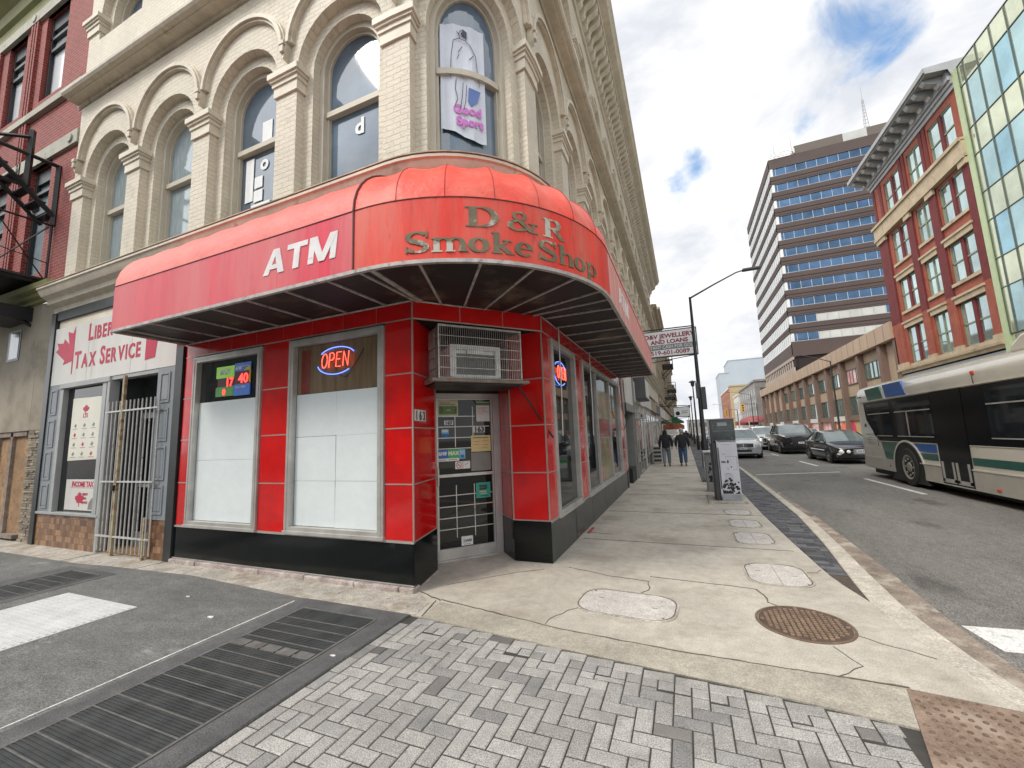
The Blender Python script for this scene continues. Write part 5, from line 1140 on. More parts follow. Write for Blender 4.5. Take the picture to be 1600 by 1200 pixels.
m.band(XS, [(14.5 + .12 * math.cos(R(a)), .85 + .12 * math.sin(R(a))) for a in range(0, 360, 24)], [(14.5 + .16 * math.cos(R(a)), .85 + .16 * math.sin(R(a))) for a in range(0, 360, 24)], -.25, -.245, closed=True)
build('poster_marks', m, MATS['n_white'], t)
shopfront(15.6, 19.6, 'shop with grey light box and white panels behind the two walking people', (2.75, 3.5), 'white_board', 'pale_wall', (.5, 2.4), door=1)
shopfront(19.6, 24.0, 'shop front with white fascia under the hanging jewellery sign', (2.8, 3.4), 'sign_white', 'pale_wall', (.5, 2.5), door=0)
shopfront(24.0, 28.6, 'shop front with tan fascia beyond the jewellery shop', (2.8, 3.4), 'tan_trim', 'dark_grey', (.5, 2.5), door=1)
shopfront(28.6, 33.1, 'last shop front of the cream building with dark fascia', (2.8, 3.4), 'dark_grey', 'pale_wall', (.5, 2.5), door=1)
t = thing('light_box', (-1.45, 16.8, 3), 'grey projecting light box sign above the white panelled shop', 'sign')
m = MB(); m.box(-1.64, -1.22, 15.9, 17.6, 2.85, 3.68); build('box', m, MATS['dark_grey'], t, bevel=.02); m = MB(); m.box(-1.6, -1.215, 16.0, 17.5, 2.92, 3.6); build('panel', m, MATS['sign_white'], t)
# hanging signs
def hanging(y, x0, x1, z0, z1, lines, label, cat='hanging sign', cols=None):
    t = thing('hanging_sign', (x0, y, z0), label, cat); F = lambda u, z, d: (u, y - d, z)
    m = MB(); m.box(x0, x1, y, y + .2, z0, z1); build('box', m, M('sign_clean', (.78, .78, .77), .4, var=.05), t, bevel=.01)
    m = MB(); m.band(F, [(x0, z0), (x1, z0), (x1, z1), (x0, z1)], [(x0 - .04, z0 - .04), (x1 + .04, z0 - .04), (x1 + .04, z1 + .04), (x0 - .04, z1 + .04)], -.21, .01, closed=True); build('frame', m, MATS['dark_grey'], t)
    m = MB(); m.tube([(-1.65, y + .1, z1 + .15), (x1 - .1, y + .1, z1 + .12)], .03, 6); m.tube([(x1, y + .1, z0 - .05), (-1.65, y + .1, z0 - .3)], .02, 6); build('bracket', m, MATS['black_metal'], t)
    for s, u, z, h, mt, b, sx in lines: text(F, s, u, z, h, .004, MATS[mt], t, bold=b, sx=sx)
    return t
M('maroon', (.25, .01, .05), .5, var=0); M('band_grey', (.17, .19, .21), .5, var=0)
hs = hanging(21, -1.55, .88, 5.24, 6.48, (('D&V JEWELLERY', -.33, 6.14, .20, 'maroon', .009, 1.08), ('AND LOANS', -.33, 5.86, .19, 'maroon', .009, 1.08), ('INSTANT CASH FOR GOLD', -.33, 5.615, .155, 'n_white', .004, .86), ('519-601-0089', -.33, 5.32, .20, 'maroon', .005, 1.08)), 'white hanging sign for a jewellery and loans shop with maroon lettering')
m = MB(); m.fb(lambda u, z, d: (u, 21 - d, z), -1.54, .87, 5.56, 5.81, 0, .003); build('grey_band', m, MATS['band_grey'], hs)
hs2 = hanging(34, -.66, .44, 2.70, 3.42, (), 'small white hanging sign with a black round emblem further down the sidewalk')
m = MB(); m.prism(lambda u, z, d: (u, 34 - d, z), [(-.38 + .16 * math.cos(R(a)), 2.95 + .16 * math.sin(R(a))) for a in range(0, 360, 24)], 0, .01); build('emblem', m, MATS['black_metal'], hs2)
m = MB(); m.fb(lambda u, z, d: (u, 34 - d, z), -.12, .36, 3.1, 3.14, 0, .01); m.fb(lambda u, z, d: (u, 34 - d, z), -.1, .3, 2.95, 3.0, 0, .01); build('lines', m, MATS['band_grey'], hs2)
# buildings beyond the cream one, near side
BR('brown_brick', (.15, .085, .06), (.12, .07, .05), (.16, .13, .11), .21, .075, .008, var=.2); M('far_brown', (.17, .12, .09), .8, var=.25, vs=.6); M('far_cream', (.38, .33, .26), .8, var=.2, vs=.6); M('far_grey', (.24, .225, .21), .8, var=.2, vs=.5)
def nearb(y0, y1, h, mat, label, wm='window_glass', x=-1.62, rows_=3, shop_mat='pale_wall'):
    t = thing('row_building', (x, (y0 + y1) / 2, 0), label, 'building'); X = lambda u, z, d: (x + d, u, z)
    m = MB(); m.box(-14, x, y0, y1, 0, h); build('wall', m, mat if not isinstance(mat, str) else MATS[mat], t)
    m = MB(); m.sweep(X, [y0, y1], [(0, h - .7), (.1, h - .65), (.12, h - .3), (.35, h - .15), (.4, h), (0, h + .05)]); m.sweep(X, [y0, y1], [(0, 3.7), (.2, 3.75), (.22, 3.95), (0, 4.0)]); build('cornice', m, MATS['tan_trim'], t)
    m = MB(); m.fb(X, y0 + .2, y1 - .2, 2.7, 3.5, 0, .08); build('sign_board', m, MATS[shop_mat], t)
    n = max(2, int((y1 - y0) / 2.2)); w = (y1 - y0) / n
    for k in range(n):
        m = MB(); a = y0 + k * w; m.fb(X, a + .2, a + w - .2, .5, 2.5, -.0, .03); build('shop_window', m, MATS['glass_dark'], t)
        for r in range(rows_):
            z = 4.6 + r * (h - 5) / rows_
            m = MB(); m.band(X, [(a + .5, z), (a + w - .5, z), (a + w - .5, z + 1.9), (a + .5, z + 1.9)], [(a + .4, z - .1), (a + w - .4, z - .1), (a + w - .4, z + 2.05), (a + .4, z + 2.05)], 0, .08, closed=True); f = build('window', m, MATS['tan_trim'], t)
            m = MB(); m.quad(X, a + .5, a + w - .5, z, z + 1.9, .02); build('pane', m, MATS[wm], f)
    return t
nearb(33.3, 41, 11.6, 'far_cream', 'tan three storey building directly beyond the cream corner building', shop_mat='sign_white')
nearb(41, 50, 13.6, 'brown_brick', 'dark brown brick building with iron balconies on the left side of the street')
nearb(50, 64, 10.5, 'far_brown', 'brown building behind the iron balconies on the left side of the street', shop_mat='tan_trim')
nearb(64, 84, 12.5, 'far_grey', 'grey brown building far down the left side of the street', rows_=3)
nearb(84, 130, 10.5, 'far_brown', 'farthest brown building on the left side of the street', shop_mat='dark_grey')
for y, z, lab in ((43.5, 8.2, 'upper dark iron balcony on the brown brick building'), (43.5, 4.9, 'lower dark iron balcony on the brown brick building'), (53, 6.5, 'dark iron balcony on the brown building further along')):
    t = thing('iron_balcony', (-1.2, y, z), lab, 'balcony'); m = MB(); m.box(-1.62, -.55, y, y + 3.4, z, z + .12); build('floor', m, MATS['black_metal'], t)
    m = MB()
    for zz in (.5, 1.0): m.tube([(-1.6, y, z + zz), (-.58, y, z + zz), (-.58, y + 3.4, z + zz), (-1.6, y + 3.4, z + zz)], .03, 4)
    for k in range(9): m.tube([(-.58, y + k * .42, z), (-.58, y + k * .42, z + 1)], .018, 4)
    m.tube([(-1.6, y + .3, z - 1.0), (-.6, y + .3, z)], .04, 4); m.tube([(-1.6, y + 3, z - 1.0), (-.6, y + 3, z)], .04, 4); build('railing', m, MATS['black_metal'], t)
t = thing('green_awning', (-1, 60, 2.6), 'small green shop awning far down the sidewalk', 'awning'); m = MB(); m.add([(-1.6, 60, 3.9), (-1.6, 66, 3.9), (.0, 66, 2.9), (.0, 60, 2.9), (0, 60, 2.65), (0, 66, 2.65)], [(0, 1, 2, 3), (3, 2, 5, 4)]); m.add([(-1.6, 60, 3.9), (0, 60, 2.9), (0, 60, 2.65), (-1.6, 60, 2.65)], [(0, 1, 2, 3)]); build('cloth', m, M('green_cloth', (.03, .13, .06), .7, var=.2), t)
t = thing('orange_awning', (-1, 70, 2.6), 'orange shop awning beyond the green one', 'awning'); m = MB(); m.add([(-1.6, 70, 3.4), (-1.6, 76, 3.4), (.0, 76, 2.5), (.0, 70, 2.5), (0, 70, 1.9), (0, 76, 1.9)], [(0, 1, 2, 3), (3, 2, 5, 4)]); m.add([(-1.6, 70, 3.4), (0, 70, 2.5), (0, 70, 1.9), (-1.6, 70, 1.9)], [(0, 1, 2, 3)]); build('cloth', m, M('orange_cloth', (.36, .11, .05), .7, var=.3, vs=3), t)
t = thing('newspaper_rack', (-1.35, 22.6, 0), 'pale crate like rack standing against the shops beside the walking people', 'rack'); m = MB(); m.box(-1.6, -1.15, 22.2, 23, 0, .95); build('body', m, MATS['pale_wall'], t, bevel=.03); m = MB(); [m.box(-1.55, -1.2, 22.19, 22.2, .12 + k * .2, .24 + k * .2) for k in range(4)]; build('slots', m, MATS['dark_grey'], t)
# ================================================================ OPPOSITE SIDE OF THE STREET
XO = 17.0
FO = lambda u, z, d: (XO - d, u, z)
# --- brick warehouse style building
BR('orange_brick', (.31, .060, .028), (.25, .045, .022), (.30, .16, .12), .22, .08, .009, bump=.3, var=.2)
BR('dark_brick', (.15, .016, .016), (.12, .012, .013), (.14, .04, .035), .22, .08, .009, bump=.3, var=.2)
M('sandstone', (.45, .36, .24), .75, var=.15, vs=1.5, bump=.2, bs=20, spots=((.25, .19, .13), 1.7, .56, .75)); M('win_green', (.22, .25, .17), .5, var=.1); M('grey_metal', (.34, .35, .35), .45, metal=.2, var=.12, vs=1.5)
M('sky_glass', (.52, .66, .65), .05, metal=.8, var=.35, vs=.35, stretch=(1, 1, .8)); M('deep_window', (.07, .10, .09), .08, ior=1.7, var=.3)
rb_ = thing('brick_warehouse', (17, 37, 0), 'tall red brick building with sandstone belt, paired windows and grey bracketed cornice across the street', 'building')
WB = [(39.05, 41.55), (35.98, 37.75), (32.15, 34.85)]; WR = [(6.17, 9.0), (10.35, 12.9), (14.3, 16.9), (18.45, 21.25)]
Y0, Y1 = 31.35, 43.6
m = MB(); mp_ = MB(); ms = MB()
ed = [Y0] + [e for w in reversed(WB) for e in w] + [Y1]
for i in range(0, len(ed), 2): m.quad(FO, ed[i], ed[i + 1], 5.4, 22.2, 0, 0, 1)
for a, b in WB:
    zz = [5.4] + [e for w in WR for e in w] + [22.2]
    for i in range(0, len(zz), 2): m.quad(FO, a, b, zz[i], zz[i + 1], 0)
    for c, d in WR:
        for u in (a, b): m.add([FO(u, c, 0), FO(u, d, 0), FO(u, d, -.16), FO(u, c, -.16)], [(0, 1, 2, 3)])
m.add([(XO, Y1, 0), (30, Y1, 0), (30, Y1, 22.2), (XO, Y1, 22.2)], [(0, 1, 2, 3)])
build('wall', m, MATS['orange_brick'], rb_)
for a, b in ((42.1, 43.55), (38.1, 38.9), (35.0, 35.85), (31.4, 32.05)):
    mp_.fb(FO, a + .0, b - .0, 9.6, 17.1, .02, .12); mo_ = MB(); mo_.fb(FO, a, b, 6.3, 9.6, .01, .12); build('pilaster', mo_, MATS['orange_brick'], rb_)
    ms.fb(FO, a - .04, b + .04, 5.9, 6.35, .0, .17); ms.fb(FO, a - .05, b + .05, 16.75, 17.2, .1, .26)
for a, b in ((43.2, 43.55), (42.0, 42.4), (38.5, 38.9), (38.0, 38.3), (35.5, 35.85), (35.0, 35.3)): mp_.fb(FO, a, b, 18.4, 21.7, .0, .06)
build('brick_pilaster', mp_, MATS['dark_brick'], rb_)
ms.fb(FO, Y0, Y1 + .1, 17.3, 18.25, -.1, .30); ms.fb(FO, Y0, Y1 + .2, 18.2, 18.42, -.1, .42); ms.fb(FO, Y0, Y1 + .15, 17.12, 17.32, -.1, .34)
for (a, b) in WB:
    for c, d in WR[:3]:
        ms.fb(FO, a - .12, b + .12, c - .22, c - .02, -.1, .12)
        if d < 14: ms.fb(FO, a - .1, b + .1, d, d + .35, -.1, .14); ms.fb(FO, a - .2, b + .2, d + .35, d + .5, -.1, .22)
ms.sweep(FO, [Y0, Y1 + .1], [(0, 5.5), (.06, 5.52), (.1, 5.7), (.22, 5.75), (.24, 5.9), (0, 5.98)])
build('sandstone_trim', ms, MATS['sandstone'], rb_)
for wi, (a, b) in enumerate(WB):
    for c, d in WR:
        m = MB(); f = lambda *q: m.fb(FO, q[0], q[1], q[2], q[3], -.16, -.07)
        f(a, a + .1, c, d); f(b - .1, b, c, d); f(a, b, d - .1, d); f(a, b, c, c + .1); f(a, b, (c + d) / 2 - .05, (c + d) / 2 + .05)
        w = build('window', m, MATS['win_green'], rb_)
        mid = (a + b) / 2
        if wi == 1: m = MB(); m.fb(FO, mid - .05, mid + .05, c, d, -.16, -.06); build('mullion', m, MATS['win_green'], w)
        else: m = MB(); m.fb(FO, mid - .17, mid + .15, c, d, -.16, -.02); build('mullion', m, MATS['dark_brick'], w)
        m = MB(); m.quad(FO, a, b, c, d, -.12); m.add([FO(a, d, 0), FO(b, d, 0), FO(b, d, -.16), FO(a, d, -.16)], [(0, 1, 2, 3)]); build('pane', m, MATS['sky_glass'], w)
m = MB(); m.fb(FO, Y0, Y1, 21.7, 22.2, -.1, .12); m.fb(FO, Y0, Y1 + .1, 22.0, 22.25, -.1, .22); m.fb(FO, Y0, Y1 + .1, 22.25, 22.5, -.1, .34); m.fb(FO, Y0 - .1, Y1 + .6, 23.0, 23.1, -2, 1.3); m.fb(FO, Y0 - .1, Y1 + .6, 23.1, 23.4, -2, 1.42); m.fb(FO, Y0 + .1, Y1 + .1, 22.5, 23.0, -.1, .3)
m.add([(XO - 1.42, Y0 - .12, 23.4), (XO + 3, Y0 - .12, 23.4), (XO + 3, Y0 - .12, 22.2), (XO - .1, Y0 - .12, 22.2), (XO - .3, Y0 - .12, 22.9), (XO - 1.35, Y0 - .12, 23.0)], [(0, 1, 2, 3, 4, 5)])
cn = build('cornice', m, MATS['grey_metal'], rb_)
P = [(.3, 22.3), (.45, 22.35), (.55, 22.55), (.8, 22.6), (1.1, 22.75), (1.25, 22.98), (.3, 22.98)]
for k in range(12):
    y = Y0 + .5 + k * 1.06; m = MB(); m.add([(XO - d, y, z) for d, z in P] + [(XO - d, y + .42, z) for d, z in P], [tuple(range(7)), tuple(range(13, 6, -1))] + [(i, (i + 1) % 7, 7 + (i + 1) % 7, 7 + i) for i in range(7)]); build('bracket', m, MATS['grey_metal'], cn)
m = MB(); m.fb(FO, Y0, Y1, 0, 5.5, -.3, .0); build('ground_floor', m, M('far_shop_grey', (.30, .32, .34), .5, var=.15, vs=.8), rb_)
# --- glass building
gb = thing('glass_building', (17, 24, 0), 'pale green glass curtain wall building at the right edge', 'building')
M('mint_frame', (.42, .50, .29), .4, var=.06); M('mullion_dark', (.09, .11, .09), .4)
for i, (nm, c) in enumerate((('gl0', (.52, .66, .62)), ('gl1', (.42, .60, .62)), ('gl2', (.62, .66, .50)), ('gl3', (.34, .56, .64)))): M(nm, c, .06, metal=.75, var=.22, vs=.45)
hz = [6.2, 8.8, 10.5, 12.77, 14.5, 16.85, 18.55, 21.27, 22.66]; vz = [30.95, 30.45, 29.35, 28.2, 27.05, 25.9, 24.75, 23.6, 22.45, 21.3, 20.15, 19.0]
m = MB(); m.fb(FO, 30.95, 31.35, 0, 22.66, -.1, .12); m.add([(XO, 31.3, 0), (30, 31.3, 0), (30, 31.3, 22.6), (XO, 31.3, 22.6)], [(0, 1, 2, 3)]); build('corner_post', m, MATS['mint_frame'], gb)
for i in range(len(hz) - 1):
    for k in range(len(vz) - 1):
        m = MB(); m.fb(FO, vz[k + 1] + .02, vz[k] - .02, hz[i] + .02, hz[i + 1] - .02, -.05, .02)
        cc = 'gl2' if i in (0 + 1, 3, 5, 7) else ('gl1' if (k + i) % 3 else 'gl3')
        if k == 0: cc = 'gl2'
        build('window_pane', m, MATS[cc], gb)
m = MB()
for z in hz: m.fb(FO, 19, 30.95, z - .025, z + .025, -.05, .06)
for y in vz: m.fb(FO, y - .03, y + .03, 6.2, 22.66, -.05, .065)
build('mullions', m, MATS['mullion_dark'], gb)
m = MB(); m.box(XO + .05, 40, 16, 31.3, 0, 22.6); m.box(XO - .0, XO + .04, 16, 19, 0, 22.66); m.fb(FO, 18, 31, 0, 6.15, -.2, .0); build('core', m, MATS['gl2'], gb)
# --- long tan building
M('tan_panel', (.38, .285, .20), .8, var=.12, vs=.5, bump=.2, bs=12, spots=((.22, .155, .11), .8, .55, .8), stretch=(1, 1, .5)); M('tan_fascia', (.40, .295, .21), .8, var=.1, vs=.4, stretch=(1, 1, .3)); M('tan_pil', (.17, .11, .085), .75, var=.12, vs=.6)
tb = thing('tan_building', (17, 70, 0), 'long two storey tan concrete building with tall pilasters and shop windows across the street', 'building')
m = MB(); m.fb(FO, 43.6, 109, 8.65, 10.1, -.2, .3); 
k = 43.6 + 1.3
while k < 109: m.fb(FO, k - .03, k + .03, 8.7, 10.1, .29, .31, m=1); k += 1.72
build('fascia', m, [MATS['tan_fascia'], MATS['tan_pil']], tb)
m = MB(); m.fb(FO, 43.6, 109, 0, 8.65, -2, -.38); m.add([(XO - .3, 43.6, 10.1), (XO - .3, 109, 10.1), (40, 109, 10.1), (40, 43.6, 10.1)], [(0, 1, 2, 3)]); build('wall', m, MATS['tan_panel'], tb)
pil = [46.9 + 5.2 * k for k in range(13)]
for p in pil + [43.7, 108.6]:
    if p > 109: continue
    m = MB(); m.fb(FO, p - .32, p + .32, 0, 8.66, -.4, .12); build('pilaster', m, MATS['tan_pil'], tb)
M('orange_print', (.72, .20, .10), .5, var=.3, vs=1.5, spots=((.75, .60, .50), 1.3, .5, .6)); M('pink_print', (.66, .30, .30), .5, var=.2, vs=1.2, spots=((.72, .66, .64), .9, .45, .6)); M('ply2', (.45, .30, .16), .8, var=.2, vs=.8, stretch=(1, 1, .1)); M('pink_blob', (.60, .06, .12), .6, var=0)
for i, p in enumerate(pil[:-1]):
    a, b = p + .34, p + 4.86
    for lv, (z0, z1) in enumerate(((6.0, 7.5), (2.6, 4.55))):
        if i in (8, 9, 10) and lv == 0:
            if i != 9: m = MB(); m.fb(FO, a + 1, a + 2.4, 6.0, 7.2, -.40, -.34); build('vent_panel', m, MATS['dark_brick'], tb)
            continue
        m = MB(); m.band(FO, [(a + .5, z0), (b - .3, z0), (b - .3, z1), (a + .5, z1)], [(a + .4, z0 - .08), (b - .2, z0 - .08), (b - .2, z1 + .08), (a + .4, z1 + .08)], -.40, -.28, closed=True)
        for q in (.3, .55, .78): u = a + .5 + (b - a - .8) * q; m.fb(FO, u - .03, u + .03, z0, z1, -.40, -.30)
        w = build('window', m, MATS['mullion_dark'], tb); m = MB(); m.quad(FO, a + .5, b - .3, z0, z1, -.36)
        build('pane', m, MATS['pink_print'] if (i == 1 and lv == 0) else MATS['sky_glass'] if i % 2 == 0 else MATS['deep_window'], w)
    m = MB(); m.fb(FO, a, b, 2.0, 2.55, -.38, -.1 if i % 3 else 0); build('shop_sign', m, MATS['sign_white'] if i % 2 == 0 else MATS['tan_pil'], tb)
    m = MB(); m.fb(FO, a, b, 0, 2.0, -.38, -.25); build('shop_window', m, [MATS['ply2'], MATS['ply2'], MATS['orange_print'], MATS['pink_print'], MATS['pink_print'], MATS['pink_print'], MATS['deep_window']][min(i, 6)], tb)
m = MB(); m.prism(FO, [(52.3 + 5.2 * 1 + 1.6 * math.cos(R(a)), 1.2 + .9 * math.sin(R(a))) for a in range(0, 360, 24)], -.25, -.22); build('window_print', m, MATS['pink_blob'], tb)
# --- office tower
M('tower_stone', (.075, .052, .046), .7, var=.12, vs=.25, spots=((.06, .042, .038), .3, .5, .8)); M('tower_stone_pale', (.36, .29, .235), .7, var=.08, vs=.2); M('tower_groove', (.018, .012, .012), .8); M('tower_glass', (.055, .105, .18), .06, metal=.75, var=.45, vs=.22); M('tower_glass_skylit', (.60, .60, .56), .12, metal=.35, var=.08, vs=.3); M('tower_mull', (.40, .45, .50), .5)  # side glass coloured whitish to stand in for reflected white sky
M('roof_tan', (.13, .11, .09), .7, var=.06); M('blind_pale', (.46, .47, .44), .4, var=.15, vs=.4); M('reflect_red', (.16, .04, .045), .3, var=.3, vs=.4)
tw = thing('office_tower', (30, 92, 0), 'brown office tower with bands of blue windows and rooftop antennas', 'building')
TX, TY, TX1, TY1 = 17.6, 79.6, 44.0, 106
FTf = lambda u, z, d: (u, TY - d, z); FTs = lambda u, z, d: (TX - d, u, z)
tops = [46.45 - k * 2.955 for k in range(11)]
wh = 1.35
m = MB()
z_hi = 48.3
for k in range(11):
    t_ = tops[k]
    m.fb(FTf, TX, TX1, t_ + .02, z_hi, -.5, 0); m.fb(FTs, TY + .01, TY1, t_ + .28, z_hi - (.32 if k else 0), -.5, .0); z_hi = t_ - wh
m.fb(FTf, TX, TX1, 13.1, z_hi, -.5, 0); m.fb(FTs, TY + .01, TY1, 13.1, z_hi - .32, -.5, 0)
build('spandrel', m, MATS['tower_stone'], tw)
m = MB()
for k in range(11):
    zm = tops[k] - wh - .80
    if k < 10: m.fb(FTf, TX - .02, TX1, zm - .10, zm + .04, -.1, .02); m.fb(FTs, TY - .01, TY1, zm - .10, zm + .0, -.1, .02); m.fb(FTf, TX - .02, TX1, zm - .55, zm - .50, -.1, .015)
build('groove', m, MATS['tower_groove'], tw)
for k in range(11):
    t_ = tops[k]
    m = MB(); m.fb(FTf, TX + .3, TX1, t_ - wh, t_, -.5, -.12)
    for i in range(18): u = TX + .9 + i * 1.5; m.fb(FTf, u - .035, u + .035, t_ - wh, t_, -.12, -.07, m=1)
    m.fb(FTf, TX + .3, TX1, t_ - wh, t_ - wh + .08, -.12, -.05, m=1)
    if k >= 9:
        for i in range(2, 8): u = TX + .9 + i * 1.5; m.fb(FTf, u + .05, u + 1.45, t_ - wh + .1, t_ - .05, -.12, -.10, m=2)
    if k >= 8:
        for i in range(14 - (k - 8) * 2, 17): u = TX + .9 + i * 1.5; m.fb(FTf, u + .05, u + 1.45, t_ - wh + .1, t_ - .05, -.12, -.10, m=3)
    build('window_band', m, [MATS['tower_glass'], MATS['tower_mull'], MATS['blind_pale'], MATS['reflect_red']], tw)
    m = MB(); m.fb(FTs, TY + .01, TY1, t_ - wh - .34, t_ + .3, -.5, -.12)
    for i in range(18): u = TY + .9 + i * 1.5; m.fb(FTs, u - .05, u + .05, t_ - wh, t_, -.12, -.07, m=1)
    build('window_band', m, [MATS['tower_glass_skylit'], MATS['tower_mull']], tw)
m = MB(); m.box(TX + .5, TX1, TY + .5, TY1, 0, 48.0); m.box(TX + .3, TX1, TY + .3, TY1, 10.2, 13.1); m.fb(FTs, TY, TY1, 10.1, 13.0, -.4, -.1); build('core', m, MATS['tower_groove'], tw)
m = MB(); m.fb(FTs, TY, TY1, 10.12, 11.3, -.3, .1); m.fb(FTs, TY, TY1, 12.6, 13.12, -.3, .05); 
for i in range(16): m.fb(FTs, TY + 1 + i * 1.6, TY + 1.9 + i * 1.6, 11.3, 12.6, -.3, -.05)
build('lower_band', m, MATS['tower_stone_pale'], tw)
m = MB(); m.box(22.3, 42, 82, 100, 48.3, 51.2); build('penthouse', m, MATS['roof_tan'], tw)
m = MB(); m.box(29.3, 32.6, 81.9, 82, 48.9, 51.15); build('penthouse_window', m, MATS['blind_pale'], tw)
FTp = lambda u, z, d: (u, TY - .1 - d, z)
text(FTp, 'PARTH', 19.7, 48.45, .75, .05, MATS['n_white'], tw, name='rooftop_lettering', th=.1, bold=.03, sx=1.15)
for x, h, y in ((19.0, 3.2, 81), (21.6, 4.0, 81), (33.5, 6.5, 84)):
    t = thing('antenna', (x, y, 48.3 if x < 30 else 51.2), {19.0: 'thin whip antenna nearest the corner of the tower roof', 21.6: 'second whip antenna on the tower roof', 33.5: 'tall lattice mast on the tower penthouse'}[x], 'antenna')
    z0 = 48.3 if x < 30 else 51.2; w = .06 if x < 30 else .45; m = MB()
    if x < 30: m.tube([(x, y, z0), (x, y, z0 + h)], [.08, .03], 6)
    else:
        for q in range(3): a = q * 2.1; m.tube([(x + w * math.cos(a), y + w * math.sin(a), z0), (x + .1 * math.cos(a), y + .1 * math.sin(a), z0 + h)], .05, 4)
        for q in range(10): m.box(x - .45 + q * .035, x + .45 - q * .035, y - .03, y + .03, z0 + q * .65, z0 + q * .65 + .06)
        m.tube([(x, y, z0 + h), (x, y, z0 + h + 2.5)], .04, 4)
    build('mast', m, MATS['grey_metal'], t)
# --- distant buildings
def farb(x0, x1, y0, y1, h, mat, label, wmat='deep_window', rows_=3, side=None, wfrac=.45, bay=3.2, z_0=4.2):
    t = thing('distant_building', ((x0 + x1) / 2, y0, 0), label, 'building')
    m = MB(); m.box(x0, x1, y0, y1, 0, h); build('wall', m, MATS[mat], t)
    m = MB(); m.box(x0 - .25, x1 + .1, y0 - .25, y1 + .25, h, h + .5); build('cornice', m, MATS[side or mat], t)
    Fs, Fx = (lambda u, z, d: (x0 - d, u, z)), (lambda u, z, d: (u, y0 - d, z))
    for F, a0, a1 in ((Fs, y0, y1), (Fx, x0, x1)):
        n = min(8, max(2, int((a1 - a0) / bay))); w = (a1 - a0) / n
        for r in range(rows_):
            z = z_0 + r * (h - z_0 - .6) / rows_; hh = (h - z_0) / rows_ * .6
            for k in range(n): m = MB(); m.fb(F, a0 + (k + .5 - wfrac / 2) * w, a0 + (k + .5 + wfrac / 2) * w, z, z + hh, 0, .04); build('window', m, MATS[wmat], t)
    return t
M('far_orange', (.34, .12, .07), .8, var=.2, vs=.5); M('far_yellow', (.38, .30, .18), .8, var=.1, vs=.5); M('far_white', (.55, .53, .48), .7, var=.1, vs=.5); M('far_glass', (.34, .39, .43), .5, var=.06, vs=.1)
farb(17.2, 34, 118, 150, 13.2, 'far_grey', 'grey concrete office block beyond the tan building with vertical ribs', rows_=3, wfrac=.35)
farb(17.0, 30, 152, 165, 12.4, 'far_white', 'white building beside the grey concrete block far down the street', rows_=2)
farb(17.0, 32, 172, 176, 17.3, 'far_yellow', 'yellow side of a tall building far down the street', rows_=0)
farb(16.9, 26, 176.2, 214, 16.8, 'far_orange', 'orange brick building far down the street', wmat='far_brown', rows_=4, side='far_white', wfrac=.5)
farb(30, 60, 300, 330, 46, 'far_glass', 'pale blue glass tower on the skyline with a lower shoulder', rows_=0); farb(24, 30, 300, 330, 38, 'far_glass', 'lower pale glass block beside the skyline tower', rows_=0); farb(60, 78, 300, 330, 50, 'far_white', 'pale rounded tower top on the skyline behind the office tower', rows_=0)
farb(2, 30, 330, 340, 9, 'far_grey', 'low building closing the far end of the street', rows_=1)
t = thing('red_canopy', (14, 112, 0), 'red shop canopy beyond the tan building', 'canopy'); m = MB()
m.disc_lathe((15.5, 113, 3.0), (0, 0, 1), [(3.2, 0), (3.0, .6), (2.2, 1.2), (.9, 1.5), (0, 1.55)], 20); build('dome', m, M('canopy_red', (.24, .06, .06), .6, var=.2), t, smooth=40); m = MB(); m.box(12, 17, 116, 119, 2.4, 3.4); build('fascia', m, MATS['canopy_red'], t); m = MB(); [m.tube([(12 + k * 2, 110, 0), (12 + k * 2, 110, 3.2)], .12, 6) for k in range(3)]; build('posts', m, MATS['far_white'], t)
# building across the side street, behind the camera (seen in reflections)
t = thing('opposite_building', (-10, -16, 0), 'tan building with rows of windows across the side street behind the viewer', 'building')
FBk = lambda u, z, d: (u, -15 + d, z)
m = MB(); m.box(-40, 1.5, -30, -15, 0, 13); build('wall', m, MATS['far_grey'], t)
m = MB(); 
for r in range(3):
    for k in range(20): m.fb(FBk, -39 + k * 2.05, -37.8 + k * 2.05, 4.6 + r * 2.9, 6.6 + r * 2.9, 0, .05)
build('windows', m, MATS['deep_window'], t); m = MB(); m.fb(FBk, -40, 1.5, .4, 3.2, 0, .05); build('shop_glass', m, MATS['deep_window'], t); m = MB(); m.fb(FBk, -40, 1.5, 3.2, 4.0, 0, .3); m.fb(FBk, -40, 1.5, 12.6, 13.2, 0, .5); build('cornice', m, MATS['tan_trim'], t)
# ================================================================ STREET FURNITURE
def lamp(x, y, h, label, arm=2.3, sgn=1, r=.085, group='street lamps along the kerbs', lean=0):
    t = thing('street_lamp', (x, y, 0), label, 'street lamp', group)
    m = MB(); m.tube([(x, y, 0), (x, y, 1.1), (x, y, 1.2), (x, y, h)], [r * 1.75, r * 1.7, r * 1.15, r * .62], 12); build('pole', m, MATS['black_metal'], t, smooth=40)
    if arm:
        m = MB(); m.tube([(x, y, h - .05), (x + sgn * arm * .45, y, h + .42), (x + sgn * arm * .85, y, h + .80), (x + sgn * arm, y, h + .86)], [r * .55, r * .45, r * .38, r * .38], 8); build('arm', m, MATS['dark_grey'], t, smooth=40)
        m = MB(); m.box(x + sgn * arm - (.1 if sgn > 0 else .6), x + sgn * arm + (.6 if sgn > 0 else .1), y - .13, y + .13, h + .80, h + .90); build('lamp_head', m, MATS['dark_grey'], t, bevel=.03)
    else:
        m = MB(); m.disc_lathe((x, y, h), (0, 0, 1), [(.05, 0), (.13, .08), (.16, .35), (.28, .38), (.30, .43), (.05, .55), (0, .56)], 14); build('lamp_head', m, MATS['dark_grey'], t, smooth=40)
    return t
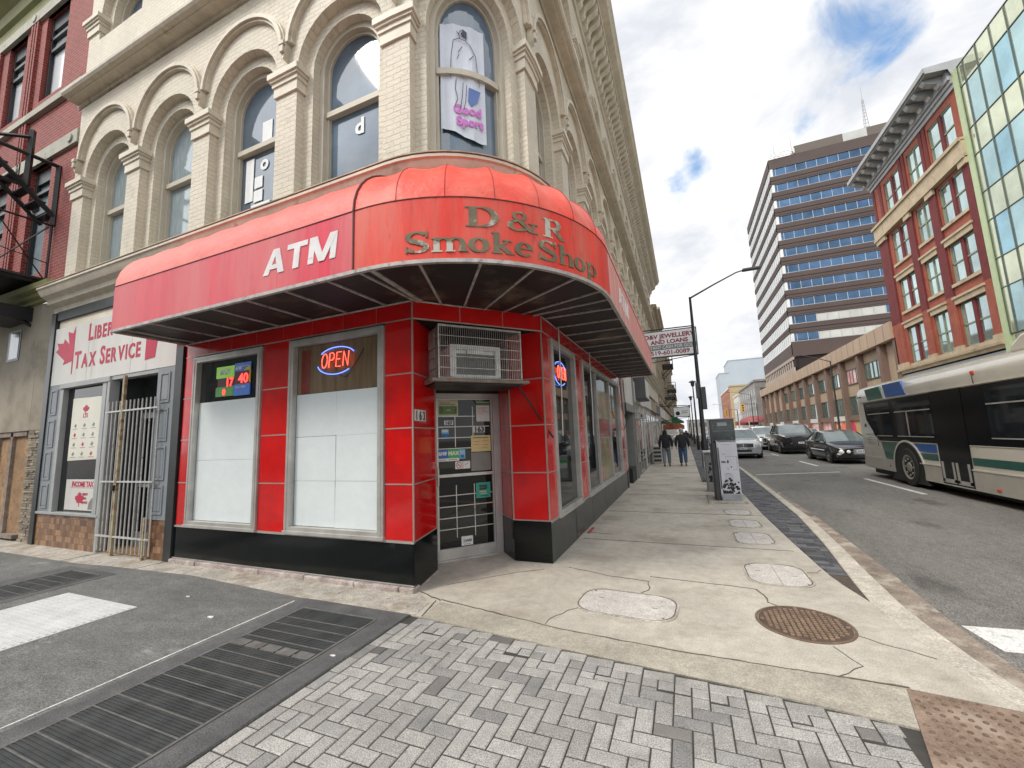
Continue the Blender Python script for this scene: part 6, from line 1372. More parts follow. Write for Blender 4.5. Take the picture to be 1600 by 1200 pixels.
t = lamp(.74, 20, 7.68, 'tall black street lamp with curved arm over the road behind the graffiti cabinets')
m = MB(); m.box(.60, .72, 19.8, 19.88, 3.0, 3.7); m.box(.82, 1.0, 19.86, 19.92, 2.5, 3.5); build('bracket_box', m, MATS['dark_grey'], t, bevel=.01)
for y, h, lab in ((38, 5.3, 'first black post top lamp down the sidewalk'), (55, 5.3, 'second black post top lamp down the sidewalk'), (74, 5.3, 'third black post top lamp down the sidewalk'), (96, 5.3, 'farthest black post top lamp down the sidewalk')):
    lamp(1.0 if y > 40 else .95, y, h, lab, arm=0, r=.07)
lamp(14.1, 50, 8, 'dark street lamp standing in front of the tan building', arm=2.5, sgn=-1); lamp(14.1, 104, 9, 'far street lamp with a long arm before the grey concrete block', arm=4, sgn=-1); lamp(13.8, 150, 9, 'most distant street lamp on the right side', arm=4, sgn=-1)
# cabinets
M('cab_white', (.62, .62, .67), .4, var=.07, vs=3, coat=.2, spots=((.30, .30, .33), 6, .62, .75)); M('cab_grey', (.30, .32, .32), .45, var=.15, vs=4); M('cab_dark', (.02, .035, .033), .2, var=.6, vs=6, coat=.4, spots=((.14, .19, .17), 14, .6, .68)); M('graffiti', (.02, .02, .028), .5, var=0)
def blob_art(F, u0, z0, w, h, n, d, seed, mat, parent, name):
    rr_ = random.Random(seed); m = MB()
    for i in range(n):
        u = u0 + rr_.random() * w; z = z0 + (rr_.random() ** 1.8) * h * (1 - abs((u - u0 - w / 2) / w) * .6); r = rr_.uniform(.012, .035) * 1.1
        pts = [(u + r * rr_.uniform(.5, 1.3) * math.cos(k * .9), z + r * rr_.uniform(.6, 1.6) * math.sin(k * .9)) for k in range(7)]
        pts = [(min(max(a, u0), u0 + w), max(b, z0)) for a, b in pts]; m.prism(F, pts, d, d + .002 + i * .00003)
    return build(name, m, mat, parent, recalc=False)
t = thing('utility_cabinet', (.82, 10.4, 0), 'tall white utility cabinet with black graffiti drawing nearest the viewer', 'utility cabinet')
FC1 = lambda u, z, d: (u, 10.30 - d, z)
m = MB(); m.box(.62, 1.02, 10.30, 10.62, .14, 1.345); build('body', m, MATS['cab_white'], t, bevel=.006)
m = MB(); m.box(.63, 1.02, 10.29, 10.63, .02, .19); build('plinth', m, MATS['cab_grey'], t, bevel=.006)
m = MB(); m.box(.635, .655, 10.285, 10.30, .3, 1.2); m.box(.64, 1.0, 10.292, 10.30, 1.33, 1.345); build('edge_strip', m, MATS['dark_grey'], t)
m = MB()
for a, b in (((.69, .95), (.76, .95)),): pass
pen(m, FC1, [(.70, 1.06), (.76, 1.06), (.76, 1.04)], .006, .002); pen(m, FC1, [(.76, 1.0), (.99, 1.0), (.99, .72), (.9, .72)], .004, .002); pen(m, FC1, [(.72, 1.26), (.9, 1.26)], .004, .002)
for k in range(6): pen(m, FC1, [(.74 + k * .028, .36), (.73 + k * .028, .62), (.80, .64)], .004, .0025)
text(FC1, 'ULL', .73, .87, .035, .001, None, None, merge=m, bold=.004); m.prism(FC1, [(.80, .86), (.83, .86), (.83, .92), (.80, .92)], .0, .003); m.prism(FC1, [(.86, .76), (.89, .76), (.88, .79), (.86, .79)], 0, .003)
build('graffiti_lines', m, MATS['graffiti'], t)
blob_art(FC1, .66, .20, .34, .34, 60, .0, 5, MATS['graffiti'], t, 'graffiti_drawing')
m = MB(); m.box(.50, .62, 10.34, 10.5, .0, 1.3); m.box(.53, .56, 10.30, 10.34, .0, 1.8); build('side_post', m, MATS['dark_grey'], t, bevel=.004)
t = thing('notice_cabinet', (.8, 10.7, 1.3), 'dark glossy cabinet covered in stickers standing behind the white one', 'utility cabinet')
m = MB(); m.box(.53, 1.05, 10.66, 11.0, .1, 1.83); build('body', m, MATS['cab_dark'], t, bevel=.01)
m = MB(); m.box(.60, 1.03, 10.652, 10.66, 1.56, 1.565); m.box(.50, .53, 10.6, 10.66, .0, 1.85); m.box(.5, 1.07, 10.62, 11.02, 1.83, 1.85); m.box(.70, .9, 10.65, 10.66, 1.68, 1.76); build('frame', m, MATS['cab_grey'], t)
t = thing('metal_cabinet', (.56, 12.2, 0), 'lower grey cabinet with black spray paint left of the white one', 'utility cabinet')
m = MB(); m.box(.42, .74, 12.1, 12.45, 0, 1.0); build('body', m, MATS['cab_grey'], t, bevel=.02); m = MB(); m.box(.38, .78, 12.06, 12.5, 1.0, 1.05); build('lid', m, MATS['cab_white'], t, bevel=.01)
blob_art(lambda u, z, d: (u, 12.1 - d, z), .47, .25, .25, .55, 40, 0, 9, MATS['graffiti'], t, 'graffiti_drawing')
t = thing('newspaper_box', (.62, 14.5, 0), 'small box with green label beside the lamp post behind the cabinets', 'newspaper box'); m = MB(); m.box(.45, .80, 14.3, 14.7, .1, .9); build('body', m, MATS['cab_grey'], t, bevel=.02); m = MB(); m.box(.47, .78, 14.285, 14.30, .45, .75); build('label', m, MATS['n_white'], t); m = MB(); m.box(.47, .78, 14.28, 14.285, .65, .75); build('green_band', m, MATS['n_green2'], t)
m = MB(); m.prism(G, [(.35, 10.16), (1.12, 10.2), (1.12, 11.2), (.35, 11.25)], -.02, .05); tag(build('concrete_pad', m, MATS['concrete_pale'], bevel=.01), 'raised concrete pad under the white utility cabinet', 'concrete pad')
# traffic signals and poles far away
for (x, y, lab) in ((13.9, 96, 'yellow traffic signal at the far crossing beside the tan building'), (12.9, 120, 'second yellow traffic signal further down the road')):
    t = thing('traffic_signal', (x, y, 0), lab, 'traffic signal'); m = MB(); m.tube([(x, y, 0), (x, y, 6.5), (x - 2.5, y, 6.6)], .1, 6); build('pole', m, MATS['dark_grey'], t)
    m = MB(); m.box(x - 2.8, x - 2.2, y - .2, y + .2, 5.0, 6.7); build('signal_head', m, M('signal_yellow', (.60, .30, .03), .5, var=.1), t); m = MB(); [m.disc_lathe((x - 2.5, y - .21, 5.3 + k * .5), (0, -1, 0), [(.16, 0), (.14, .02), (0, .02)], 10) for k in range(3)]; build('lens', m, MATS['dark'], t)
# ================================================================ BUS
M('bus_cream', (.55, .53, .46), .25, var=.06, vs=.8, coat=.4, spots=((.40, .375, .32), .9, .5, .8)); M('bus_lower', (.37, .35, .31), .35, var=.12, vs=1.5, coat=.2); M('bus_green', (.012, .085, .065), .3, var=.1, coat=.4); M('bus_blue', (.01, .08, .30), .3, var=.1, coat=.4); M('bus_black', (.004, .0045, .006), .15, var=.2, ior=1.35); M('rubber', (.018, .018, .018), .8, var=.2); M('rim_grey', (.30, .29, .26), .45, metal=.4, var=.2, vs=6); M('lamp_red', (.6, .06, .02), .3, var=0); M('bus_glass', (.012, .015, .018), .05, ior=1.45, var=.5, vs=1.3)
BX = 5.41; KB = 1.05
FBu = lambda y, z, d: (BX - d, y * KB, 1.6 + (z - 1.6) * KB)
bus = thing('city_bus', (6.6, 12, ZR), 'cream city bus with green and blue blocks and black window band on the right', 'bus')
YF_ = 4.6
m = MB()
prof = [(0, .28), (0, 1.08), (0, 2.27), (.02, 2.45), (-.02, 2.6), (-.10, 2.68), (-.25, 2.73), (-.5, 2.76), (-1.1, 2.78)]
side = [(d, z) for d, z in prof]
full = side + [(-2.42 - d, z) for d, z in reversed(side)]
m.add([FBu(YF_, z, d) for d, z in full] + [FBu(16.25, z, d) for d, z in full] + [FBu(16.5, z if z < 2.6 else z - .12, d * .9 - .06) for d, z in full],
      [tuple(range(len(full)))] + [(i, (i + 1) % len(full), len(full) + (i + 1) % len(full), len(full) + i) for i in range(len(full))] + [(len(full) + i, len(full) + (i + 1) % len(full), 2 * len(full) + (i + 1) % len(full), 2 * len(full) + i) for i in range(len(full))] + [tuple(2 * len(full) + i for i in range(len(full)))])
build('body', m, MATS['bus_cream'], bus, smooth=35)
m = MB(); m.prism(FBu, [(YF_, 1.10), (15.07, 1.10), (15.5, 1.45), (15.78, 1.72), (15.86, 2.22), (YF_, 2.25)], -.1, .012); wb = build('window_band', m, MATS['bus_black'], bus)
m = MB()
for a, b in ((14.15, 15.65), (12.15, 13.95), (7.3, 10.3), (4.8, 7.1)):
    zt = 2.16; m.prism(FBu, [(a, 1.22), (b - (.35 if b > 15 else 0), 1.22), (b, 1.7), (b, zt), (a, zt)], .01, .016)
build('window', m, MATS['bus_glass'], wb)
m = MB()
for a, b in ((14.2, 15.62), (12.2, 13.9), (7.3, 10.3), (4.8, 7.1)): m.fb(FBu, a, b, 1.86, 1.885, .015, .026); m.fb(FBu, a, b - (.5 if b > 15 else 0), 1.235, 1.255, .015, .024)
m.fb(FBu, 13.25, 13.3, 1.26, 1.86, .015, .022)
build('window_rail', m, MATS['alu'], wb)
m = MB()
for poly in ([(15.57, 2.61), (14.58, 2.63), (14.41, 2.28), (15.44, 2.28)],): m.prism(FBu, poly, -.03, .028)
m.prism(FBu, [(15.0, 1.08), (13.50, 1.08), (13.32, .86), (12.2, .86), (12.2, .71), (14.25, .71), (14.5, .36), (14.72, .36)], -.02, .006)
m.fb(FBu, YF_, 11.0, .71, .855, -.02, .006)
build('green_stripe', m, MATS['bus_green'], bus)
m = MB(); m.prism(FBu, [(14.36, 2.64), (13.34, 2.64), (13.15, 2.28), (14.22, 2.28)], -.03, .028); m.prism(FBu, [(13.42, 1.07), (12.2, 1.07), (12.2, .89), (13.22, .89)], -.02, .008); build('blue_stripe', m, MATS['bus_blue'], bus)
m = MB(); m.fb(FBu, YF_, 11.0, .86, 1.08, -.02, .004); m.fb(FBu, 12.2, 13.0, .60, .70, -.02, .006); build('pale_band', m, MATS['bus_cream'], bus)
m = MB(); m.fb(FBu, YF_, 11.05, .22, .61, -.05, .012); m.fb(FBu, 12.1, 13.0, .22, .60, -.05, .012); m.prism(FBu, [(14.15, .28), (16.35, .32), (16.3, .62), (14.35, .60)], -.05, .010); build('skirt_panel', m, MATS['bus_lower'], bus)
m = MB(); m.fb(FBu, YF_, 11.05, .605, .63, 0, .022); m.fb(FBu, 12.1, 13.0, .60, .62, 0, .022); m.fb(FBu, YF_, 16.0, 2.255, 2.275, 0, .03); m.fb(FBu, YF_, 15.9, 1.085, 1.10, 0, .014) if False else m.fb(FBu, YF_, 11, 1.085, 1.10, 0, .014); m.fb(FBu, 12.2, 15.05, 1.085, 1.10, 0, .014); build('trim', m, MATS['bus_cream'], bus)
m = MB(); m.prism(FBu, [(11.05, .22), (12.12, .22), (12.1, 2.24), (11.0, 2.24)], -.05, .018); dr = build('door', m, MATS['bus_black'], bus)
m = MB()
for a in (11.10, 11.62): 
    m.fb(FBu, a, a + .05, .30, .72, .016, .03); m.fb(FBu, a + .38, a + .44, .30, .72, .016, .03); m.fb(FBu, a, a + .44, .28, .36, .016, .03)
m.fb(FBu, 11.05, 12.1, .225, .245, 0, .04); build('door_frame', m, MATS['alu'], dr)
m = MB(); m.fb(FBu, YF_, 16.4, 2.74, 2.78, -1.0, -.35); build('roof_edge', m, MATS['bus_cream'], bus)
m = MB(); m.prism(FBu, [(YF_, 2.72), (9.98, 2.72), (9.9, 2.88), (9.65, 3.02), (9.2, 3.08), (YF_, 3.1)], -2.2, -.25); build('roof_fairing', m, MATS['bus_cream'], bus, bevel=.05)
m = MB(); m.prism(FBu, [(14.6, .1)] + [(13.58 + .74 * math.cos(R(a)), .42 + .70 * math.sin(R(a))) for a in range(-10, 195, 12)] + [(12.75, .1)], -.3, .014); build('wheel_arch', m, MATS['dark'], bus)
m = MB(); m.band(FBu, [(13.58 + .74 * math.cos(R(a)), .42 + .68 * math.sin(R(a))) for a in range(10, 175, 12)], [(13.58 + .79 * math.cos(R(a)), .42 + .73 * math.sin(R(a))) for a in range(10, 175, 12)], 0, .025); build('arch_trim', m, MATS['bus_cream'], bus)
def wheel(c, r, w, parent, ax=(-1, 0, 0), rim='rim_grey', n=28):
    m = MB(); m.disc_lathe(c, ax, [(r * .62, -w), (r * .92, -w), (r, -w * .8), (r, -.04), (r * .94, 0), (r * .64, .004)], n); wh_ = build('wheel', m, MATS['rubber'], parent, smooth=35)
    m = MB(); m.disc_lathe(c, ax, [(r * .66, -w * .8), (r * .66, .0), (r * .60, .006), (r * .52, -.03), (r * .30, -.05), (r * .22, .0), (0, .01)], n)
    for k in range(8): a = k * math.pi / 4; A = Vector(ax).orthogonal().normalized(); B = Vector(ax).cross(A); p = Vector(c) + (A * math.cos(a) + B * math.sin(a)) * r * .42 + Vector(ax) * (-.02); m.disc_lathe(p, ax, [(r * .07, -.02), (r * .06, .02), (0, .02)], 6)
    build('rim', m, MATS[rim], wh_, smooth=35)
wheel((BX - .035, 14.22, ZR + .50), .50, .3, bus); wheel((BX + 2.4, 14.22, ZR + .50), .50, .3, bus, ax=(1, 0, 0)); wheel((BX + .05, 6.4, ZR + .50), .5, .3, bus)
m = MB(); m.fb(FBu, 10.46, 10.56, 2.45, 2.52, .02, .04); m.fb(FBu, 10.32, 10.42, .29, .335, .01, .03); build('side_marker', m, MATS['lamp_red'], bus, bevel=.01)
m = MB(); m.fb(FBu, 15.88, 15.98, 1.50, 1.60, 0, .01); m.fb(FBu, 15.95, 16.05, 2.40, 2.44, .0, .025); m.fb(FBu, 16.15, 16.25, 2.40, 2.44, .0, .02); m.fb(FBu, 15.2, 15.95, 1.28, 1.29, 0, .008); m.fb(FBu, 15.2, 15.21, .95, 1.28, 0, .008)
for k in range(4): m.fb(FBu, 15.3, 15.9, 1.0 + k * .06, 1.008 + k * .06, 0, .006)
m.fb(FBu, 14.6, 14.62, .4, .45, 0, .02); m.fb(FBu, 10.55, 10.556, 2.28, 2.44, 0, .022); build('hatch_line', m, MATS['dark_grey'], bus)
m = MB(); m.box(BX + .25, BX + 2.3, YF_ * KB, 16.4 * KB, ZR + .10, ZR + .4); build('shadow_chassis', m, MATS['dark'], bus)  # dark slab set low to deepen the shadow under the bus
# ================================================================ CARS
for nm, c in (('car_black', (.010, .010, .012)), ('car_silver', (.42, .43, .44)), ('car_white', (.60, .61, .62)), ('car_blue', (.02, .03, .07)), ('car_grey', (.18, .18, .19)), ('car_red', (.30, .02, .02))): M(nm, c, .22, metal=.3 if nm != 'car_white' else 0, var=0, coat=1.0)
M('car_glass', (.10, .13, .13), .04, ior=1.9, var=.3, vs=2); M('headlight', (.75, .76, .72), .1, var=0, coat=1); M('chrome', (.55, .55, .55), .15, metal=1, var=0); M('grille_black', (.01, .01, .012), .4, var=0); M('plate_white', (.6, .62, .66), .5, var=0); M('lamp_on', (1, .82, .5), .3, var=0, emit=2.5)
def make_car(kind, x, y, label, paint, yaw=0, group=None, plate='CBXT 163', lit=False, detail=True):
    """front faces -Y; origin at the middle of the front axle area on the ground"""
    t = thing('parked_car' if kind == 'x' else {'sedan': 'sedan_car', 'suv': 'sport_utility_car', 'pickup': 'pickup_truck', 'van': 'utility_van'}[kind], (x, y, ZR), label, {'sedan': 'car', 'suv': 'suv', 'pickup': 'pickup truck', 'van': 'suv'}[kind], group)
    ca, sa = math.cos(R(yaw)), math.sin(R(yaw)); W = lambda a, b, c: (x + a * ca - b * sa, y + a * sa + b * ca, ZR + c)
    S_ = {'sedan': dict(w=.90, st=[(0, .28, .62, .66, .62), (.12, .22, .68, .74, .80), (.9, .2, .82, .86, .88), (1.35, .2, .90, .93, .89), (2.15, .2, .93, 1.36, .90), (2.6, .2, .93, 1.43, .90), (3.4, .2, .94, 1.41, .90), (4.15, .24, .98, 1.05, .88), (4.7, .3, .95, .98, .80), (4.82, .35, .7, .75, .72)], g=(3, 7), wb=(.88, 3.72), r=.325),
          'suv': dict(w=.97, st=[(0, .30, .80, .86, .70), (.10, .24, .92, .98, .88), (.8, .24, 1.04, 1.09, .95), (1.2, .24, 1.08, 1.12, .96), (1.95, .24, 1.10, 1.60, .97), (2.5, .24, 1.10, 1.70, .97), (3.9, .24, 1.12, 1.68, .97), (4.5, .3, 1.12, 1.45, .95), (4.75, .35, 1.0, 1.1, .85)], g=(3, 7), wb=(.92, 3.75), r=.37),
          'pickup': dict(w=1.0, st=[(0, .42, 1.02, 1.08, .86), (.08, .34, 1.10, 1.16, .96), (.9, .34, 1.20, 1.25, 1.0), (1.45, .34, 1.22, 1.27, 1.0), (2.1, .34, 1.24, 1.78, 1.0), (2.6, .34, 1.24, 1.88, 1.0), (3.7, .34, 1.24, 1.84, 1.0), (3.95, .36, 1.24, 1.32, 1.0), (5.7, .4, 1.22, 1.26, .98)], g=(3, 7), wb=(1.0, 4.6), r=.40)}
    S_['van'] = S_['suv']; D = S_[kind]; k = 1.06 if kind == 'van' else 1.0; st = D['st']
    def ring(s):
        yy, zs, zb, zt, hw = s; hw *= k; wt = hw * .74 if zt - zb > .25 else hw * .86
        zm = zs + (zb - zs) * .5
        h = [(0, zs), (hw * .86, zs), (hw * .97, zs + .08), (hw * 1.0, zm), (hw * .985, zb - .06), (hw * .94, zb), (wt, zt - (.05 if zt - zb > .25 else .015)), (wt * .85, zt), (0, zt + .02)]
        return [(a, yy, z * k) for a, z in h] + [(-a, yy, z * k) for a, z in reversed(h[1:-1])]
    rings = [ring(s) for s in st]; n = len(rings[0]); bv = MB(); gl = MB(); sg_ = MB()
    for i in range(len(rings) - 1):
        for j in range(n):
            q = [rings[i][j], rings[i][(j + 1) % n], rings[i + 1][(j + 1) % n], rings[i + 1][j]]; P = [W(*p) for p in q]
            jj = j if j < 8 else n - 1 - j
            top = jj in (6, 7); sidew = jj == 5; big0 = st[i][3] - st[i][2] > .25; big1 = st[i + 1][3] - st[i + 1][2] > .25
            if big0 != big1 and (top or sidew) and D['g'][0] <= i <= D['g'][1]: tgt = gl
            elif sidew and big0 and big1: tgt = sg_
            else: tgt = bv
            tgt.add(P, [(0, 1, 2, 3)])
    bv.add([W(*p) for p in rings[0]], [tuple(range(n))]); bv.add([W(*p) for p in rings[-1]], [tuple(range(n))])
    body = build('body', bv, MATS[paint], t, smooth=38); build('windscreen', gl, MATS['car_glass'], t, smooth=38); build('side_window', sg_, MATS['car_glass'], t)
    m = MB(); hw0 = D['w'] * k * .93; P4 = [W(-hw0, .35, 0), W(hw0, .35, 0), W(hw0, st[-1][0] - .35, 0), W(-hw0, st[-1][0] - .35, 0)]; m.prism(G, [(p[0], p[1]) for p in P4], ZR + .16, ZR + .45); build('shadow_underbody', m, MATS['grille_black'], t)  # dark box added beneath the body to strengthen its contact shadow
    # pillars and roof rails
    m = MB(); hw = D['w'] * k; za, zb_ = st[3], st[4]
    for sx in (-1, 1):
        for (i0, i1) in ((3, 4), (6, 7)):
            a, b = rings[i0][5], rings[i1][5] if False else rings[i1][6]
            if i0 == 6: a, b = rings[6][6], rings[7][5]
            m.tube([W(sx * abs(a[0]), a[1], a[2]), W(sx * abs(b[0]), b[1], b[2])], .035, 6)
        mid = (st[4][0] + st[6][0]) / 2; a = rings[5]; m.tube([W(sx * a[5][0], mid, a[5][2]), W(sx * (a[6][0]), mid, a[6][2])], .035, 6)
    build('pillar', m, MATS[paint], t)
    # wheels
    for yy in D['wb']:
        for sx in (-1, 1):
            c = W(sx * (hw - .02), yy, D['r']); axv = (sx * ca, sx * sa, 0)
            m = MB(); m.disc_lathe(W(sx * (hw - .03), yy, D['r'] + .02), axv, [(D['r'] * 1.17, -.2), (D['r'] * 1.17, .025), (0, .025)], 22); build('wheel_arch', m, MATS['grille_black'], t)
            wheel(W(sx * (hw + .0), yy, D['r']), D['r'], .2, t, ax=axv, n=20)
    zg = st[1][2] * k; zs = st[0][1] * k
    FFr = lambda u, z, d: W(u, .0 + max(0, (abs(u) / hw) ** 3 * .16) - d + (.06 if z > zg - .06 else 0), z)
    m = MB()
    if kind == 'sedan':
        m.fb(FFr, -.26, .26, zg - .26, zg - .06, -.1, .02, n=4); grm = 'chrome'
    elif kind == 'pickup': m.fb(FFr, -.66, .66, zg - .46, zg - .10, -.1, .02, n=6); grm = 'grille_black'
    elif kind == 'van': m.fb(FFr, -.42, .42, zg - .34, zg - .08, -.1, .02, n=4); grm = 'chrome'
    else: m.fb(FFr, -.48, -.03, zg - .28, zg - .08, -.1, .02, n=3); m.fb(FFr, .03, .48, zg - .28, zg - .08, -.1, .02, n=3); grm = 'grille_black'
    gr = build('grille', m, MATS[grm], t)
    m = MB()
    w_ = .26 if kind == 'sedan' else .6 if kind == 'pickup' else .44
    for q in range(4): z = zg - .24 + q * .05; m.fb(FFr, -w_, w_, z, z + .01, .02, .026, n=4)
    build('grille_bars', m, MATS['chrome' if kind == 'suv' else 'grille_black' if grm == 'chrome' else 'dark_grey'], gr)
    for sx in (-1, 1):
        if kind == 'sedan':
            for u, r_ in ((.66, .10), (.43, .075)):
                m = MB(); c = FFr(sx * u, zg - .15, .03); m.disc_lathe(c, (sx * .25 * ca + sa, sx * .25 * sa - ca, 0.1), [(r_, -.12), (r_, 0), (r_ * .8, .02), (0, .03)], 16); build('headlight', m, MATS['headlight'], t, smooth=60)
        else:
            m = MB(); a, b = (.52, .86) if kind != 'pickup' else (.70, .92); hz_ = .16 if kind != 'pickup' else .26
            m.fb(FFr, sx * a, sx * b, zg - .10 - hz_, zg - .09, -.15, .03, n=3); build('headlight', m, MATS['lamp_on' if lit else 'headlight'], t, bevel=.01)
        m = MB(); m.fb(FFr, sx * .60, sx * .80, zs + .12, zs + .19, -.1, .03); build('fog_lamp', m, MATS['headlight'], t)
        m = MB(); yy = st[3][0] + .25; zz = st[3][2] * k + .08; mz = [W(sx * (hw + .06), yy, zz), W(sx * (hw + .24), yy, zz)]; m.tube(mz, [.05, .08], 8); build('mirror', m, MATS[paint], t, smooth=60)
    m = MB(); m.fb(FFr, -.62, .62, zs + .08, zs + .20, -.1, .015, n=4); build('lower_intake', m, MATS['grille_black'], t)
    m = MB(); m.fb(FFr, -.80, .80, zs + .235, zs + .265, -.1, .03, n=8); 
    for sx in (-1, 1):
        m.tube([W(sx * hw * 1.0, D['wb'][0] + .45, .55 * k), W(sx * hw * 1.005, D['wb'][1] - .45, .57 * k)], .018, 4)
        m.tube([W(sx * abs(rings[3][5][0]), rings[3][5][1], rings[3][5][2]), W(sx * abs(rings[5][5][0]), rings[5][5][1], rings[5][5][2]), W(sx * abs(rings[6][5][0]), rings[6][5][1], rings[6][5][2])], .012, 4)
    build('trim', m, MATS['chrome'], t)
    m = MB(); m.fb(FFr, -.16, .16, zs + .22, zs + .33, 0, .045); pl = build('licence_plate', m, MATS['plate_white'], t); text(FFr, plate, 0, zs + .25, .05, .0455, MATS['car_blue'], pl, bold=.002, sx=.8)
    return t
make_car('sedan', 6.75, 21.75, 'black sedan with twin round headlights close behind the bus', 'car_black', yaw=1.5, plate='BRKM 482')
make_car('pickup', 6.45, 29.9, 'black pickup truck with wide dark grille in the second lane', 'car_black', yaw=0, plate='AT 20417')
make_car('suv', 2.95, 26.4, 'dark utility car with silver bonnet partly behind the graffiti cabinets', 'car_silver', yaw=-1, plate='CJWA 731')
make_car('van', 5.75, 36.0, 'tall white utility vehicle with lit lamps between the silver bonnet car and the pickup', 'car_white', yaw=0, lit=True, plate='GV 91 205')
for (kd, x, y, lb_, pt) in (('sedan', 3.2, 46, 'grey sedan waiting far back in the near lane', 'car_grey'), ('suv', 6.6, 50, 'dark blue utility car far back in the second lane', 'car_blue'), ('sedan', 10.6, 44, 'white sedan in the far lane before the painted shop windows', 'car_white'), ('suv', 10.8, 60, 'red utility car far back in the far lane', 'car_red'), ('sedan', 3.0, 62, 'silver sedan far down the near lane', 'car_silver')):
    make_car(kd, x, y, lb_, pt)
# ================================================================ PEOPLE
def skin_mesh(name, nodes, edges, mat, parent, sub=2):
    me = bpy.data.meshes.new(name); off = OFF[parent.name]; ks = list(nodes)
    me.from_pydata([Vector(nodes[k][0]) - off for k in ks], [(ks.index(a), ks.index(b)) for a, b in edges], [])
    ob = bpy.data.objects.new(name, me); col.objects.link(ob)
    md = ob.modifiers.new('skin', 'SKIN'); md.use_smooth_shade = True
    for i, k in enumerate(ks):
        r_ = nodes[k][1]; me.skin_vertices[0].data[i].radius = r_ if isinstance(r_, tuple) else (r_, r_)
    me.skin_vertices[0].data[0].use_root = True
    s2 = ob.modifiers.new('sub', 'SUBSURF'); s2.levels = sub; s2.render_levels = sub
    dg = bpy.context.evaluated_depsgraph_get(); nm = bpy.data.meshes.new_from_object(ob.evaluated_get(dg)); ob.modifiers.clear(); ob.data = nm; nm.materials.clear(); nm.materials.append(mat)
    ob.parent = parent; OFF[ob.name] = off; return ob
M('skin', (.36, .21, .15), .6, var=.05); M('hoodie_dark', (.014, .014, .02), .85, var=.3, vs=9); M('jacket_black', (.012, .013, .016), .7, var=.3, vs=9); M('jeans_grey', (.14, .165, .19), .85, var=.25, vs=12); M('jeans_blue', (.05, .09, .17), .85, var=.25, vs=12); M('shoe', (.05, .045, .05), .7); M('cap_grey', (.35, .34, .31), .8); M('shoe_red', (.30, .10, .08), .7)
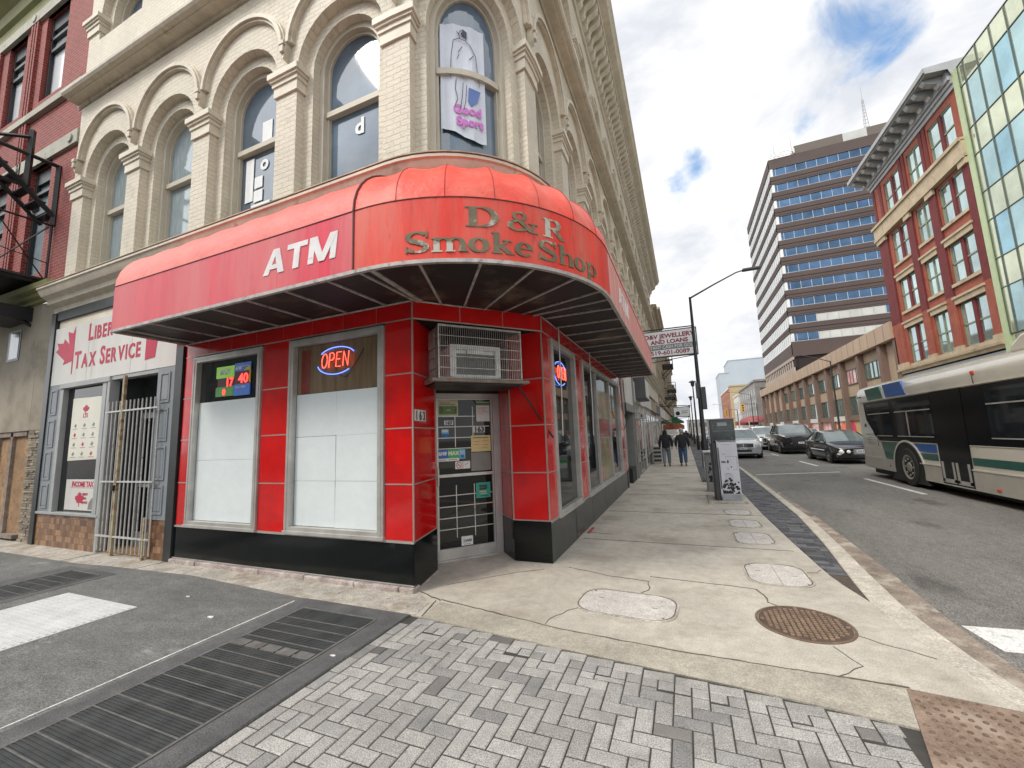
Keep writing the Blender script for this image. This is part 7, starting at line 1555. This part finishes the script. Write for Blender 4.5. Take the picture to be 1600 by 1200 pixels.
def person(x, y, h, label, jac, jeans, hooded, stride, lab2):
    t = thing('person', (x, y, 0), label, 'person'); s = h / 1.75; V = lambda a, b, c: (x + a * s, y + b * s, c * s)
    f, g = stride   # forward offsets of left and right feet
    N_ = {'pel': (V(0, 0, .95), .10), 'sp': (V(0, 0, 1.15), .10), 'ch': (V(0, .01, 1.35), .11), 'ne': (V(0, .02, 1.47), .052), 'hd': (V(0, .03, 1.58), (.072, .085)), 'tp': (V(0, .03, 1.69), (.07, .08)), 'ns': (V(0, .12, 1.61), .022)}
    E_ = [('pel', 'sp'), ('sp', 'ch'), ('ch', 'ne'), ('ne', 'hd'), ('hd', 'tp'), ('hd', 'ns')]
    for sd, ft, nm in ((-1, f, 'l'), (1, g, 'r')):
        N_[nm + 'hip'] = (V(sd * .09, 0, .90), .085); N_[nm + 'kn'] = (V(sd * .10, ft * .55 + .03, .50), .058); N_[nm + 'an'] = (V(sd * .10, ft - (.02 if ft < 0 else 0), .09 + (.04 if ft < 0 else 0)), .038); N_[nm + 'to'] = (V(sd * .11, ft + .14, .035), .034)
        N_[nm + 'sh'] = (V(sd * .17, .01, 1.40), .058); N_[nm + 'el'] = (V(sd * .25, -.03 - ft * .1, 1.13), .042); N_[nm + 'wr'] = (V(sd * .26, .06 - ft * .25, .90), .028); N_[nm + 'ha'] = (V(sd * .26, .08 - ft * .3, .83), (.018, .034))
        E_ += [('pel', nm + 'hip'), (nm + 'hip', nm + 'kn'), (nm + 'kn', nm + 'an'), (nm + 'an', nm + 'to'), ('ch', nm + 'sh'), (nm + 'sh', nm + 'el'), (nm + 'el', nm + 'wr'), (nm + 'wr', nm + 'ha')]
        for q in range(4): N_[nm + 'f%d' % q] = (V(sd * .26, .06 - ft * .3 + q * .018, .76 + abs(q - 1.5) * .006), .008); E_.append((nm + 'ha', nm + 'f%d' % q))
        N_[nm + 'th'] = (V(sd * .25, .12 - ft * .3, .80), .009); E_.append((nm + 'wr', nm + 'th'))
    skin_mesh('body', N_, E_, MATS['skin'], t)
    J = {'hem': (V(0, 0, .80), (.205, .14)), 'pel': (V(0, 0, .92), (.20, .13)), 'sp': (V(0, 0, 1.12), (.185, .13)), 'ch': (V(0, .01, 1.34), (.19, .13)), 'ne': (V(0, .0, 1.47), .095)}; EJ = [('hem', 'pel'), ('pel', 'sp'), ('sp', 'ch'), ('ch', 'ne')]
    for sd, ft, nm in ((-1, f, 'l'), (1, g, 'r')):
        J[nm + 'sh'] = (V(sd * .19, .01, 1.39), .085); J[nm + 'el'] = (V(sd * .27, -.03 - ft * .1, 1.13), .068); J[nm + 'wr'] = (V(sd * .275, .05 - ft * .24, .90), .052); EJ += [('ch', nm + 'sh'), (nm + 'sh', nm + 'el'), (nm + 'el', nm + 'wr')]
    if hooded: J['hd'] = (V(0, .0, 1.60), (.105, .12)); J['tp'] = (V(0, .0, 1.71), (.085, .09)); EJ += [('ne', 'hd'), ('hd', 'tp')]
    skin_mesh('jacket', J, EJ, MATS[jac], t)
    T_ = {'pel': (V(0, 0, .95), (.165, .115))}; ET = []
    for sd, ft, nm in ((-1, f, 'l'), (1, g, 'r')):
        T_[nm + 'hip'] = (V(sd * .095, 0, .84), .115); T_[nm + 'kn'] = (V(sd * .10, ft * .55 + .03, .50), .09); T_[nm + 'an'] = (V(sd * .10, ft * 1.0 - .01, .12 + (.04 if ft < 0 else 0)), .072); ET += [('pel', nm + 'hip'), (nm + 'hip', nm + 'kn'), (nm + 'kn', nm + 'an')]
    skin_mesh('trousers', T_, ET, MATS[jeans], t)
    for sd, ft in ((-1, f), (1, g)):
        zz = .04 if ft < 0 else 0
        skin_mesh('shoe', {'h': (V(sd * .10, ft - .05, .055 + zz), .05), 'm': (V(sd * .105, ft + .06, .05 + zz * .5), (.048, .045)), 't': (V(sd * .11, ft + .17, .04), (.042, .032))}, [('h', 'm'), ('m', 't')], MATS['shoe' if hooded else 'shoe_red'], t, 1)
    if not hooded:
        skin_mesh('hood', {'a': (V(0, -.03, 1.46), (.12, .09)), 'b': (V(0, -.02, 1.52), (.09, .08))}, [('a', 'b')], MATS['cap_grey'], t, 1)
        m = MB(); m.disc_lathe(V(0, .02, 1.65), (0, 0, 1), [(.102 * s, -.05), (.108 * s, .0), (.10 * s, .07), (.06 * s, .115), (0, .125)], 16); m.prism(lambda u, z, d: V(u, z, d), [(-.07, .1), (.07, .1), (.05, .2), (-.05, .2)], 1.64, 1.655); build('cap', m, MATS['cap_grey'], t, smooth=50)
person(-.87, 20.45, 1.74, 'person in a dark hooded jacket and grey jeans walking away on the left', 'hoodie_dark', 'jeans_grey', True, (-.22, .18), '')
person(-.17, 20.6, 1.72, 'person in a black jacket, pale cap and blue jeans walking away on the right', 'jacket_black', 'jeans_blue', False, (.20, -.22), '')
for (x, y, lb_, jj) in ((.1, 44, 'distant dark clothed pedestrian far down the sidewalk', 'jacket_black'), (-.3, 58, 'most distant pedestrian on the sidewalk', 'hoodie_dark')): person(x, y, 1.7, lb_, jj, 'jeans_grey', True, (-.1, .1), '')
